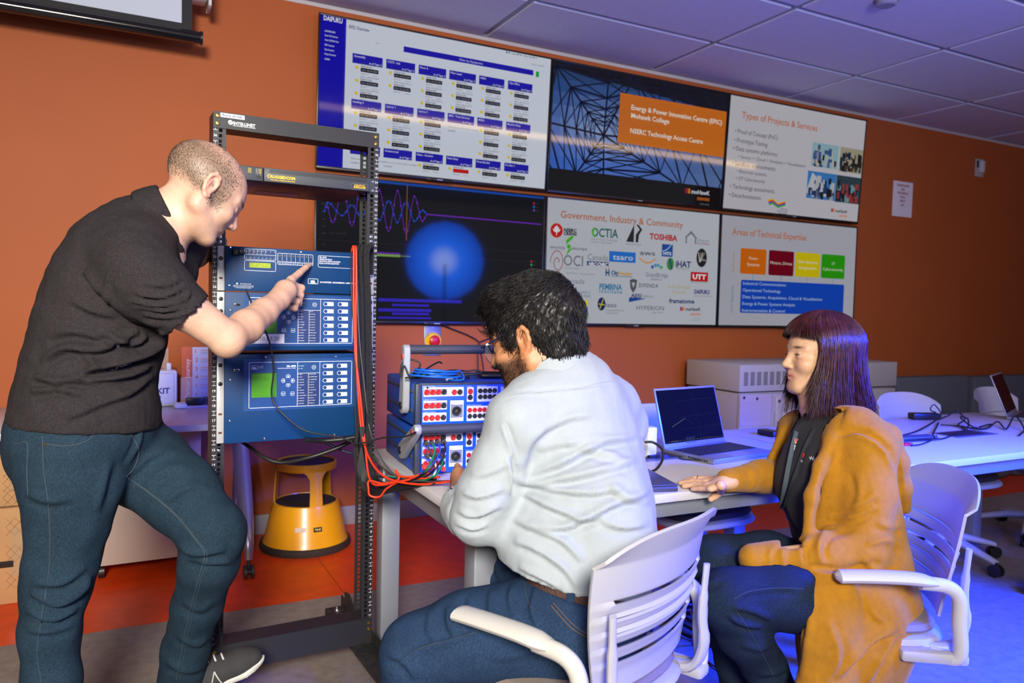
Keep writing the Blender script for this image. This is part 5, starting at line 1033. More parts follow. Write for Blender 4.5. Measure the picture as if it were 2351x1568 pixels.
for k in range(3):
    a0 = math.radians(-92+120*k); m = MB(); vs_ = []; n = 8
    for i, (z, hw, r) in enumerate(((.222, .21, .158), (.30, .20, .154), (.36, .21, .150), (.385, .30, .149), (.398, .42, .148))):
        for j in range(n+1):
            a = a0+hw*(j/n*2-1); vs_.append((r*math.cos(a), r*math.sin(a), z))
        for j in range(n+1):
            a = a0+hw*(j/n*2-1); vs_.append(((r-.006)*math.cos(a), (r-.006)*math.sin(a), z))
    R_ = 2*(n+1); fs = []
    for i in range(4):
        for j in range(n): fs += [(i*R_+j, i*R_+j+1, (i+1)*R_+j+1, (i+1)*R_+j), (i*R_+n+1+j+1, i*R_+n+1+j, (i+1)*R_+n+1+j, (i+1)*R_+n+1+j+1)]
        fs += [(i*R_, (i+1)*R_, (i+1)*R_+n+1, i*R_+n+1), (i*R_+n, i*R_+2*n+1, (i+1)*R_+2*n+1, (i+1)*R_+n)]
    m.add(vs_, fs); m.build('leg', M_yel, st)
def drum_label(ang, z, w_, h, col, tx):
    r = .214-(.214-.165)*(z-.028)/.187+.0012; c = Canvas(); n = 6
    for i in range(n): c.rect(-w_/2+w_*i/n, -h/2, -w_/2+w_*(i+1)/n, h/2, col)
    if tx: c.text(tx, 0, -h*.2, h*.4, (.8, .7, .2), 2, 'C', .03, w_=w_*.7)
    a = math.radians(ang); nrm = Vector((math.cos(a), math.sin(a), .25)).normalized(); rt_ = Vector((-math.sin(a), math.cos(a), 0)); c.build('sticker', M_gprint, st, facing((r*math.cos(a), r*math.sin(a), z), rt_, nrm.cross(rt_)))
drum_label(-118, .128, .05, .022, srgb(214, 190, 180), ''); drum_label(-93, .125, .042, .022, srgb(50, 46, 40), 'TRUE')
# ------------------------------------------------------------------ metal enclosure and grey upholstered panels at the back
YC = -.55; pt = at(1700, 838, Y=YC); pq = at(2060, 848, Y=YC); M_enc = mat('enclosure_beige', srgb(176, 170, 164), .5)
ec = empty('electrical_enclosure', (pt.x, YC, 0), 0, 'beige metal enclosure with vent slots and double doors behind the woman', 'cabinet'); ew, eh = pq.x-pt.x, pt.z
MB().box((ew/2, .25, eh-.085), (ew, .50, .17), .006).build('hood', M_enc, ec); MB().box((ew/2, .255, (eh-.18)/2), (ew-.02, .47, eh-.18), .004).build('body', M_enc, ec)
xs_ = at(1797, 950, Y=YC).x-pt.x; zd = eh-.185
for a, b in ((.008, xs_-.002), (xs_+.002, ew*.66), (ew*.66+.004, ew-.008)): MB().box(((a+b)/2, .012, zd/2+.02), (b-a, .02, zd-.04), .003).build('door', M_enc, ec)
vs_ = MB()
for i in range(7):
    for j in range(9): vs_.box((.05+.055*i, -.0005, eh-.05-.0095*j), (.034, .003, .005))
tag(vs_.build('vent_slots', mat('slot_dark', (.05, .045, .04), .8), ec, smooth=0), kind='stuff')
for x in (xs_-.05, xs_+.05):
    h = MB().box((x, -.004, zd-.12), (.045, .012, .20), .004).build('latch_plate', mat('latch_cream', srgb(190, 180, 160), .5), ec)
    for z in (zd-.05, zd-.19): MB().cyl((x, -.01, z), (x, -.016, z), .011, n=14).build('bolt', M_alu, h)
c = Canvas(); c.rect(.01, zd-.20, .27, zd-.005, srgb(186, 170, 176)); c.rect(.28, zd-.12, .38, zd-.005, srgb(182, 168, 172)); c.rect(.19, zd-.33, .29, zd-.22, srgb(130, 60, 50)); c.rect(.155, zd-.30, .18, zd-.22, srgb(110, 100, 100))
for x, z in ((.04, zd-.02), (.15, zd-.03), (.33, zd-.09)): c.circ(x, z, .010, (.03, .03, .03), 2)
for i in range(12): c.rect(.03, zd-.05-.011*i, .25-.02*(i % 3), zd-.046-.011*i, (.42, .36, .38), 2)
for i in range(6): c.rect(.29, zd-.03-.012*i, .37-.01*(i % 2), zd-.026-.012*i, (.35, .3, .32), 2)
c.build('notices', M_print, ec, facing((0, -.0012, 0)))
M_fel = mat('grey_upholstery', srgb(92, 96, 102), .9, bump=.12, bscale=500)
YP = -.30
for i, (xa, xb, yt, lab) in enumerate(((2062, 2226, 868, 'grey upholstered bench back beside the beige enclosure'), (2238, 2420, 866, 'grey upholstered bench back at the picture edge'))):
    a = at(xa, yt, Y=YP); b = at(xb, yt, Y=YP); bo = empty('bench_back', ((a.x+b.x)/2, YP, 0), 0, lab, 'bench', 'grey bench backs along the wall'); ww = b.x-a.x; hh = a.z
    MB().box((0, .06, hh/2), (ww, .12, hh), .02, seg=3).build('back_panel', M_fel, bo); MB().box((0, -.18, .21), (ww, .36, .42), .03, seg=3).build('seat', M_fel, bo)
# coil of blue-lit cables on the floor
fcp = at(1615, 1450, Z=.0); M_dk = mat('floor_cable_black', (.015, .015, .02), .35)
for i in range(3):
    pts = []
    for k in range(40): a = k/40*2*PI*2+i; pts.append((fcp.x+.11*math.cos(a)*(1+.1*math.sin(3*a+i))+.03*i, fcp.y+.16*math.sin(a)+.02*i, .006+.012*i+.006*(1+math.sin(2.3*a))))
    cable('floor_cable', pts, .0045, M_dk, ('bottom', 'middle', 'top')[i]+' loop of the black cables coiled on the floor between the two chairs', 'cable', 'cables coiled on the floor', k=3)
cable('floor_cable', [tuple(at(1585, 1400, Z=.5)), tuple(at(1598, 1440, Z=.2)), tuple(at(1590, 1480, Z=.006)), tuple(at(1640, 1530, Z=.006)), tuple(at(1700, 1555, Z=.006))], .003, mat('red_brown_wire', srgb(120, 40, 30), .4), 'thin reddish wire on the floor beside the woman\'s foot')
# ------------------------------------------------------------------ chairs
M_ch = mat('chair_white_plastic', srgb(206, 206, 210), .38)
_nt = M_ch.node_tree; _tr = _nt.nodes.new('ShaderNodeBsdfTranslucent'); _tr.inputs[0].default_value = (.62, .62, .66, 1); _mx = _nt.nodes.new('ShaderNodeMixShader'); _mx.inputs[0].default_value = .28   # thin shell lets some light through
_nt.links.new(_nt.nodes['Principled BSDF'].outputs[0], _mx.inputs[1]); _nt.links.new(_tr.outputs[0], _mx.inputs[2]); _nt.links.new(_mx.outputs[0], _nt.nodes['Material Output'].inputs['Surface'])
M_seat = mat('seat_taupe', srgb(128, 118, 108), .55, bump=.05, bscale=300)
M_seatd = mat('seat_dark', srgb(52, 44, 50), .7, bump=.1, bscale=400); M_arm = mat('arm_warm_white', srgb(206, 204, 196), .42)
def backrest_mesh(par):
    nu, nv = 36, 60; F = []; B = []
    def pt(u, v):
        top = .205+.03*v-.015*(v > .0)*0; w_ = (.175+.055*math.sin(min(1, v*1.25)*PI/2))*(1-.10*max(0, v-.86)/.14*0)
        r = 1.0
        z = .475+.345*v
        if v > .8: z -= .055*(abs(u)**3.2)*((v-.8)/.2)**1.0*.9
        y = -.205-.075*v**1.2+.065*u*u*(.4+.6*v)+.05*max(0, v-.82)/.18*-.35
        ridge = 0.
        if .10 < v < .58:
            f = (v-.10)/.096; fr_ = f-math.floor(f); ridge = .0085*(fr_**2)*min(1, max(0, (1-abs(u))*6))
        return Vector((w_*u, y-ridge, z))
    for j in range(nv+1):
        for i in range(nu+1): F.append(pt(-1+2*i/nu, j/nv))
    N = len(F); vs = []
    for j in range(nv+1):
        for i in range(nu+1):
            a = F[j*(nu+1)+min(i+1, nu)]-F[j*(nu+1)+max(i-1, 0)]; b = F[min(j+1, nv)*(nu+1)+i]-F[max(j-1, 0)*(nu+1)+i]; n = a.cross(b).normalized(); vs.append(F[j*(nu+1)+i]+n*.0)
            B.append(F[j*(nu+1)+i]+n*.007)
    W = nu+1; fs = []
    def slot(i, j):
        u = -1+2*(i+.5)/nu; v = (j+.5)/nv; f = (v-.10)/.096; return .10 < v < .58 and abs(u) < .80 and (f-math.floor(f)) > .83
    for j in range(nv):
        for i in range(nu):
            if slot(i, j): continue
            a = j*W+i; fs += [(a, a+1, a+1+W, a+W), (N+a, N+a+W, N+a+1+W, N+a+1)]
            for (di, dj, e) in ((0, -1, (a, a+1)), (1, 0, (a+1, a+1+W)), (0, 1, (a+1+W, a+W)), (-1, 0, (a+W, a))):
                ii, jj = i+di, j+dj
                if not (0 <= ii < nu and 0 <= jj < nv) or slot(ii, jj): fs.append((e[1], e[0], N+e[0], N+e[1]))
    m = MB(); m.add(F+B, fs); return m.build('backrest', M_ch, par, smooth=50)
def seatmesh(w_, d, z0, z1, n=40, crown=.006):
    m = MB(); prof = [(0, z0), (.86, z0), (.98, z0+.3*(z1-z0)), (1., .5*(z0+z1)), (.97, z1-.15*(z1-z0)), (.9, z1), (.5, z1+crown), (0, z1+crown)]; vs = []; k = len(prof)
    for i in range(n):
        t = 2*PI*i/n; c_, s_ = math.cos(t), math.sin(t); e = 3.6; q = (abs(c_)**e+abs(s_)**e)**(-1/e)
        for r, z in prof: vs.append((w_/2*c_*q*r, d/2*s_*q*r, z-.012*max(0, s_*q*r-.75)))
    m.add(vs, [(i*k+j, ((i+1) % n)*k+j, ((i+1) % n)*k+j+1, i*k+j+1) for i in range(n) for j in range(k-1)]); return m
def chair(label, loc, rz, arms=True, seat=M_seat, group='white plastic swivel chairs', dz=0., al=.115):
    o = empty('swivel_chair', (loc[0], loc[1], dz), rz, label, 'chair', group)
    seatmesh(.455, .44, .395, .43).build('seat_shell', M_ch, o); seatmesh(.43, .41, .425, .462, crown=.01).build('seat_cushion', seat, o)
    backrest_mesh(o)
    for s in (-1, 1):
        MB().tube(spline([(s*.195, -.10, .405), (s*.20, -.20, .41), (s*.198, -.235, .47), (s*.192, -.232, .55), (s*.20, -.235, .66)], 6), [.020]*7+[.017]*8+[.014]*6+[.010]*4, 10, flat=.7).build('back_upright', M_ch, o)
    MB().cyl((0, 0, .40), (0, 0, .10), .026, n=16).cyl((0, 0, .40), (0, 0, .36), .06, .09, n=16).build('gas_column', M_alu, o)
    for k in range(5):
        a = 2*PI*k/5+.3; c_, s_ = math.cos(a), math.sin(a)
        l = MB().tube([(0, 0, .115), (.12*c_, .12*s_, .11), (.27*c_, .27*s_, .075), (.295*c_, .295*s_, .068)], [.034, .028, .020, .018], 10, flat=.7).build('base_arm', M_ch, o)
        w_ = MB()
        for q in (-1, 1): t_ = Vector((-s_, c_, 0))*q*.014; b_ = Vector((.295*c_, .295*s_, .030)); w_.cyl(b_+t_*.5, b_+t_*1.5, .030, n=20)
        w_.cyl((.295*c_, .295*s_, .03), (.295*c_, .295*s_, .07), .010, n=10); w_.build('caster', M_black, o)
    if arms:
        for s in (-1, 1):
            pad = MB(); pp = spline([(s*.265, al, .590), (s*.268, .03, .596), (s*.266, -.07, .598), (s*.258, -.135, .590)], 6); n = len(pp)
            pad.tube(pp, [.012]+[.030]*(n-4)+[.027, .024, .020], 14, flat=.5, up=(0, 0, 1)); pad.build('armrest', M_arm, o)
            MB().tube(spline([(s*.262, -.10, .588), (s*.256, -.165, .580), (s*.252, -.195, .55), (s*.248, -.20, .49), (s*.240, -.205, .40), (s*.215, -.15, .395)], 7), .0175, 12).build('arm_post', M_arm, o)
            MB().box((s*.225, -.15, .395), (.05, .16, .03), .010).build('arm_bracket', M_ch, o)
    return o
chair('white plastic chair with arms under the man in the pale shirt', (.02, -2.60), math.atan2(.39, .92), al=.11)
chair('white plastic chair with arms under the woman in mustard', (.905, -2.62), math.atan2(.82, .57), al=.10)
chair('armless white chair across the table, behind the open laptop', (1.17, -1.66), PI+.04, False, M_seatd)
chair('armless white chair across the table, left of the far laptop', (2.83, -1.66), PI-.06, False, M_seatd)
chair('white chair mostly outside the picture, by the far table end', (2.86, -2.42), .5, False, M_seatd)
chair('armless white chair in the corner past the far laptop', (3.72, -1.62), PI+.1, False, M_seatd)
# ================================================================== organic shapes: smooth-union fields, polygonised
def V(p): return np.array(p, np.float32)
class Field:
    def __init__(s): s.p = []; s.M = None
    def _t(s, a): return V(a) if s.M is None else V(s.M @ Vector(a))
    def cone(s, a, b, ra, rb=None, k=.012, flat=None, op='u'):
        """capsule with two radii; flat=(axis, factor) squashes or widens it along an axis"""
        if s.M is not None and flat is not None: flat = (s.M.to_3x3() @ Vector(flat[0]), flat[1])
        s.p.append(('c', s._t(a), s._t(b), float(ra), float(ra if rb is None else rb), k, None if flat is None else (V(Vector(flat[0]).normalized()), flat[1]), op)); return s
    def chain(s, pts, rs, k=.012, flat=None, op='u'):
        for i in range(len(pts)-1): s.cone(pts[i], pts[i+1], rs[i], rs[i+1], k, flat, op)
        return s
    def ell(s, c, r, k=.012, op='u', R=None):
        """ellipsoid; R = 3 axes (rows)"""
        Rm = np.eye(3, dtype=np.float32) if R is None else np.array([list(Vector(x).normalized()) for x in R], np.float32)
        if s.M is not None: Rm = np.array([list((s.M.to_3x3() @ Vector(x)).normalized()) for x in Rm], np.float32)
        s.p.append(('e', s._t(c), V(r), Rm, None, k, None, op)); return s
    def plane(s, p, n, k=.004):
        """keep the side the normal points away from"""
        s.p.append(('h', s._t(p), V(Vector(n).normalized()), None, None, k, None, 'i')); return s
    def bbox(s, q, pad):
        if q[0] == 'c':
            m = max(q[3], q[4])*(max(1, q[6][1]) if q[6] else 1); return np.minimum(q[1], q[2])-m-pad, np.maximum(q[1], q[2])+m+pad
        m = float(q[2].max()); return q[1]-m-pad, q[1]+m+pad
    def dist(s, q, X, Y, Z):
        if q[0] == 'c':
            a, b = q[1], q[2]; px, py, pz = X-a[0], Y-a[1], Z-a[2]; ab = b-a
            if q[6]:
                n, f = q[6]; g = (px*n[0]+py*n[1]+pz*n[2])*(1/f-1); px = px+n[0]*g; py = py+n[1]*g; pz = pz+n[2]*g
                ab = ab+n*(float(ab@n)*(1/f-1))
            L = float(ab@ab)+1e-12; t = np.clip((px*ab[0]+py*ab[1]+pz*ab[2])/L, 0, 1)
            return np.sqrt((px-t*ab[0])**2+(py-t*ab[1])**2+(pz-t*ab[2])**2)-(q[3]+(q[4]-q[3])*t)
        if q[0] == 'e':
            c, r, R = q[1], q[2], q[3]; dx, dy, dz = X-c[0], Y-c[1], Z-c[2]; k0 = 0; k1 = 0
            for i in range(3):
                u = dx*R[i, 0]+dy*R[i, 1]+dz*R[i, 2]; k0 = k0+(u/r[i])**2; k1 = k1+(u/r[i]**2)**2
            k0 = np.sqrt(k0); k1 = np.sqrt(k1)+1e-9; return k0*(k0-1)/k1
    def mesh(s, h, fine=(), pad=.02):
        lo = np.min([s.bbox(q, pad)[0] for q in s.p if q[7] == 'u'], 0); hi = np.max([s.bbox(q, pad)[1] for q in s.p if q[7] == 'u'], 0)
        ax = []
        for i in range(3):
            c = [float(lo[i])]
            while c[-1] < hi[i]:
                st = h
                for (fl, fh, hf) in fine:
                    if fl[i]-hf <= c[-1] <= fh[i]: st = min(st, hf)
                c.append(c[-1]+st)
            ax.append(np.array(c, np.float32))
        F = np.full([len(a) for a in ax], .06, np.float32)
        for q in s.p:
            k = q[5]
            if q[0] == 'h':
                d = (ax[0][:, None, None]-q[1][0])*q[2][0]+(ax[1][None, :, None]-q[1][1])*q[2][1]+(ax[2][None, None, :]-q[1][2])*q[2][2]
                np.maximum(F, d, out=F); continue
            b0, b1 = s.bbox(q, k+3*h); sl = []
            for i in range(3): sl.append(slice(int(np.searchsorted(ax[i], b0[i])), int(np.searchsorted(ax[i], b1[i]))))
            if any(x.stop-x.start < 1 for x in sl): continue
            X = ax[0][sl[0]][:, None, None]; Y = ax[1][sl[1]][None, :, None]; Z = ax[2][sl[2]][None, None, :]
            d = s.dist(q, X, Y, Z); f = F[tuple(sl)]
            if q[7] == 'u': g = np.clip(.5+.5*(f-d)/k, 0, 1); F[tuple(sl)] = f+(d-f)*g-k*g*(1-g)
            else: d = -d; g = np.clip(.5-.5*(f-d)/k, 0, 1); F[tuple(sl)] = f+(d-f)*g+k*g*(1-g)
        return nets(F, ax)
def nets(F, ax):
    S = F < 0; n = [len(a)-1 for a in ax]
    c = np.zeros(n, np.int8)
    for i in (0, 1):
        for j in (0, 1):
            for k in (0, 1): c += S[i:n[0]+i, j:n[1]+j, k:n[2]+k]
    act = (c > 0) & (c < 8); idx = np.argwhere(act); m = len(idx)
    ids = np.full(n, -1, np.int32); ids[act] = np.arange(m)
    acc = np.zeros((m, 3), np.float32); cnt = np.zeros((m, 1), np.float32)
    C = [np.array(o) for o in np.ndindex(2, 2, 2)]
    vals = {tuple(o): F[idx[:, 0]+o[0], idx[:, 1]+o[1], idx[:, 2]+o[2]] for o in C}
    for o in C:
        for a in range(3):
            if o[a] == 0:
                o2 = o.copy(); o2[a] = 1; f1 = vals[tuple(o)]; f2 = vals[tuple(o2)]; sg = (f1 < 0) != (f2 < 0)
                t = np.where(sg, f1/np.where(sg, f1-f2, 1), 0); e = np.tile(o.astype(np.float32), (m, 1)); e[:, a] = t
                acc += e*sg[:, None]; cnt += sg[:, None]
    q = acc/np.maximum(cnt, 1); v = np.empty((m, 3), np.float32)
    for a in range(3): x0 = ax[a][idx[:, a]]; v[:, a] = x0+q[:, a]*(ax[a][idx[:, a]+1]-x0)
    fs = []
    for a in range(3):
        b, d = (a+1) % 3, (a+2) % 3
        s1 = [slice(None)]*3; s2 = [slice(None)]*3; s1[a] = slice(0, -1); s2[a] = slice(1, None); s1[b] = s2[b] = slice(1, -1); s1[d] = s2[d] = slice(1, -1)
        A_ = S[tuple(s1)]; B_ = S[tuple(s2)]; e = np.argwhere(A_ != B_); 
        if not len(e): continue
        fl = A_[A_ != B_]; e[:, b] += 1; e[:, d] += 1
        def g(db, dd): w_ = e.copy(); w_[:, b] -= db; w_[:, d] -= dd; return ids[w_[:, 0], w_[:, 1], w_[:, 2]]
        qd = np.stack([g(1, 1), g(0, 1), g(0, 0), g(1, 0)], 1); qd[~fl] = qd[~fl][:, ::-1]; fs.append(qd)
    f = np.concatenate(fs); f = f[(f >= 0).all(1)]
    return v, f
def vnormals(v, f):
    n = np.cross(v[f[:, 2]]-v[f[:, 0]], v[f[:, 3]]-v[f[:, 1]]); N = np.zeros_like(v)
    for k in range(4): np.add.at(N, f[:, k], n)
    return N/(np.linalg.norm(N, axis=1, keepdims=True)+1e-12)
def relax(v, f, it=1, lam=.5):
    e = np.concatenate([f[:, [0, 1]], f[:, [1, 2]], f[:, [2, 3]], f[:, [3, 0]]])
    for _ in range(it):
        a = np.zeros_like(v); c = np.zeros((len(v), 1), np.float32); np.add.at(a, e[:, 0], v[e[:, 1]]); np.add.at(c, e[:, 0], 1); np.add.at(a, e[:, 1], v[e[:, 0]]); np.add.at(c, e[:, 1], 1)
        v = v+lam*(a/np.maximum(c, 1)-v)
    return v
_RT, _UP, _FW, _CM = V(RT), V(UP), V(FW), V(CAMV)
def topx(v):
    d = v-_CM; z = d@_FW; return np.stack([1175.5+FPX*(d@_RT)/z, 784-FPX*(d@_UP)/z], 1), z
def seglen(P_, a, b):
    ab = b-a; t = np.clip(((P_-a)@ab)/(ab@ab+1e-9), 0, 1); return np.linalg.norm(P_-a-t[:, None]*ab, axis=1), t
def folds(v, f, lst, nz=1.35):
    """cloth folds: each (polyline as seen in the photo, width px, height m) raises a ridge with a crease below it, on the side facing the viewer"""
    N = vnormals(v, f); p, z = topx(v); vis = np.clip(-((v-_CM)/np.linalg.norm(v-_CM, axis=1, keepdims=True)*N).sum(1)*2.2, 0, 1)
    D = np.zeros(len(v), np.float32)
    for pl, w_, amp in lst:
        pts = np.array([(q[0], q[1]) for q in (spline([(x, y, 0) for x, y in pl], 5) if len(pl) > 2 else [Vector((*pl[0], 0)), Vector((*pl[1], 0))])]); n = len(pts)
        lo = pts.min(0)-4*w_; hi = pts.max(0)+4*w_; sel = np.where((p > lo).all(1) & (p < hi).all(1))[0]
        if not len(sel): continue
        best = np.full(len(sel), 1e9); tt = np.zeros(len(sel)); sd = np.zeros(len(sel))
        for i in range(n-1):
            d, t = seglen(p[sel], pts[i], pts[i+1]); b = d < best; best[b] = d[b]; tt[b] = ((i+t)/(n-1))[b]
            e = pts[i+1]-pts[i]; cr = e[0]*(p[sel][:, 1]-pts[i][1])-e[1]*(p[sel][:, 0]-pts[i][0]); sd[b] = np.sign(cr)[b]
        env = np.sin(np.clip(tt, 0, 1)*PI)**.5; x = best/w_*np.where(sd == 0, 1, sd)
        D[sel] += (nz*amp*env*(np.exp(-(x+.0)**2)-.8*np.exp(-((x-1.5)/.9)**2))).astype(np.float32)
    return v+N*(D*vis)[:, None]
def wob(v, scale, seed, warp=.6):
    """cheap smooth noise in [-1,1]"""
    r = np.random.default_rng(seed); o = np.zeros(len(v), np.float32); u = v*scale
    for i in range(5):
        d = r.normal(size=3); d /= np.linalg.norm(d); d2 = r.normal(size=3); o += np.sin(u@d*(1+.5*i)+r.uniform(0, 6)+warp*np.sin(u@d2*.8+r.uniform(0, 6)))/(1+.4*i)
    return o/2.2
def skin_obj(name, v, f, m, parent=None, col=None):
    me = bpy.data.meshes.new(name); me.from_pydata(v.tolist(), [], f.tolist()); me.materials.append(m)
    me.polygons.foreach_set('use_smooth', [True]*len(me.polygons))
    if col is not None:
        a = me.color_attributes.new('col', 'FLOAT_COLOR', 'POINT'); a.data.foreach_set('color', np.concatenate([col, np.ones((len(v), 1))], 1).astype(np.float32).ravel())
    return link(name, me, parent)
def headM(px_, py_, d, fx, fu, away, scale=1., roll=0.):
    """head frame at a photo position: forward = fx*right + fu*up + away*forward of the view"""
    f = (RT*fx+UP*fu+FW*away).normalized(); u = UP+FW*.0; u = (u-f*u.dot(f)).normalized(); r = f.cross(u)
    if roll: q = Matrix.Rotation(roll, 3, f); u = q @ u; r = q @ r
    M_ = Matrix((r, f, u)).transposed().to_4x4()*1.; M_ = M_ @ Matrix.Scale(scale, 4); M_.translation = at(px_, py_, d); return M_
def head(F, M_, jaw=1., nose=1., fem=False, ears=(-1, 1)):
    F.M = M_; s = M_.to_scale().x; o = F.cone
    E = lambda c, r, k=.012, op='u', R=None: F.ell(c, [x*s for x in r], k*s, op, R)
    def Cn(a, b, ra, rb=None, k=.010, op='u'): F.cone(a, b, ra*s, (ra if rb is None else rb)*s, k*s, None, op)
    E((0, -.018, .040), (.0775, .100, .080)); E((0, .012, .018), (.071, .082, .075), .02)
    E((0, .030, -.042), (.058*jaw, .062, .070), .022)
    for q in (-1, 1):
        Cn((q*.056*jaw, -.004, -.050), (q*.020, .066, -.096), .019, .017, .022); Cn((q*.058*jaw, -.008, -.012), (q*.056*jaw, -.004, -.052), .017, .018, .02)
        E((q*.040, .060, -.028), (.026, .028 if fem else .024, .026), .016); Cn((q*.046, .066, .020), (q*.012, .084, .021), .0065 if fem else .0095, .0065 if fem else .0095, .012)
        E((q*.032, .096, .000), (.017, .014, .0105), .010, 's'); E((q*.032, .0745, -.0005), (.0128, .0128, .0128), .002)
        Cn((q*.045, .071, .006), (q*.020, .083, .0065), .0035, .0035, .004); Cn((q*.044, .070, -.0095), (q*.021, .081, -.0095), .0030, .0030, .005)
        E((q*.0125*nose, .094, -.034), (.0085*nose, .010, .0075), .006)
        Cn((q*.021, .080, -.061), (0, .0885, -.0575), .0035, .0048, .006); Cn((q*.019, .080, -.063), (0, .0875, -.0675), .0038, .0058, .006)
    Cn((0, .082, .014), (0, .103*1., -.027), .0085, .0105*nose, .010); E((0, .104, -.030), (.0105*nose, .0105, .0095), .006)
    E((0, .070 if fem else .074, -.098), (.021*jaw, .015, .015), .018); Cn((0, .086, -.046), (0, .084, -.053), .005, .005, .01)
    for q in ears:
        x = q*.0745; pts = [(x, .001, -.002), (x+q*.002, .004, .012), (x+q*.006, -.001, .026), (x+q*.010, -.013, .030), (x+q*.012, -.022, .018), (x+q*.011, -.023, -.002), (x+q*.008, -.016, -.019), (x+q*.004, -.005, -.030), (x+q*.001, .003, -.025)]
        F.chain(pts, [r_*s for r_ in (.004, .0045, .005, .0052, .005, .0046, .0046, .0062, .005)], .004*s)
        E((x+q*.003, -.008, .000), (.006, .016, .024), .006); E((x+q*.009, -.004, .003), (.0055, .008, .012), .004, 's')
        Cn((x+q*.006, -.014, .010), (x+q*.009, -.015, -.008), .004, .004, .004)
    F.M = None
def finger(F, pts, r0, r1, k=.004): F.chain(pts, list(np.linspace(r0, r1, len(pts))), k)
M_skin1 = mat_attr('skin_fair', .48, sss=.12, bump=.08, bscale=260, noise=.05, nscale=90)
M_skin2 = mat_attr('skin_brown', .46, sss=.10, bump=.08, bscale=260, noise=.05, nscale=90)
def fabric(name, col, rough, scale, bump, var=.12, sheen=0., stretch=(1, 1, 1), vs=140.):
    m = mat(name, col, rough, bump=bump, bscale=scale, var=var, vscale=vs, sheen=sheen); return m
class Field2(Field):
    def fn(s, func, lo, hi, k, op): s.p.append(('f', V(lo), V(hi), func, None, k, None, op)); return s
    def bbox(s, q, pad): return (q[1]-pad, q[2]+pad) if q[0] == 'f' else Field.bbox(s, q, pad)
    def dist(s, q, X, Y, Z): return q[3](X, Y, Z) if q[0] == 'f' else Field.dist(s, q, X, Y, Z)
def strands(name, paths, r, m, parent, tip=.25):
    """many thin tapered hairs as one mesh; paths (n,k,3)"""
    P_ = np.asarray(paths, np.float32); n, k, _ = P_.shape; T = np.gradient(P_, axis=1); T /= np.linalg.norm(T, axis=2, keepdims=True)+1e-9
    up = np.array((.31, .22, .93), np.float32); A_ = np.cross(T, up); A_ /= np.linalg.norm(A_, axis=2, keepdims=True)+1e-9; B_ = np.cross(T, A_)
    rr = np.broadcast_to(np.asarray(r, np.float32).reshape(-1, 1) if np.ndim(r) else np.float32(r), (n, 1))*np.concatenate([np.linspace(.7, 1, k//2), np.linspace(1, tip, k-k//2)])[None]
    vs_ = np.stack([P_+(A_*math.cos(a)+B_*math.sin(a))*rr[..., None] for a in (0, 2*PI/3, 4*PI/3)], 2).reshape(-1, 3)
    b = (np.arange(n)[:, None, None]*k+np.arange(k-1)[None, :, None])*3; j = np.arange(3)[None, None]; j2 = (j+1) % 3
    fs = np.stack([b+j, b+j2, b+3+j2, b+3+j], 3).reshape(-1, 4)
    me = bpy.data.meshes.new(name); me.from_pydata(vs_.tolist(), [], fs.tolist()); me.materials.append(m); me.polygons.foreach_set('use_smooth', [True]*len(fs))
    return tag(link(name, me, parent), kind='stuff')
def comb(v, N, M_, n, ln, flow, lift, rad, seed, keep=None, curl=.0):
    r = np.random.default_rng(seed); ii = r.choice(len(v), n); R3 = np.array(M_.to_3x3().normalized()).astype(np.float32); p = v[ii].copy(); nn = N[ii]
    Lp = (p-V(M_.translation))@np.linalg.inv(R3).T; d = flow(Lp)@R3.T; d = d-nn*(d*nn).sum(1, keepdims=True)*.9; d /= np.linalg.norm(d, axis=1, keepdims=True)+1e-9
    d += r.normal(size=d.shape)*.13; out = []; l = ln*r.uniform(.6, 1.3, (n, 1)); K = 6; g = r.normal(size=d.shape)*.25*curl
    for k in range(K): t = k/(K-1); out.append(p+d*l*t+nn*(lift*r.uniform(.5, 1.5, (n, 1))*math.sin(t*PI*.75)-.001)-nn*l*.42*t*t+g*l*t*t)
    o = np.stack(out, 1); return o if keep is None else o[keep(Lp)]
# ================================================================== person pointing at the relay
def Q(x, y, d): return at(x, y, d)
LAT = (Q(330, 625, 1.74)-Q(405, 545, 2.10)).normalized()      # body's far-to-near axis
hM = headM(470, 441, 1.93, .66, -.56, .50, 1.0)
sk = Field(); head(sk, hM, 1.0, 1.0)
neckb = Q(352, 512, 1.91); sk.chain([neckb, Q(395, 492, 1.92), Q(440, 462, 1.93)], [.070, .060, .060], .03)
sk.cone(hM @ Vector((0, .02, -.075)), Q(395, 505, 1.92), .035, .045, .03)
tor = [Q(185, 990, 1.86), Q(205, 880, 1.86), Q(228, 780, 1.86), Q(262, 680, 1.87), Q(300, 590, 1.88), Q(340, 530, 1.90)]
sk.chain(tor, [.150, .125, .120, .130, .125, .085], .03, (LAT, 1.1))
rs, re, rw = Q(318, 628, 1.745), Q(522, 778, 1.86), Q(640, 688, 2.13)
sk.chain([rs, Q(420, 705, 1.79), re], [.056, .049, .041], .02); sk.cone(re, Q(521, 788, 1.87), .037, .036, .015)
sk.chain([re, Q(565, 750, 1.95), Q(605, 717, 2.05), rw], [.040, .042, .036, .029], .015)

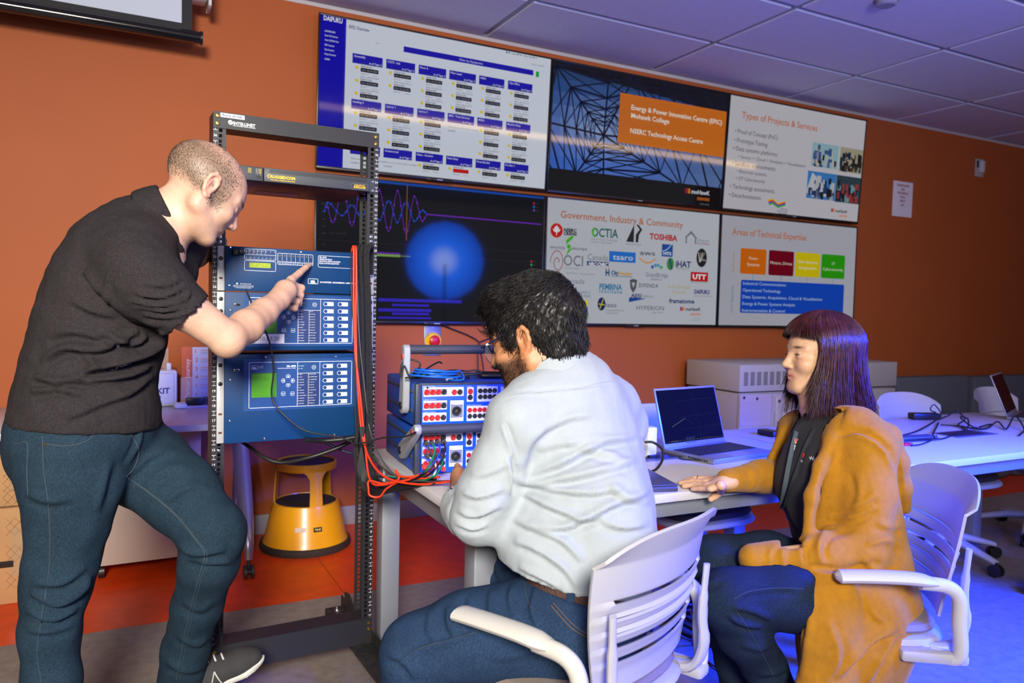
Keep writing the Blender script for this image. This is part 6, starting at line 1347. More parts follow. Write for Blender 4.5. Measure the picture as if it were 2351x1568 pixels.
def plane_d(x, y, off): v = FW+RT*((x-1175.5)/FPX)-UP*((y-784)/FPX); o = RO+Rn*off; return (o-CAMV).dot(Rn)/v.dot(Rn)
tip = Q(711, 608, plane_d(711, 608, .028))
mcp = [Q(668, 643, 2.215), Q(674, 656, 2.235), Q(672, 670, 2.225), Q(666, 684, 2.205)]
sk.chain([rw, Q(655, 668, 2.175)], [.030, .033], .012)
for i, m_ in enumerate(mcp): sk.cone(Q(646, 682-2*i, 2.15), m_, .021, .0135, .012)
finger(sk, [mcp[0], Q(687, 627, 2.265), Q(701, 615, 2.305), tip], .0115, .0078)
for i, (a, b, c_) in enumerate((((692, 661, 2.262), (690, 682, 2.285), (676, 684, 2.262)), ((690, 677, 2.255), (686, 697, 2.272), (672, 697, 2.25)), ((682, 692, 2.235), (677, 708, 2.248), (666, 706, 2.23)))):
    finger(sk, [mcp[i+1], Q(*a), Q(*b), Q(*c_)], .0118-.0008*i, .0085)
finger(sk, [Q(652, 672, 2.2), Q(664, 660, 2.26), Q(680, 664, 2.285), Q(690, 672, 2.29)], .0135, .0092)
# far arm: gripping the left post
ls, le, lw = Q(408, 560, 2.08), Q(392, 640, 2.20), Q(452, 590, 2.27)
sk.chain([ls, le], [.055, .043], .02); sk.chain([le, Q(425, 600, 2.24), lw], [.042, .036, .030], .015)
sk.chain([lw, Q(474, 577, 2.31)], [.030, .030], .012, (FW, .75))
for i, (a, b, c_) in enumerate((((496, 556, 2.36), (514, 553, 2.40), (512, 566, 2.42)), ((497, 569, 2.36), (517, 568, 2.40), (513, 580, 2.42)), ((496, 582, 2.36), (515, 583, 2.39), (511, 593, 2.41)), ((493, 594, 2.35), (509, 596, 2.38), (506, 603, 2.40)))): finger(sk, [Q(474, 566+8*i, 2.315), Q(*a), Q(*b), Q(*c_)], .012, .0085)
finger(sk, [Q(462, 582, 2.29), Q(478, 556, 2.29), Q(490, 548, 2.30)], .014, .009)
hc = V(hM.translation)
tipv, wv = V(tip), V(rw)
v, f = sk.mesh(.0055, [(hc-.15, hc+.15, .0026), (np.minimum(tipv, wv)-.07, np.maximum(tipv, wv)+.05, .0028)])
v = relax(v, f, 1, .35)
L = (v-hc)@np.array(hM.to_3x3().inverted()).T.astype(np.float32)    # head-local coordinates
def skin_col(v, base, L, hM_=None):
    col = np.tile(np.array(base, np.float32), (len(v), 1)); n = wob(v, 60, 3)[:, None]; col *= 1+.05*n; return col
col = skin_col(v, srgb(210, 168, 144), L)
def blend(col, w_, c): w_ = np.clip(w_, 0, 1)[:, None]; return col*(1-w_)+np.array(c, np.float32)*w_
near = (np.abs(L) < .14).all(1)
def G(L, c, r): return np.exp(-(((L-np.array(c, np.float32))/np.array(r, np.float32))**2).sum(1))
# cropped hair: a dark stubble over the sides and back, thin on top
hl = near & (L[:, 2] > .0-.38*(L[:, 1]+.02)) ; side = np.clip((.100-L[:, 2]-.25*np.clip(L[:, 1], -.2, .1))/.045, .22, 1)*np.clip((.060-L[:, 1]+.25*np.clip(.05-L[:, 2], 0, 1))/.045, 0, 1)*np.clip((L[:, 2]+.035+.25*(L[:, 1]+.02))/.02, 0, 1)
ear = (np.abs(L[:, 0]) > .079) & (L[:, 2] < .05) & (L[:, 1] > -.05); col = blend(col, np.where(near & ~ear, side*.70, 0), srgb(92, 80, 66))
col = blend(col, np.where(near, .28*np.clip((-.035-L[:, 2])/.03, 0, 1)*np.clip((L[:, 1]-.0)/.03, 0, 1), 0), srgb(120, 96, 84))       # shaved beard
for q in (-1, 1): col = blend(col, np.where(near, G(L, (q*.031, .085, .024), (.018, .02, .0055))*1.2, 0), srgb(84, 64, 50)); col = blend(col, np.where(near, G(L, (q*.032, .088, 0), (.012, .008, .005)), 0), srgb(70, 50, 42))
col = blend(col, np.where(near, G(L, (0, .092, -.062), (.022, .02, .007))*.9, 0), srgb(176, 108, 98)); col = blend(col, np.where(near & ear, .35, 0), srgb(210, 130, 110))
man1 = skin_obj('person', v, f, M_skin1, None, col); tag(man1, 'standing man in grey polo leaning in to point at the uppermost blue relay', 'person', None)
# buzz-cut stubble
wgt = np.where(near & ~ear & ~((L[:, 1] > .045) & (L[:, 2] < .045)), side, 0); N_ = vnormals(v, f); r_ = np.random.default_rng(3); ii = np.where(r_.uniform(size=len(v)) < wgt*.9)[0]
strands('stubble', comb(v[ii], N_[ii], hM, 9000, .0045, lambda L: np.stack([0*L[:, 0], .6+0*L[:, 0], -.7+0*L[:, 0]], 1).astype(np.float32), .0022, 0, 47), RNG.uniform(.00022, .00042, 9000), mat('stubble_brown', srgb(58, 48, 40), .6), man1)
# polo shirt
M_polo = mat('polo_heather_grey', srgb(46, 42, 44), .85, bump=.35, bscale=520, var=.30, vscale=260, spec=.12)
sh = Field()
T = [Q(194, 968, 1.86), Q(200, 900, 1.86), Q(214, 820, 1.86), Q(234, 740, 1.86), Q(262, 665, 1.865), Q(292, 595, 1.88), Q(330, 535, 1.895)]
sh.chain(T, [.160, .148, .141, .140, .142, .132, .095], .03, (LAT, 1.08))
sh.cone(Q(205, 960, 1.86), Q(250, 955, 1.88), .150, .110, .04, (LAT, 1.1)); sh.cone(Q(225, 800, 1.87), Q(262, 780, 1.88), .10, .10, .05)
sh.chain([Q(300, 560, 1.88), Q(310, 585, 1.80), rs], [.095, .085, .078], .03); sh.chain([Q(308, 620, 1.76), Q(360, 662, 1.765), Q(432, 730, 1.80)], [.080, .072, .069], .03)
sh.chain([Q(340, 535, 1.95), Q(385, 540, 2.05), ls, Q(398, 610, 2.15)], [.09, .08, .070, .062], .03); sh.cone(Q(300, 640, 1.9), Q(360, 620, 2.0), .11, .10, .04)
sh.plane(Q(190, 975, 1.86), (Q(190, 1000, 1.86)-Q(200, 920, 1.86)).normalized()+RT*.03)
hem = (Q(432, 730, 1.80)-Q(360, 662, 1.765)).normalized(); sh.p.append(('c', V(Q(418, 716, 1.795)+hem*.075), V(Q(440, 738, 1.8)+hem*.11), .09, .09, .003, None, 's'))
sh.p.append(('c', V(neckb-(Q(395, 492, 1.92)-neckb)*.1), V(Q(440, 462, 1.93)), .068, .068, .006, None, 's'))
v, f = sh.mesh(.0062); v = relax(v, f, 2, .4)
FL = [([(95, 830), (150, 800), (230, 800), (320, 760)], 9, .010), ([(80, 865), (140, 875), (200, 860)], 9, .010), ([(185, 850), (260, 835), (350, 800), (375, 760)], 10, .013), ([(70, 900), (130, 890), (190, 905)], 9, .007), ([(150, 960), (220, 930), (300, 900), (350, 860)], 9, .006),
      ([(165, 880), (230, 870), (300, 860), (348, 835)], 8, .008), ([(240, 660), (270, 700), (320, 735), (370, 750)], 8, .006), ([(165, 690), (215, 715), (270, 725)], 9, .006), ([(195, 620), (225, 660), (255, 690)], 9, .006),
      ([(300, 690), (360, 700), (420, 690), (440, 670)], 5, .005), ([(320, 705), (380, 712), (440, 700)], 5, .005), ([(310, 675), (370, 682), (425, 660)], 5, .005), ([(330, 722), (390, 728), (452, 712)], 5, .004), ([(330, 650), (380, 655), (415, 640)], 6, .004), ([(290, 590), (255, 640), (262, 690)], 5, -.003), ([(110, 770), (170, 760), (240, 775)], 10, .006), ([(180, 810), (215, 835), (190, 860)], 9, .008), ([(230, 760), (300, 790), (340, 770)], 8, .008)]
v = folds(v, f, FL, 2.1); v = v+vnormals(v, f)*(.0020*wob(v, 55, 9)+.0008*wob(v, 140, 12))[:, None]
polo = skin_obj('polo_shirt', v, f, M_polo, man1)
# collar: turned-down band round the neck
def collar(par, m, c, ax_, front, r0, r1, h, drop, name='collar', gap=.55, th=.004):
    ax_ = Vector(ax_).normalized(); fr_ = Vector(front); fr_ = (fr_-ax_*fr_.dot(ax_)).normalized(); sd = ax_.cross(fr_); mb = MB(); n = 40; vs_ = []
    for i in range(n+1):
        a = gap+(2*PI-2*gap)*i/n; d = fr_*math.cos(a)+sd*math.sin(a); k = (1+math.cos(a))/2
        for (r, z) in ((r0, h*.15), (r0+.002, h*.9), (r0+.006, h*1.0), (r1, h*.35), (r1+.004+.010*k, -h*.25-drop*k), (r1+.000+.010*k, -h*.28-drop*k), (r1-.006, h*.30)): vs_.append(Vector(c)+d*r+ax_*(z-drop*k*.55))
    K = 7; mb.add(vs_, [(i*K+j, (i+1)*K+j, (i+1)*K+j+1, i*K+j+1) for i in range(n) for j in range(K-1)]); return mb.build(name, m, par, smooth=60, sub=1)
collar(man1, M_polo, Q(362, 503, 1.905), Q(430, 470, 1.93)-Q(340, 520, 1.90), RT*.5-UP*1., .066, .082, .050, .035)
for k in range(2): p_ = Q(428, 575+k*14, 1.97); tag(MB().cyl(p_, p_+RT*.003-UP*.002, .0045, n=12).build('button', M_black, man1))
# jeans
def denim(name, col, dark):
    m = mat(name, col, .82, bump=.35, bscale=900, var=.14, vscale=14, spec=.12); nt = m.node_tree; b = nt.nodes['Principled BSDF']
    n = nt.nodes.new('ShaderNodeTexNoise'); n.inputs['Scale'].default_value = 520; n.inputs['Detail'].default_value = 3; tc = nt.nodes.new('ShaderNodeTexCoord'); mp = nt.nodes.new('ShaderNodeMapping'); mp.inputs['Scale'].default_value = (1, 1, .35)
    nt.links.new(tc.outputs['Object'], mp.inputs[0]); nt.links.new(mp.outputs[0], n.inputs['Vector']); r = nt.nodes.new('ShaderNodeMapRange'); r.inputs[1].default_value = .3; r.inputs[2].default_value = .7; r.inputs[3].default_value = .62; r.inputs[4].default_value = 1.42; nt.links.new(n.outputs[0], r.inputs[0])
    l = b.inputs['Base Color'].links[0]; src = l.from_socket; mx = nt.nodes.new('ShaderNodeMix'); mx.data_type = 'RGBA'; mx.blend_type = 'MULTIPLY'; mx.inputs[0].default_value = 1; nt.links.new(src, mx.inputs[6]); nt.links.new(r.outputs[0], mx.inputs[7]); nt.links.new(mx.outputs[2], b.inputs['Base Color']); return m
M_jean1 = denim('denim_slate', srgb(34, 52, 66), 0)
jn = Field()
jn.cone(Q(185, 985, 1.86), Q(215, 1000, 1.90), .150, .150, .04, (LAT, 1.08)); jn.cone(Q(160, 985, 1.84), Q(230, 960, 1.88), .125, .13, .04)
jn.cone(Q(135, 1045, 1.85), Q(160, 1075, 1.84), .108, .105, .05)
jn.chain([Q(170, 1040, 1.80), Q(166, 1110, 1.795), Q(157, 1200, 1.79), Q(142, 1290, 1.79), Q(130, 1345, 1.80), Q(115, 1450, 1.81), Q(118, 1568, 1.81), Q(116, 1690, 1.82), Q(114, 1790, 1.83)], [.120, .106, .086, .076, .072, .062, .061, .061, .064], .03)
jn.chain([Q(262, 1030, 1.98), Q(335, 1070, 1.97), Q(410, 1130, 1.95), Q(486, 1218, 1.92)], [.115, .104, .094, .077], .03); jn.chain([Q(486, 1218, 1.92), Q(480, 1290, 1.94), Q(452, 1390, 2.01), Q(426, 1490, 2.08), Q(416, 1562, 2.12)], [.077, .071, .062, .060, .064], .025)
jn.cone(Q(489, 1222, 1.905), Q(492, 1240, 1.91), .072, .070, .02)
jn.plane(Q(170, 945, 1.86), UP)
v, f = jn.mesh(.0064); v = relax(v, f, 2, .4)
FL = [([(60, 1130), (110, 1150), (170, 1140)], 10, .006), ([(70, 1360), (130, 1385), (190, 1350), (205, 1320)], 10, .012), ([(60, 1400), (120, 1420), (180, 1395)], 9, .010), ([(60, 1445), (110, 1450), (170, 1435)], 8, .006), ([(75, 1340), (140, 1340), (200, 1300)], 9, .006), ([(300, 1090), (340, 1050), (400, 1030)], 10, .005), ([(330, 1120), (380, 1080), (430, 1070)], 10, .005), ([(380, 1150), (430, 1120), (480, 1120)], 9, .005), ([(410, 1250), (450, 1270), (520, 1262)], 9, .010), ([(425, 1280), (470, 1290), (530, 1290)], 8, .008), ([(410, 1460), (450, 1480), (480, 1460)], 8, .006), ([(380, 1520), (430, 1540), (470, 1530)], 8, .007), ([(420, 1380), (460, 1400), (490, 1380)], 9, .004), ([(315, 960), (320, 1010), (290, 1070)], 6, .005), ([(270, 1060), (255, 1120), (240, 1180)], 12, -.006)]
v = folds(v, f, FL); v = v+vnormals(v, f)*(.0015*wob(v, 50, 19))[:, None]
jeans = skin_obj('jeans', v, f, M_jean1, man1)
M_st = mat('denim_stitch', srgb(50, 64, 74), .8)
class Surf:
    """finds the camera-side point of a mesh under a photo pixel"""
    def __init__(s, v, f):
        from mathutils.bvhtree import BVHTree; s.t = BVHTree.FromPolygons(v.tolist(), f.tolist())
    def __call__(s, x, y, off=.001):
        d = (FW+RT*((x-1175.5)/FPX)-UP*((y-784)/FPX)).normalized(); h = s.t.ray_cast(CAMV, d)
        return None if h[0] is None else h[0]-d*off
def seam(sf, pl, r, name, m, par, off=.0008, k=10, n=5):
    pts = [sf(q.x, q.y, off) for q in spline([(x, y, 0) for x, y in pl], k)]; pts = [p_ for p_ in pts if p_ is not None]
    return MB().tube(pts, r, n).build(name, m, par, smooth=60) if len(pts) > 2 else None
sj = Surf(v, f)
seam(sj, [(97, 1000), (100, 1080), (112, 1170), (113, 1300), (95, 1420), (85, 1500), (95, 1567)], .0012, 'side_seam', M_st, jeans)
seam(sj, [(295, 1098), (340, 1130), (400, 1180), (450, 1240), (470, 1275), (455, 1330), (430, 1430), (405, 1560)], .0013, 'inner_seam', M_st, jeans); seam(sj, [(304, 1104), (350, 1135), (408, 1185), (455, 1242), (476, 1275), (461, 1332), (437, 1430), (412, 1560)], .0009, 'inner_seam', M_st, jeans)
seam(sj, [(100, 1018), (150, 1024), (200, 1012), (225, 985)], .0013, 'pocket_edge', M_st, jeans); seam(sj, [(293, 985), (318, 1030), (310, 1070), (290, 1095)], .0013, 'fly_seam', M_st, jeans)
seam(sj, [(33, 1020), (62, 1018), (62, 1080), (64, 1140)], .0012, 'pocket_edge', M_st, jeans)
p_ = sj(103, 1020, .0); 
if p_ is not None: MB().cyl(p_, p_-FW*.002, .0035, n=10).build('rivet', M_brass, jeans)
# shoes
M_shoe = mat('shoe_charcoal', srgb(52, 52, 54), .8, bump=.3, bscale=500); M_sole = mat('shoe_white_sole', srgb(215, 214, 208), .6); M_lace = mat('lace_white', srgb(222, 222, 220), .7)
def shoe(par, heel, toe, up, m, msole, lace=True, h=.075, wid=.044):
    heel, toe = Vector(heel), Vector(toe); ax_ = (toe-heel); L_ = ax_.length; ax_.normalize(); up = Vector(up); up = (up-ax_*up.dot(ax_)).normalized(); sd = ax_.cross(up)
    W_ = lambda a, s_, u: heel+ax_*(a*L_)+sd*s_+up*u
    F_ = Field(); F_.chain([W_(.10, 0, .040), W_(.45, 0, .034), W_(.80, 0, .030), W_(.93, 0, .026)], [.036, .038, .036, .026], .03, (sd, 1.12)); F_.chain([W_(.10, 0, .06), W_(.30, 0, .062), W_(.55, 0, .045)], [.034, .034, .030], .03); F_.plane(W_(.5, 0, .012), -up)
    v, f = F_.mesh(.004); so = skin_obj('shoe', v, f, m, par)
    F_ = Field(); F_.chain([W_(.08, 0, .016), W_(.45, 0, .016), W_(.82, 0, .018), W_(.96, 0, .022)], [.036, .036, .040, .024], .02, (sd, 1.12)); F_.plane(W_(.5, 0, .016), up); F_.plane(W_(.5, 0, -.002), -up)
    v2, f2 = F_.mesh(.004); skin_obj('sole', v2, f2, msole, so)
    from mathutils.bvhtree import BVHTree; t_ = BVHTree.FromPolygons(v.tolist(), f.tolist())
    def on(a, s_): h_ = t_.ray_cast(W_(a, s_, .3), -up); return None if h_[0] is None else h_[0]+up*.002
    if lace:
        for i in range(4):
            a = .42+.075*i; pts = [on(a+.02*(k % 2 == 9)+.03*(k/8), -.022+.044*k/8) for k in range(9)]; pts = [q for q in pts if q is not None]
            if len(pts) > 2: MB().tube(pts, .0028, 6, flat=.6).build('lace', M_lace, so)
        for s_ in (-1, 1):
            for a in (.46, .58):
                def sidep(a_, z_): h_ = t_.ray_cast(W_(a_, s_*.12, z_), -sd*s_); return None if h_[0] is None else h_[0]+sd*s_*.002
                pts = [sidep(a+.10*k/6*(1 if a < .5 else -.2), .018+.040*k/6) for k in range(7)]; pts = [q for q in pts if q is not None]
                if len(pts) > 2: MB().tube(pts, .006, 6, flat=.3).build('stripe', M_lace, so)
    return so
shoe(man1, Q(395, 1625, 2.13), Q(603, 1520, 2.20), (0, 0, 1), M_shoe, M_sole)
hr = Q(110, 1790, 1.83); shoe(man1, (hr.x-.07, hr.y, .002), (hr.x+.20, hr.y+.03, .002), (0, 0, 1), M_shoe, M_sole)
# watch on the far wrist
ax_ = (Q(452, 590, 2.27)-Q(425, 600, 2.24)).normalized(); w0 = Q(434, 597, 2.245)
mb = MB(); u_ = ax_.orthogonal().normalized(); w_ = ax_.cross(u_)
for k in range(25):
    pass
ring = [w0+(u_*math.cos(2*PI*k/28)+w_*math.sin(2*PI*k/28))*.036 for k in range(29)]
MB().tube(ring, .010, 8, flat=.35, up=tuple(u_)).build('watch_strap', M_black, man1); MB().cyl(w0-FW*.034, w0-FW*.046, .020, n=24).build('watch_case', M_black, man1)
# ================================================================== seated person at the test sets
hM2 = headM(1222, 784, 1.82, -.90, -.24, .34, 1.02)
FD = Vector((-.20, .98, 0)); FD.normalize()      # chest direction
s2 = Field(); head(s2, hM2, 1.06, 1.05)
nb2 = Q(1290, 895, 1.80); s2.chain([nb2, Q(1255, 830, 1.81), Q(1235, 780, 1.82)], [.075, .066, .062], .03); s2.cone(hM2 @ Vector((0, .02, -.07)), Q(1250, 850, 1.82), .042, .05, .03)
s2.chain([Q(1345, 1340, 1.76), Q(1343, 1180, 1.78), Q(1330, 1060, 1.80), Q(1312, 960, 1.80)], [.13, .145, .145, .12], .03, (FD, .78))
sl, el, wl_ = Q(1190, 968, 1.70), Q(1092, 1185, 1.71), Q(1058, 1125, 1.93)
s2.chain([sl, el], [.052, .046], .02); s2.chain([el, Q(1070, 1150, 1.82), wl_], [.045, .042, .030], .015)
# near hand reaching to the lower test set
hb = Q(1052, 1098, 1.99); s2.chain([wl_, hb], [.030, .031], .012, (RT, .7))
for i, (a, b, c_) in enumerate((((1050, 1078, 2.05), (1054, 1080, 2.085), (1062, 1090, 2.095)), ((1044, 1092, 2.06), (1047, 1096, 2.09), (1057, 1104, 2.095)), ((1042, 1110, 2.05), (1045, 1116, 2.08), (1056, 1120, 2.085)), ((1042, 1126, 2.03), (1045, 1131, 2.06), (1055, 1133, 2.065)))): finger(s2, [Q(1052, 1092+9*i, 2.0), Q(*a), Q(*b), Q(*c_)], .0118, .0085)
finger(s2, [Q(1058, 1104, 1.97), Q(1056, 1082, 2.0), Q(1050, 1070, 2.03)], .014, .009)
sr2, er2, wr2 = Q(1420, 975, 1.95), Q(1340, 1140, 2.14), Q(1190, 1160, 2.12)
s2.chain([sr2, er2], [.052, .045], .02); s2.chain([er2, wr2], [.042, .03], .015); s2.cone(wr2, Q(1165, 1160, 2.09), .03, .03, .012, (UP, .6))
for i in range(4): finger(s2, [Q(1166, 1152+7*i, 2.09), Q(1152, 1150+8*i, 2.07), Q(1145, 1156+8*i, 2.05)], .011, .0085)
hc = V(hM2.translation); v, f = s2.mesh(.0058, [(hc-.15, hc+.15, .0027), (V(Q(1050, 1100, 2.03))-.09, V(Q(1050, 1100, 2.03))+.09, .003)]); v = relax(v, f, 1, .35)
L = (v-hc)@np.array(hM2.to_3x3().inverted()).T.astype(np.float32); near = (np.abs(L) < .15).all(1)
col = skin_col(v, srgb(186, 128, 88), L)
beard = np.clip((-.022-L[:, 2])/.018, 0, 1)*np.clip((L[:, 1]+.012)/.02, 0, 1)*np.clip((L[:, 2]+.135)/.015, 0, 1); sideb = np.clip(1-np.abs(L[:, 1]-.012)/.014, 0, 1)*np.clip((L[:, 2]+.06)/.02, 0, 1)*np.clip((.03-L[:, 2])/.02, 0, 1)
ear = (np.abs(L[:, 0]) > .0785) & (np.abs(L[:, 2]) < .04) & (L[:, 1] > -.045) & (L[:, 1] < .02)
col = blend(col, np.where(near & ~ear, np.maximum(beard*.78, sideb*.8), 0), srgb(38, 28, 24))
for q in (-1, 1): col = blend(col, np.where(near, G(L, (q*.031, .086, .023), (.02, .02, .006))*1.3, 0), srgb(26, 20, 18)); col = blend(col, np.where(near, G(L, (q*.032, .088, 0), (.012, .008, .005)), 0), srgb(50, 36, 30))
col = blend(col, np.where(near & ear, .25, 0), srgb(196, 120, 84)); col = blend(col, np.where(near, G(L, (0, .092, -.062), (.022, .02, .007))*.8, 0), srgb(140, 84, 70))
man2 = skin_obj('person', v, f, M_skin2, None, col); tag(man2, 'seated bearded man in glasses and pale shirt working at the test sets', 'person')
v0_, N0_, near2, beard2, sideb2 = v, vnormals(v, f), near & ~ear, beard, sideb
# hair
M_hair2 = mat('hair_black', (.010, .009, .009), .42, spec=.35); H = Field2(); H.M = hM2; sc = 1.02
def EH(c, r, k=.012, op='u'): H.ell(c, [x*sc for x in r], k*sc, op)
EH((0, -.024, .060), (.089, .114, .100)); EH((0, .040, .105), (.066, .058, .048), .02); EH((0, -.055, .0), (.080, .075, .075), .02); EH((0, -.055, -.045), (.066, .055, .045), .02)
for q in (-1, 1): EH((q*.070, .012, .030), (.016, .030, .040), .012)
EH((0, .095, -.012), (.075, .062, .058), .008, 's'); EH((0, .050, -.085), (.12, .075, .085), .012, 's')
for q in (-1, 1): EH((q*.092, -.004, -.010), (.026, .028, .036), .006, 's')
H.M = None; v, f = H.mesh(.0035); v = relax(v, f, 1, .4); N = vnormals(v, f)
v = v+N*(.0035*wob(v, 90, 31)+.002*wob(v, 260, 33))[:, None]; hair2 = skin_obj('hair', v, f, M_hair2, man2)
def flow2(L): # swept from the crown: forward on top, down at the sides and back
    cr = np.array((.0, -.07, .12)); d = L-cr; d[:, 2] *= 1.; d[:, 2] -= .06*np.clip((.08-L[:, 2])/.1, 0, 1.5); d[:, 1] += .10*np.clip((L[:, 2]-.06)/.05, 0, 1); d[:, 0] -= .05*np.clip((L[:, 2]-.06)/.05, 0, 1); return d.astype(np.float32)
strands('hair_strands', comb(v, N, hM2, 5200, .036, flow2, .006, 0, 41), RNG.uniform(.0005, .0011, 5200), M_hair2, hair2)
bsel = np.where(near2 & (np.maximum(beard2, sideb2) > .45))[0]
bv, bN = v0_[bsel], N0_[bsel]
strands('beard', comb(bv, bN, hM2, 2600, .009, lambda L: np.stack([0*L[:, 0], .3+0*L[:, 0], -1+0*L[:, 0]], 1).astype(np.float32), .003, 0, 43), RNG.uniform(.00025, .0005, 2600), M_hair2, man2)
# glasses: temple arm over the near ear, rim and lens beyond the cheek
M_gl = mat('glasses_navy', srgb(20, 30, 60), .25); g0 = lambda *a: hM2 @ Vector(a)
gl = MB().tube([g0(-.078, -.030, .012), g0(-.081, -.010, .033), g0(-.081, .015, .031), g0(-.079, .060, .018), g0(-.073, .100, .010)], [.0028, .0035, .004, .0042, .0042], 8, flat=.6).build('glasses', M_gl, man2)
MB().tube([g0(.078, -.030, .012), g0(.081, -.010, .033), g0(.081, .015, .031), g0(.079, .060, .018), g0(.073, .100, .010)], [.0028, .0035, .004, .0042, .0042], 8, flat=.6).build('temple', M_gl, gl)
for q in (-1, 1):
    rim = [g0(q*(.038+.032*math.cos(a)), .106-.010*abs(.5+.5*math.cos(a)), -.004+.021*math.sin(a)) for a in [2*PI*i/24 for i in range(25)]]
    MB().tube(rim[:13], .0022, 6).build('rim', M_gl, gl); MB().tube(rim[12:], .0010, 6).build('rim', M_alu, gl)
    lens = MB(); lens.add([p_ for p_ in rim[:-1]], [tuple(range(24))]); lens.build('lens', mat('lens_clear', (.9, .92, .95), .03, alpha=.16, spec=.6), gl, smooth=0)
MB().tube([g0(-.008, .110, .004), g0(0, .113, .006), g0(.008, .110, .004)], .002, 6).build('bridge', M_gl, gl)
MB().tube([g0(-.0778, .078, .0138), g0(-.0770, .084, .0126)], .0048, 8, flat=.6).build('temple_mark', M_lace, gl)
# shirt
M_sh2 = mat('shirt_pale_grey', srgb(163, 172, 178), .8, bump=.10, bscale=900, var=.03, vscale=200, sheen=.1)
h2 = Field()
h2.chain([Q(1312, 900, 1.81), Q(1315, 970, 1.80), Q(1330, 1060, 1.80), Q(1343, 1180, 1.78), Q(1345, 1290, 1.76), Q(1340, 1390, 1.74)], [.105, .150, .166, .174, .172, .160], .03, (FD, .80))
h2.chain([Q(1300, 905, 1.80), Q(1235, 935, 1.75), sl], [.085, .078, .070], .03); h2.chain([Q(1320, 905, 1.82), Q(1390, 935, 1.90), sr2], [.085, .078, .072], .03)
h2.chain([sl, Q(1148, 1065, 1.70), Q(1118, 1130, 1.70), Q(1096, 1188, 1.71)], [.070, .062, .064, .058], .025); h2.chain([Q(1096, 1190, 1.71), Q(1080, 1172, 1.77)], [.056, .055], .02)
h2.chain([sr2, er2], [.07, .06], .025); h2.chain([er2, Q(1260, 1155, 2.13)], [.056, .05], .02)
h2.cone(Q(1385, 1130, 1.72), Q(1410, 1250, 1.70), .10, .10, .05); h2.cone(Q(1260, 1250, 1.74), Q(1290, 1310, 1.72), .12, .12, .05, (FD, .9))
h2.plane(Q(1300, 1350, 1.64), UP*-1+RT*-.28)
h2.p.append(('c', V(nb2), V(Q(1250, 820, 1.81)), .074, .074, .006, None, 's'))
v, f = h2.mesh(.0062); v = relax(v, f, 2, .4)
FL = [([(1215, 1090), (1290, 1060), (1380, 1015), (1460, 1000)], 10, .010), ([(1200, 1110), (1280, 1100), (1370, 1080), (1480, 1050)], 10, .008), ([(1195, 1075), (1230, 1000), (1300, 960), (1360, 950)], 10, .006), ([(1180, 1100), (1260, 1120), (1350, 1130), (1430, 1120)], 9, .008), ([(1195, 1125), (1260, 1160), (1340, 1190), (1400, 1185)], 9, .008), ([(1215, 1200), (1290, 1210), (1370, 1175), (1430, 1150), (1500, 1150)], 10, .010), ([(1180, 1190), (1230, 1215), (1290, 1240), (1340, 1290)], 9, .008), ([(1180, 1240), (1230, 1260), (1290, 1300), (1330, 1350)], 9, .007), ([(1190, 1300), (1240, 1325), (1290, 1350)], 8, .007), ([(1400, 1110), (1440, 1140), (1500, 1120)], 10, .008), ([(1300, 1020), (1380, 1035), (1450, 1070)], 11, .006), ([(1230, 1030), (1300, 1015), (1400, 1000)], 10, .005), ([(1380, 1195), (1430, 1210), (1490, 1200)], 9, .007), ([(1175, 1045), (1185, 1090), (1180, 1140)], 7, -.012), ([(1050, 1170), (1090, 1185), (1150, 1160)], 7, .007), ([(1060, 1130), (1100, 1140), (1160, 1120)], 8, .006), ([(1080, 1090), (1120, 1085), (1170, 1060)], 9, .004), ([(1045, 1200), (1085, 1215), (1120, 1205)], 6, .006), ([(1160, 970), (1175, 1010), (1190, 1060)], 6, -.004), ([(1185, 900), (1290, 893), (1400, 880)], 4, -.003)]
v = folds(v, f, FL); v = v+vnormals(v, f)*(.0018*wob(v, 45, 51)+.0007*wob(v, 130, 52))[:, None]
shirt = skin_obj('shirt', v, f, M_sh2, man2); ssf = Surf(v, f)
collar(man2, M_sh2, Q(1275, 862, 1.805), Q(1240, 800, 1.82)-Q(1292, 905, 1.80), -RT*.6+FW*.8, .076, .088, .040, .02, gap=.35)
seam(ssf, [(1150, 958), (1163, 985), (1172, 1020), (1186, 1060)], .0010, 'armhole_seam', mat('shirt_thread', srgb(168, 176, 184), .8), shirt); seam(ssf, [(1160, 915), (1230, 900), (1310, 893), (1380, 878), (1410, 874)], .0010, 'yoke_seam', mat('shirt_thread', (.5, .5, .5)), shirt)
# rolled cuff at the elbow
cu = Field(); cu.chain([Q(1084, 1180, 1.75), Q(1068, 1165, 1.80)], [.060, .060], .01); cu.p.append(('c', V(Q(1090, 1190, 1.72)), V(Q(1050, 1140, 1.86)), .050, .049, .003, None, 's'))
v, f = cu.mesh(.005); v = v+vnormals(v, f)*(.003*wob(v, 70, 55))[:, None]; skin_obj('cuff', v, f, M_sh2, shirt)
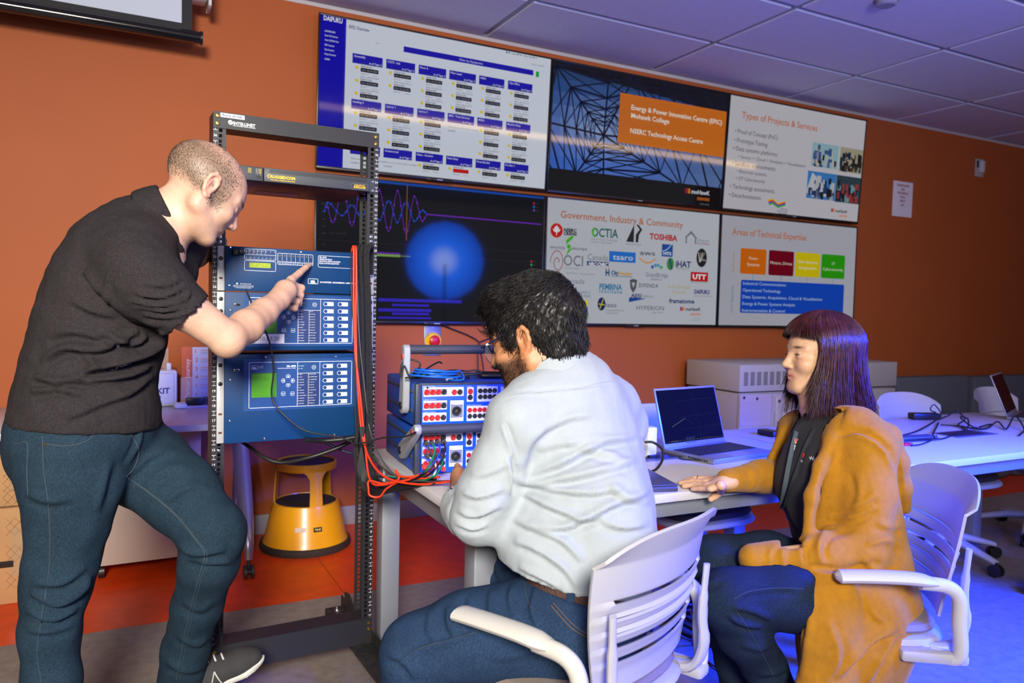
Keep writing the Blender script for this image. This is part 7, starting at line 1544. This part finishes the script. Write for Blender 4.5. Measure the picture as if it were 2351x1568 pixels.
# jeans, belt
M_jean2 = denim('denim_mid', srgb(38, 58, 86), 0); j2 = Field()
j2.cone(Q(1345, 1400, 1.74), Q(1335, 1440, 1.70), .158, .155, .04, (FD, .85))
j2.chain([Q(1290, 1445, 1.69), Q(1190, 1452, 1.68), Q(1080, 1462, 1.67), Q(962, 1500, 1.66)], [.122, .104, .093, .083], .04); j2.chain([Q(962, 1500, 1.66), Q(955, 1600, 1.65), Q(945, 1800, 1.64), Q(940, 1930, 1.64)], [.082, .074, .064, .060], .025)
j2.chain([Q(1340, 1420, 1.80), Q(1240, 1350, 1.92), Q(1158, 1300, 2.02)], [.12, .10, .082], .04); j2.chain([Q(1158, 1300, 2.02), Q(1160, 1440, 2.03), Q(1165, 1680, 2.03)], [.080, .07, .062], .025)
j2.plane(Q(1300, 1362, 1.64), UP*1+RT*.28)
v, f = j2.mesh(.0064); v = relax(v, f, 2, .4)
FL = [([(1180, 1340), (1170, 1380), (1185, 1420)], 8, .006), ([(1130, 1350), (1125, 1400), (1140, 1440)], 9, .006), ([(1080, 1368), (1075, 1410), (1090, 1450)], 9, .006), ([(1030, 1390), (1030, 1430), (1045, 1460)], 9, .005), ([(1150, 1440), (1060, 1465), (970, 1490), (915, 1530)], 7, .005), ([(890, 1500), (930, 1520), (960, 1560)], 9, .006), ([(1230, 1345), (1220, 1400), (1235, 1440)], 7, .006), ([(1250, 1480), (1190, 1500), (1130, 1510)], 10, .005), ([(990, 1400), (985, 1440), (1000, 1480)], 9, .004), ([(1160, 1270), (1140, 1300), (1150, 1330)], 7, .005)]
v = folds(v, f, FL); v = v+vnormals(v, f)*(.0014*wob(v, 50, 61))[:, None]; jean2 = skin_obj('jeans', v, f, M_jean2, man2); sj = Surf(v, f)
seam(sj, [(910, 1530), (960, 1490), (1030, 1470), (1130, 1440)], .0010, 'side_seam', M_st, jean2); seam(sj, [(1202, 1335), (1212, 1380), (1226, 1405)], .0010, 'pocket_edge', M_st, jean2); M_st2 = mat('denim_stitch_tan', srgb(112, 86, 62), .8)
seam(sj, [(1265, 1390), (1310, 1440), (1350, 1465)], .0010, 'pocket_edge', M_st2, jean2); seam(sj, [(1270, 1384), (1316, 1434), (1355, 1460)], .0008, 'pocket_edge', M_st2, jean2)
M_belt = mat('belt_brown_leather', srgb(72, 46, 36), .5, bump=.5, bscale=300)
bt = Field(); bt.cone(Q(1345, 1360, 1.745), Q(1342, 1392, 1.74), .168, .168, .02, (FD, .84)); bt.plane(Q(1300, 1340, 1.64), UP*1+RT*.28); bt.plane(Q(1300, 1386, 1.64), -UP*1-RT*.28); v, f = bt.mesh(.005); skin_obj('belt', v, f, M_belt, man2)
bsf = Surf(v, f); pts = [bsf(1312-6*k/5, 1352+60*k/5, .004) for k in range(6)]; pts = [p_ for p_ in pts if p_ is not None]
if len(pts) > 2: MB().tube(pts, .009, 6, flat=.3).build('belt_loop', M_jean2, jean2)
for (kx, ky, kd, dx) in ((940, 1930, 1.64, -.14), (1165, 1680, 2.03, 0)):
    a_ = Q(kx, ky, kd); shoe(man2, (a_.x+.05-dx*.0, a_.y-.06, .002), (a_.x-.05+dx, a_.y+.18-abs(dx), .002), (0, 0, 1), M_black, M_black, False)
# ================================================================== seated person in the mustard cardigan
hM3 = headM(1879, 819, 2.22, -.97, .06, -.12, .97)
FW3 = Vector((-.86, .50, 0)).normalized(); LA3 = Vector((.50, .86, 0)).normalized()
s3 = Field(); head(s3, hM3, .94, .92, True)
nb3 = Q(1895, 985, 2.20); s3.chain([nb3, Q(1885, 930, 2.21), Q(1885, 880, 2.22)], [.062, .050, .050], .025); s3.cone(hM3 @ Vector((0, .02, -.075)), Q(1875, 935, 2.21), .032, .040, .025)
TC = [Q(1960, 1400, 2.08), Q(1945, 1290, 2.11), Q(1925, 1180, 2.14), Q(1915, 1085, 2.16), Q(1905, 1020, 2.19)]
s3.chain(TC, [.135, .12, .115, .115, .09], .03, (FW3, .9))
# far arm, palm down on the table
sf3, ef3 = Q(1838, 995, 2.36), Q(1800, 1098, 2.35); wf3 = at(1672, 1105, Z=TBZ+.034)
s3.chain([sf3, ef3, wf3], [.045, .038, .027], .015)
def tb(x, y, z): return at(x, y, Z=TBZ+z)
kn = [tb(1625, 1100, .026), tb(1622, 1107, .026), tb(1624, 1115, .024), tb(1632, 1122, .022)]
for k_ in kn: s3.cone(wf3, k_, .024, .0125, .012, (UP, .75))
finger(s3, [kn[0], tb(1596, 1099, .022), tb(1574, 1103, .010)], .0098, .0070); finger(s3, [kn[1], tb(1590, 1105, .020), tb(1562, 1109, .009)], .0102, .0072); finger(s3, [kn[2], tb(1595, 1112, .018), tb(1570, 1116, .009)], .0100, .0072); finger(s3, [kn[3], tb(1610, 1122, .015), tb(1590, 1123, .008)], .0090, .0066)
th = tb(1655, 1114, .034); finger(s3, [th, Q(1655, 1128, 2.22), Q(1640, 1140, 2.20), Q(1632, 1146, 2.19)], .0145, .0088)
# near arm, hand in the lap
sn3, en3, wn3 = Q(1995, 1030, 2.05), Q(1985, 1262, 1.97), Q(1745, 1283, 1.97)
s3.chain([sn3, en3], [.045, .040], .015); s3.chain([en3, wn3], [.034, .024], .015); s3.cone(wn3, Q(1722, 1285, 2.0), .026, .026, .012, (UP, .7))
for i in range(4): finger(s3, [Q(1722, 1280+3*i, 2.0+.012*i), Q(1708, 1286+3*i, 2.02+.012*i), Q(1700, 1296+2*i, 2.04+.012*i)], .010, .0075)
finger(s3, [Q(1730, 1278, 2.0), Q(1714, 1278, 2.03), Q(1704, 1284, 2.05)], .012, .008)
hc = V(hM3.translation); v, f = s3.mesh(.006, [(hc-.14, hc+.14, .0027), (V(tb(1610, 1112, .02))-.09, V(tb(1610, 1112, .02))+.09, .003)]); v = relax(v, f, 1, .35)
L = (v-hc)@np.array(hM3.to_3x3().inverted()).T.astype(np.float32); near = (np.abs(L) < .15).all(1); col = skin_col(v, srgb(222, 176, 134), L)
for q in (-1, 1):
    col = blend(col, np.where(near, G(L, (q*.033, .086, .0235), (.017, .02, .0042))*1.1, 0), srgb(70, 44, 40)); col = blend(col, np.where(near, G(L, (q*.033, .0868, .002), (.011, .009, .0028))*1.3, 0), srgb(40, 26, 26)); col = blend(col, np.where(near, G(L, (q*.036, .084, -.009), (.014, .012, .005))*.35, 0), srgb(150, 96, 84)); col = blend(col, np.where(near, G(L, (q*.046, .07, -.028), (.02, .03, .016))*.28, 0), srgb(214, 120, 100))
col = blend(col, np.where(near, G(L, (0, .088, -.062), (.020, .016, .0075))*1.2, 0), srgb(190, 92, 86)); col = blend(col, np.where(near, G(L, (0, .088, -.0625), (.022, .016, .0014))*.8, 0), srgb(120, 50, 48)); col = blend(col, np.where(near, G(L, (-.055, .055, -.016), (.006, .02, .006))*.6, 0), srgb(150, 96, 72))
woman = skin_obj('person', v, f, M_skin1, None, col); tag(woman, 'seated woman in mustard cardigan with burgundy hair looking up', 'person')
fr_ = (kn[0]-tb(1596, 1099, .022)).normalized(); rc_ = tb(1603, 1100, .0225); u_ = fr_.orthogonal().normalized(); w_ = fr_.cross(u_)
MB().tube([rc_+(u_*math.cos(2*PI*k/20)+w_*math.sin(2*PI*k/20))*.0102 for k in range(21)], .0012, 6).build('ring', mat('gold', srgb(230, 190, 110), .2, 1.), woman)
# black polo
M_pb = mat('polo_black', (.014, .014, .016), .85, bump=.3, bscale=700, sheen=.1); b3 = Field()
b3.chain([Q(1955, 1390, 2.08), Q(1940, 1290, 2.11), Q(1918, 1190, 2.14), Q(1900, 1110, 2.16), Q(1895, 1040, 2.18), Q(1896, 1000, 2.20)], [.142, .128, .124, .126, .110, .080], .03, (FW3, .95)); b3.cone(Q(1862, 1105, 2.18), Q(1878, 1115, 2.14), .095, .09, .05)
b3.chain([sf3, Q(1900, 1000, 2.2), sn3], [.045, .07, .045], .03); b3.p.append(('c', V(nb3-UP*.03), V(Q(1885, 900, 2.215)), .056, .056, .006, None, 's'))
v, f = b3.mesh(.006); v = relax(v, f, 2, .4); v = folds(v, f, [([(1800, 1150), (1830, 1200), (1850, 1230)], 8, .006), ([(1795, 1180), (1815, 1220), (1835, 1240)], 7, .005), ([(1860, 1020), (1850, 1060), (1845, 1100)], 8, .004)]); polo3 = skin_obj('polo_shirt', v, f, M_pb, woman); psf = Surf(v, f)
collar(woman, M_pb, Q(1890, 962, 2.205), UP+FW3*-.15, FW3, .060, .076, .040, .05, gap=.30)
# lanyard
M_lan = mat('lanyard_slate', srgb(66, 80, 86), .7); M_lan2 = mat('lanyard_dark', srgb(16, 22, 30), .7)
def ribbon(sf, pl, w_, m, name, par, off=.004, k=8):
    pts = [sf(q.x, q.y, off) for q in spline([(x, y, 0) for x, y in pl], k)]; pts = [p_ for p_ in pts if p_ is not None]; mb = MB(); n = len(pts); vs_ = []
    for i, p_ in enumerate(pts): t_ = (pts[min(i+1, n-1)]-pts[max(i-1, 0)]).normalized(); s_ = t_.cross(FW).normalized()*w_/2; vs_ += [p_-s_, p_+s_, p_+s_+FW*.0015, p_-s_+FW*.0015]
    fs = []
    for i in range(n-1): fs += [(i*4+j, i*4+(j+1) % 4, i*4+4+(j+1) % 4, i*4+4+j) for j in range(4)]
    mb.add(vs_, fs); return mb.build(name, m, par, smooth=30), pts
lan, lp = ribbon(psf, [(1832, 992), (1822, 1030), (1812, 1080), (1803, 1130), (1796, 1170), (1790, 1200)], .021, M_lan, 'lanyard', woman)
ribbon(psf, [(1872, 985), (1850, 1030), (1828, 1090), (1808, 1150), (1793, 1200)], .016, M_lan2, 'lanyard_strap', lan, .003)
i0 = len(lp)//2
def surf_text(sf, par, items, x0, y0, x1, y1, name, up=None):
    """print on a curved garment: laid in the tangent plane at the middle of the photo segment"""
    a, b = sf(x0, y0, .0062), sf(x1, y1, .0062)
    if a is None or b is None: return
    r = (b-a).normalized(); n = (CAMV-a).normalized(); n = (n-r*n.dot(r)).normalized(); u = n.cross(r); c = Canvas(); L_ = (b-a).length
    items(c, L_); M_ = Matrix((r, u, n)).transposed().to_4x4(); M_.translation = a; o_ = c.build(name, M_print, par); o_.matrix_world = M_; return o_
def it(c, L_):
    for i, cl in enumerate((srgb(130, 20, 50), srgb(200, 50, 40), srgb(240, 150, 40))): c.rect(.0+i*.005, -.007, .004+i*.005, .007, cl)
    c.text('moHawK', .019, -.006, .012, (.75, .78, .8), 2, bold=.02, w_=L_-.02)
surf_text(psf, lan, it, 1829, 1007, 1803, 1125, 'lanyard_print')
def it(c, L_): c.text('Future Ready. Learning for Life', 0, -.003, .005, srgb(190, 120, 60), 2, w_=L_)
surf_text(psf, lan, it, 1846, 1030, 1815, 1120, 'strap_print')
def it(c, L_):
    for i, cl in enumerate((srgb(130, 20, 40), srgb(205, 50, 40))): c.rect(.0+i*.0045, .002, .0038+i*.0045, .014, cl)
    c.text('moHawK', .012, .002, .011, (.75, .76, .78), 2, bold=.02, w_=.05); c.text('Energy Technology', 0, -.012, .009, (.75, .76, .78), 2, w_=.068)
surf_text(psf, polo3, it, 1838, 1050, 1880, 1064, 'embroidery')
pts = [psf(x, y, .006) for x, y in ((1790, 1198), (1787, 1210), (1786, 1222), (1785, 1236))]; pts = [p_ for p_ in pts if p_ is not None]
if len(pts) > 2: MB().tube(pts, [.006, .005, .004, .005][:len(pts)], 8).build('badge_clip', M_black, lan)
# cardigan
M_car = mat('cardigan_mustard', srgb(180, 122, 8), .9, bump=.35, bscale=420, var=.08, vscale=60, sheen=.12); k3 = Field2()
k3.chain([Q(1962, 1440, 2.06), Q(1958, 1380, 2.075), Q(1950, 1290, 2.105), Q(1935, 1190, 2.14), Q(1922, 1110, 2.16), Q(1918, 1050, 2.175), Q(1912, 1005, 2.19)], [.165, .166, .158, .153, .153, .140, .105], .03, (FW3, .95))
k3.chain([Q(1915, 1005, 2.18), Q(1960, 1000, 2.10), sn3], [.085, .075, .070], .03); k3.chain([sn3, Q(1996, 1140, 2.01), en3], [.070, .064, .060], .025); k3.chain([en3, Q(1880, 1275, 1.965), Q(1732, 1284, 1.975)], [.060, .054, .042], .02)
k3.chain([Q(1895, 1000, 2.24), sf3, ef3], [.08, .066, .056], .03); k3.chain([ef3, Q(1748, 1094, 2.26), at(1672, 1104, Z=TBZ+.034)], [.055, .047, .034], .02)
k3.chain([Q(1963, 1400, 2.03), Q(1955, 1480, 1.99), Q(1950, 1580, 1.98), Q(1948, 1700, 1.98)], [.140, .130, .120, .118], .04, (LA3, .62)); k3.chain([Q(2015, 1380, 2.08), Q(2010, 1480, 2.06)], [.10, .08], .04)
k3.chain([Q(1925, 1310, 1.98), Q(1915, 1390, 1.905), Q(1908, 1470, 1.89), Q(1898, 1580, 1.90), Q(1895, 1700, 1.91)], [.060, .064, .064, .070, .072], .035, (LA3, .6)); k3.chain([Q(1990, 1330, 1.98), Q(1995, 1420, 1.93), Q(1985, 1500, 1.92), Q(1965, 1600, 1.93)], [.07, .075, .075, .075], .035, (LA3, .6))
# open front
OP = np.array([(1835, 940), (1804, 985), (1794, 1050), (1800, 1110), (1797, 1190), (1802, 1262), (1846, 1262), (1852, 1180), (1868, 1110), (1893, 1045), (1925, 990), (1945, 940)], float)
OP[:6, 0] -= 10
def polydist(px_, py_, poly):
    d = np.full(px_.shape, 1e9); ins = np.zeros(px_.shape, bool); n = len(poly)
    for i in range(n):
        a, b = poly[i], poly[(i+1) % n]; e = b-a; t = np.clip(((px_-a[0])*e[0]+(py_-a[1])*e[1])/(e@e), 0, 1); d = np.minimum(d, (px_-a[0]-t*e[0])**2+(py_-a[1]-t*e[1])**2)
        c1 = (a[1] > py_) != (b[1] > py_); ins ^= c1 & (px_ < (b[0]-a[0])*(py_-a[1])/(b[1]-a[1]+1e-12)+a[0])
    return np.where(ins, -np.sqrt(d), np.sqrt(d))
def openf(X, Y, Z):
    dx, dy, dz = X-_CM[0], Y-_CM[1], Z-_CM[2]; zz = dx*_FW[0]+dy*_FW[1]+dz*_FW[2]; px_ = 1175.5+FPX*(dx*_RT[0]+dy*_RT[1]+dz*_RT[2])/zz; py_ = 784-FPX*(dx*_UP[0]+dy*_UP[1]+dz*_UP[2])/zz
    return np.maximum(polydist(px_, py_, OP)*2.15/FPX, np.where(zz < 2.1, 0, zz-2.255)).astype(np.float32)
k3.fn(openf, V(Q(1880, 1100, 2.16))-.36, V(Q(1880, 1100, 2.16))+.36, .006, 's')
k3.p.append(('c', V(nb3-UP*.02), V(Q(1888, 900, 2.215)), .062, .062, .006, None, 's'))
# rolled front edge and the shawl falling over the shoulder
k3.chain([Q(1940, 962, 2.13), Q(1912, 1010, 2.06), Q(1884, 1070, 2.02), Q(1862, 1140, 1.995), Q(1856, 1215, 1.985)], [.020, .018, .017, .016, .016], .02); k3.chain([Q(1856, 962, 2.27), Q(1800, 990, 2.33), Q(1776, 1050, 2.30), Q(1768, 1120, 2.26)], [.018, .016, .015, .014], .012)
k3.chain([Q(1935, 965, 2.14), Q(1985, 975, 2.10), Q(2035, 1005, 2.10), Q(2056, 1060, 2.12), Q(2068, 1120, 2.14), Q(2075, 1165, 2.15)], [.026, .032, .036, .032, .026, .020], .02)
v, f = k3.mesh(.0062); v = relax(v, f, 2, .35)
FL = [([(1770, 1300), (1768, 1275), (1780, 1250)], 6, .003), ([(1805, 1310), (1798, 1270), (1815, 1240)], 7, .004), ([(1845, 1310), (1838, 1265), (1860, 1235)], 8, .005), ([(1890, 1300), (1880, 1260), (1900, 1220), (1960, 1200)], 9, .008), ([(1900, 1190), (1960, 1185), (2010, 1160)], 9, .006), ([(1905, 1170), (1970, 1160), (2015, 1130)], 8, .005), ([(1920, 1000), (1980, 990), (2040, 1030), (2060, 1090)], 8, -.008), ([(2060, 1060), (2066, 1120), (2070, 1170)], 5, -.006), ([(1980, 1290), (2040, 1320), (2080, 1300)], 9, .009), ([(1990, 1250), (2040, 1240), (2075, 1260)], 9, .007), ([(2010, 1200), (2050, 1210), (2075, 1200)], 8, .006), ([(1860, 1300), (1940, 1310), (2020, 1290)], 8, -.010), ([(1870, 1320), (1860, 1420), (1840, 1560)], 9, .005), ([(1920, 1560), (1990, 1480), (2060, 1440)], 9, .011), ([(1990, 1568), (2030, 1500), (2060, 1450)], 9, .009), ([(1980, 1320), (2000, 1400), (2030, 1430)], 7, .004), ([(1900, 1568), (1925, 1500), (1900, 1420)], 10, .005), ([(1715, 1075), (1735, 1095), (1730, 1125)], 8, .002), ([(1900, 1060), (1880, 1130), (1870, 1200)], 6, -.003), ([(1965, 1080), (1975, 1130), (1965, 1180)], 9, .003)]
v = folds(v, f, FL); v = v+vnormals(v, f)*(.0016*wob(v, 45, 71)+.0006*wob(v, 150, 72))[:, None]; card = skin_obj('cardigan', v, f, M_car, woman)
# jeans and shoes
M_jean3 = denim('denim_dark', srgb(30, 42, 60), 0); j3 = Field()
j3.cone(Q(1958, 1395, 2.07), Q(1930, 1380, 2.12), .145, .14, .04)
j3.chain([Q(1940, 1390, 2.03), Q(1800, 1362, 1.965), Q(1668, 1375, 1.93)], [.112, .088, .074], .03); j3.chain([Q(1668, 1375, 1.93), Q(1705, 1450, 1.97), Q(1755, 1530, 2.03), Q(1795, 1600, 2.08)], [.073, .066, .056, .050], .025)
j3.chain([Q(1900, 1340, 2.20), Q(1760, 1295, 2.14), Q(1645, 1292, 2.09)], [.105, .088, .074], .03); j3.chain([Q(1645, 1292, 2.09), Q(1660, 1400, 2.12), Q(1690, 1520, 2.18), Q(1700, 1640, 2.2)], [.073, .064, .055, .05], .025)
v, f = j3.mesh(.0064); v = relax(v, f, 2, .4)
FL = [([(1690, 1380), (1720, 1360), (1800, 1352), (1840, 1355)], 6, .004), ([(1680, 1395), (1720, 1400), (1770, 1420)], 8, .008), ([(1670, 1410), (1700, 1430), (1750, 1440)], 7, .007), ([(1600, 1325), (1625, 1340), (1650, 1330)], 7, .005), ([(1700, 1480), (1740, 1490), (1775, 1480)], 8, .004), ([(1740, 1550), (1780, 1545), (1810, 1530)], 8, .006), ([(1690, 1240), (1700, 1265), (1720, 1280)], 7, .004)]
v = folds(v, f, FL); v = v+vnormals(v, f)*(.0013*wob(v, 50, 81))[:, None]; jean3 = skin_obj('jeans', v, f, M_jean3, woman); sj = Surf(v, f)
seam(sj, [(1845, 1352), (1780, 1350), (1720, 1358), (1685, 1375)], .0009, 'side_seam', M_st, jean3); seam(sj, [(1690, 1400), (1715, 1440), (1745, 1490), (1775, 1550)], .0009, 'side_seam', M_st, jean3)
for x, y, d in ((1795, 1625, 2.09), (1700, 1660, 2.2)): a_ = Q(x, y, d); shoe(woman, a_-FW3*.07-Vector((0, 0, a_.z-.025)) if False else (a_.x+.06, a_.y-.035, .004), (a_.x-.14, a_.y+.08, .004), (0, 0, 1), M_black, M_black, False)
# hair
M_hair3 = mat('hair_burgundy', srgb(64, 20, 24), .36, spec=.5, var=.5, vscale=60); H = Field(); H.M = hM3; sc = .97
def EH(c, r, k=.012, op='u'): H.ell(c, [x*sc for x in r], k*sc, op)
EH((0, -.024, .046), (.082, .104, .086)); EH((0, -.052, -.020), (.080, .064, .080), .03); EH((0, -.066, -.085), (.074, .050, .075), .03); EH((0, -.080, -.135), (.064, .038, .060), .03)
EH((0, .105, .000), (.080, .068, .080), .012, 's'); EH((0, .080, -.10), (.11, .085, .095), .015, 's')
H.M = None; v, f = H.mesh(.0042); v = relax(v, f, 1, .4); v = v+vnormals(v, f)*(.003*wob(v*np.array((1, 1, .25), np.float32), 120, 91))[:, None]; hair3 = skin_obj('hair', v, f, M_hair3, woman)
n = 8200; r = np.random.default_rng(5); fr = r.uniform(0, 1, n) < .20; sgn = np.where(r.uniform(size=n) < .70, -1, 1)
phi = np.where(fr, r.uniform(-52, 52, n), sgn*(40+140*r.uniform(0, 1, n)**.95)); ap = np.abs(phi); dl = r.uniform(.008, .024, n); K = 18; paths = np.empty((n, K, 3), np.float32)
ln = np.where(ap > 120, r.uniform(.15, .23, n), r.uniform(.11, .20, n)); ph = np.radians(phi); sway = r.normal(size=n)*.008; flick = r.uniform(-.5, 1, n); fe_ = r.uniform(62, 78, n)+.22*ap; th0 = r.uniform(3, 16, n)
sw = np.clip((100-ap)/60, 0, 1)
for k in range(K):
    t = k/(K-1); s_ = min(1, t*1.7); s_ = s_*s_*(3-2*s_); the = np.radians(np.where(fr, th0+(fe_-th0)*t, np.minimum(th0+165*t, 96))); pk = ph+np.where(fr, np.radians(14)*(phi/52)*t*t, np.sign(phi)*np.radians(20)*sw*s_)
    rx, ry, rz = .0775+dl, .100+dl, .080+dl; x = rx*np.sin(the)*np.sin(pk); y = -.018+ry*np.sin(the)*np.cos(pk)+.006*np.where(fr, t, 0); z = .040+rz*np.cos(the)
    fall = np.where(fr, 0, np.clip(t-.5, 0, 1)*2)
    z = z-fall*ln*1.08; y = y-fall**1.6*.030*np.where(ap > 110, 1, .0)+fall**2*.030*sw; x = x*(1-.10*fall)+sway*fall+.010*flick*fall**3*np.sign(x); y = y-.014*flick*fall**3
    paths[:, k] = np.stack([x, y, z], 1)
paths *= .97; R3 = np.array(hM3.to_3x3().normalized()).astype(np.float32); paths = paths@R3.T+V(hM3.translation)
strands('hair_strands', paths, r.uniform(.0008, .0019, n), M_hair3, hair3)
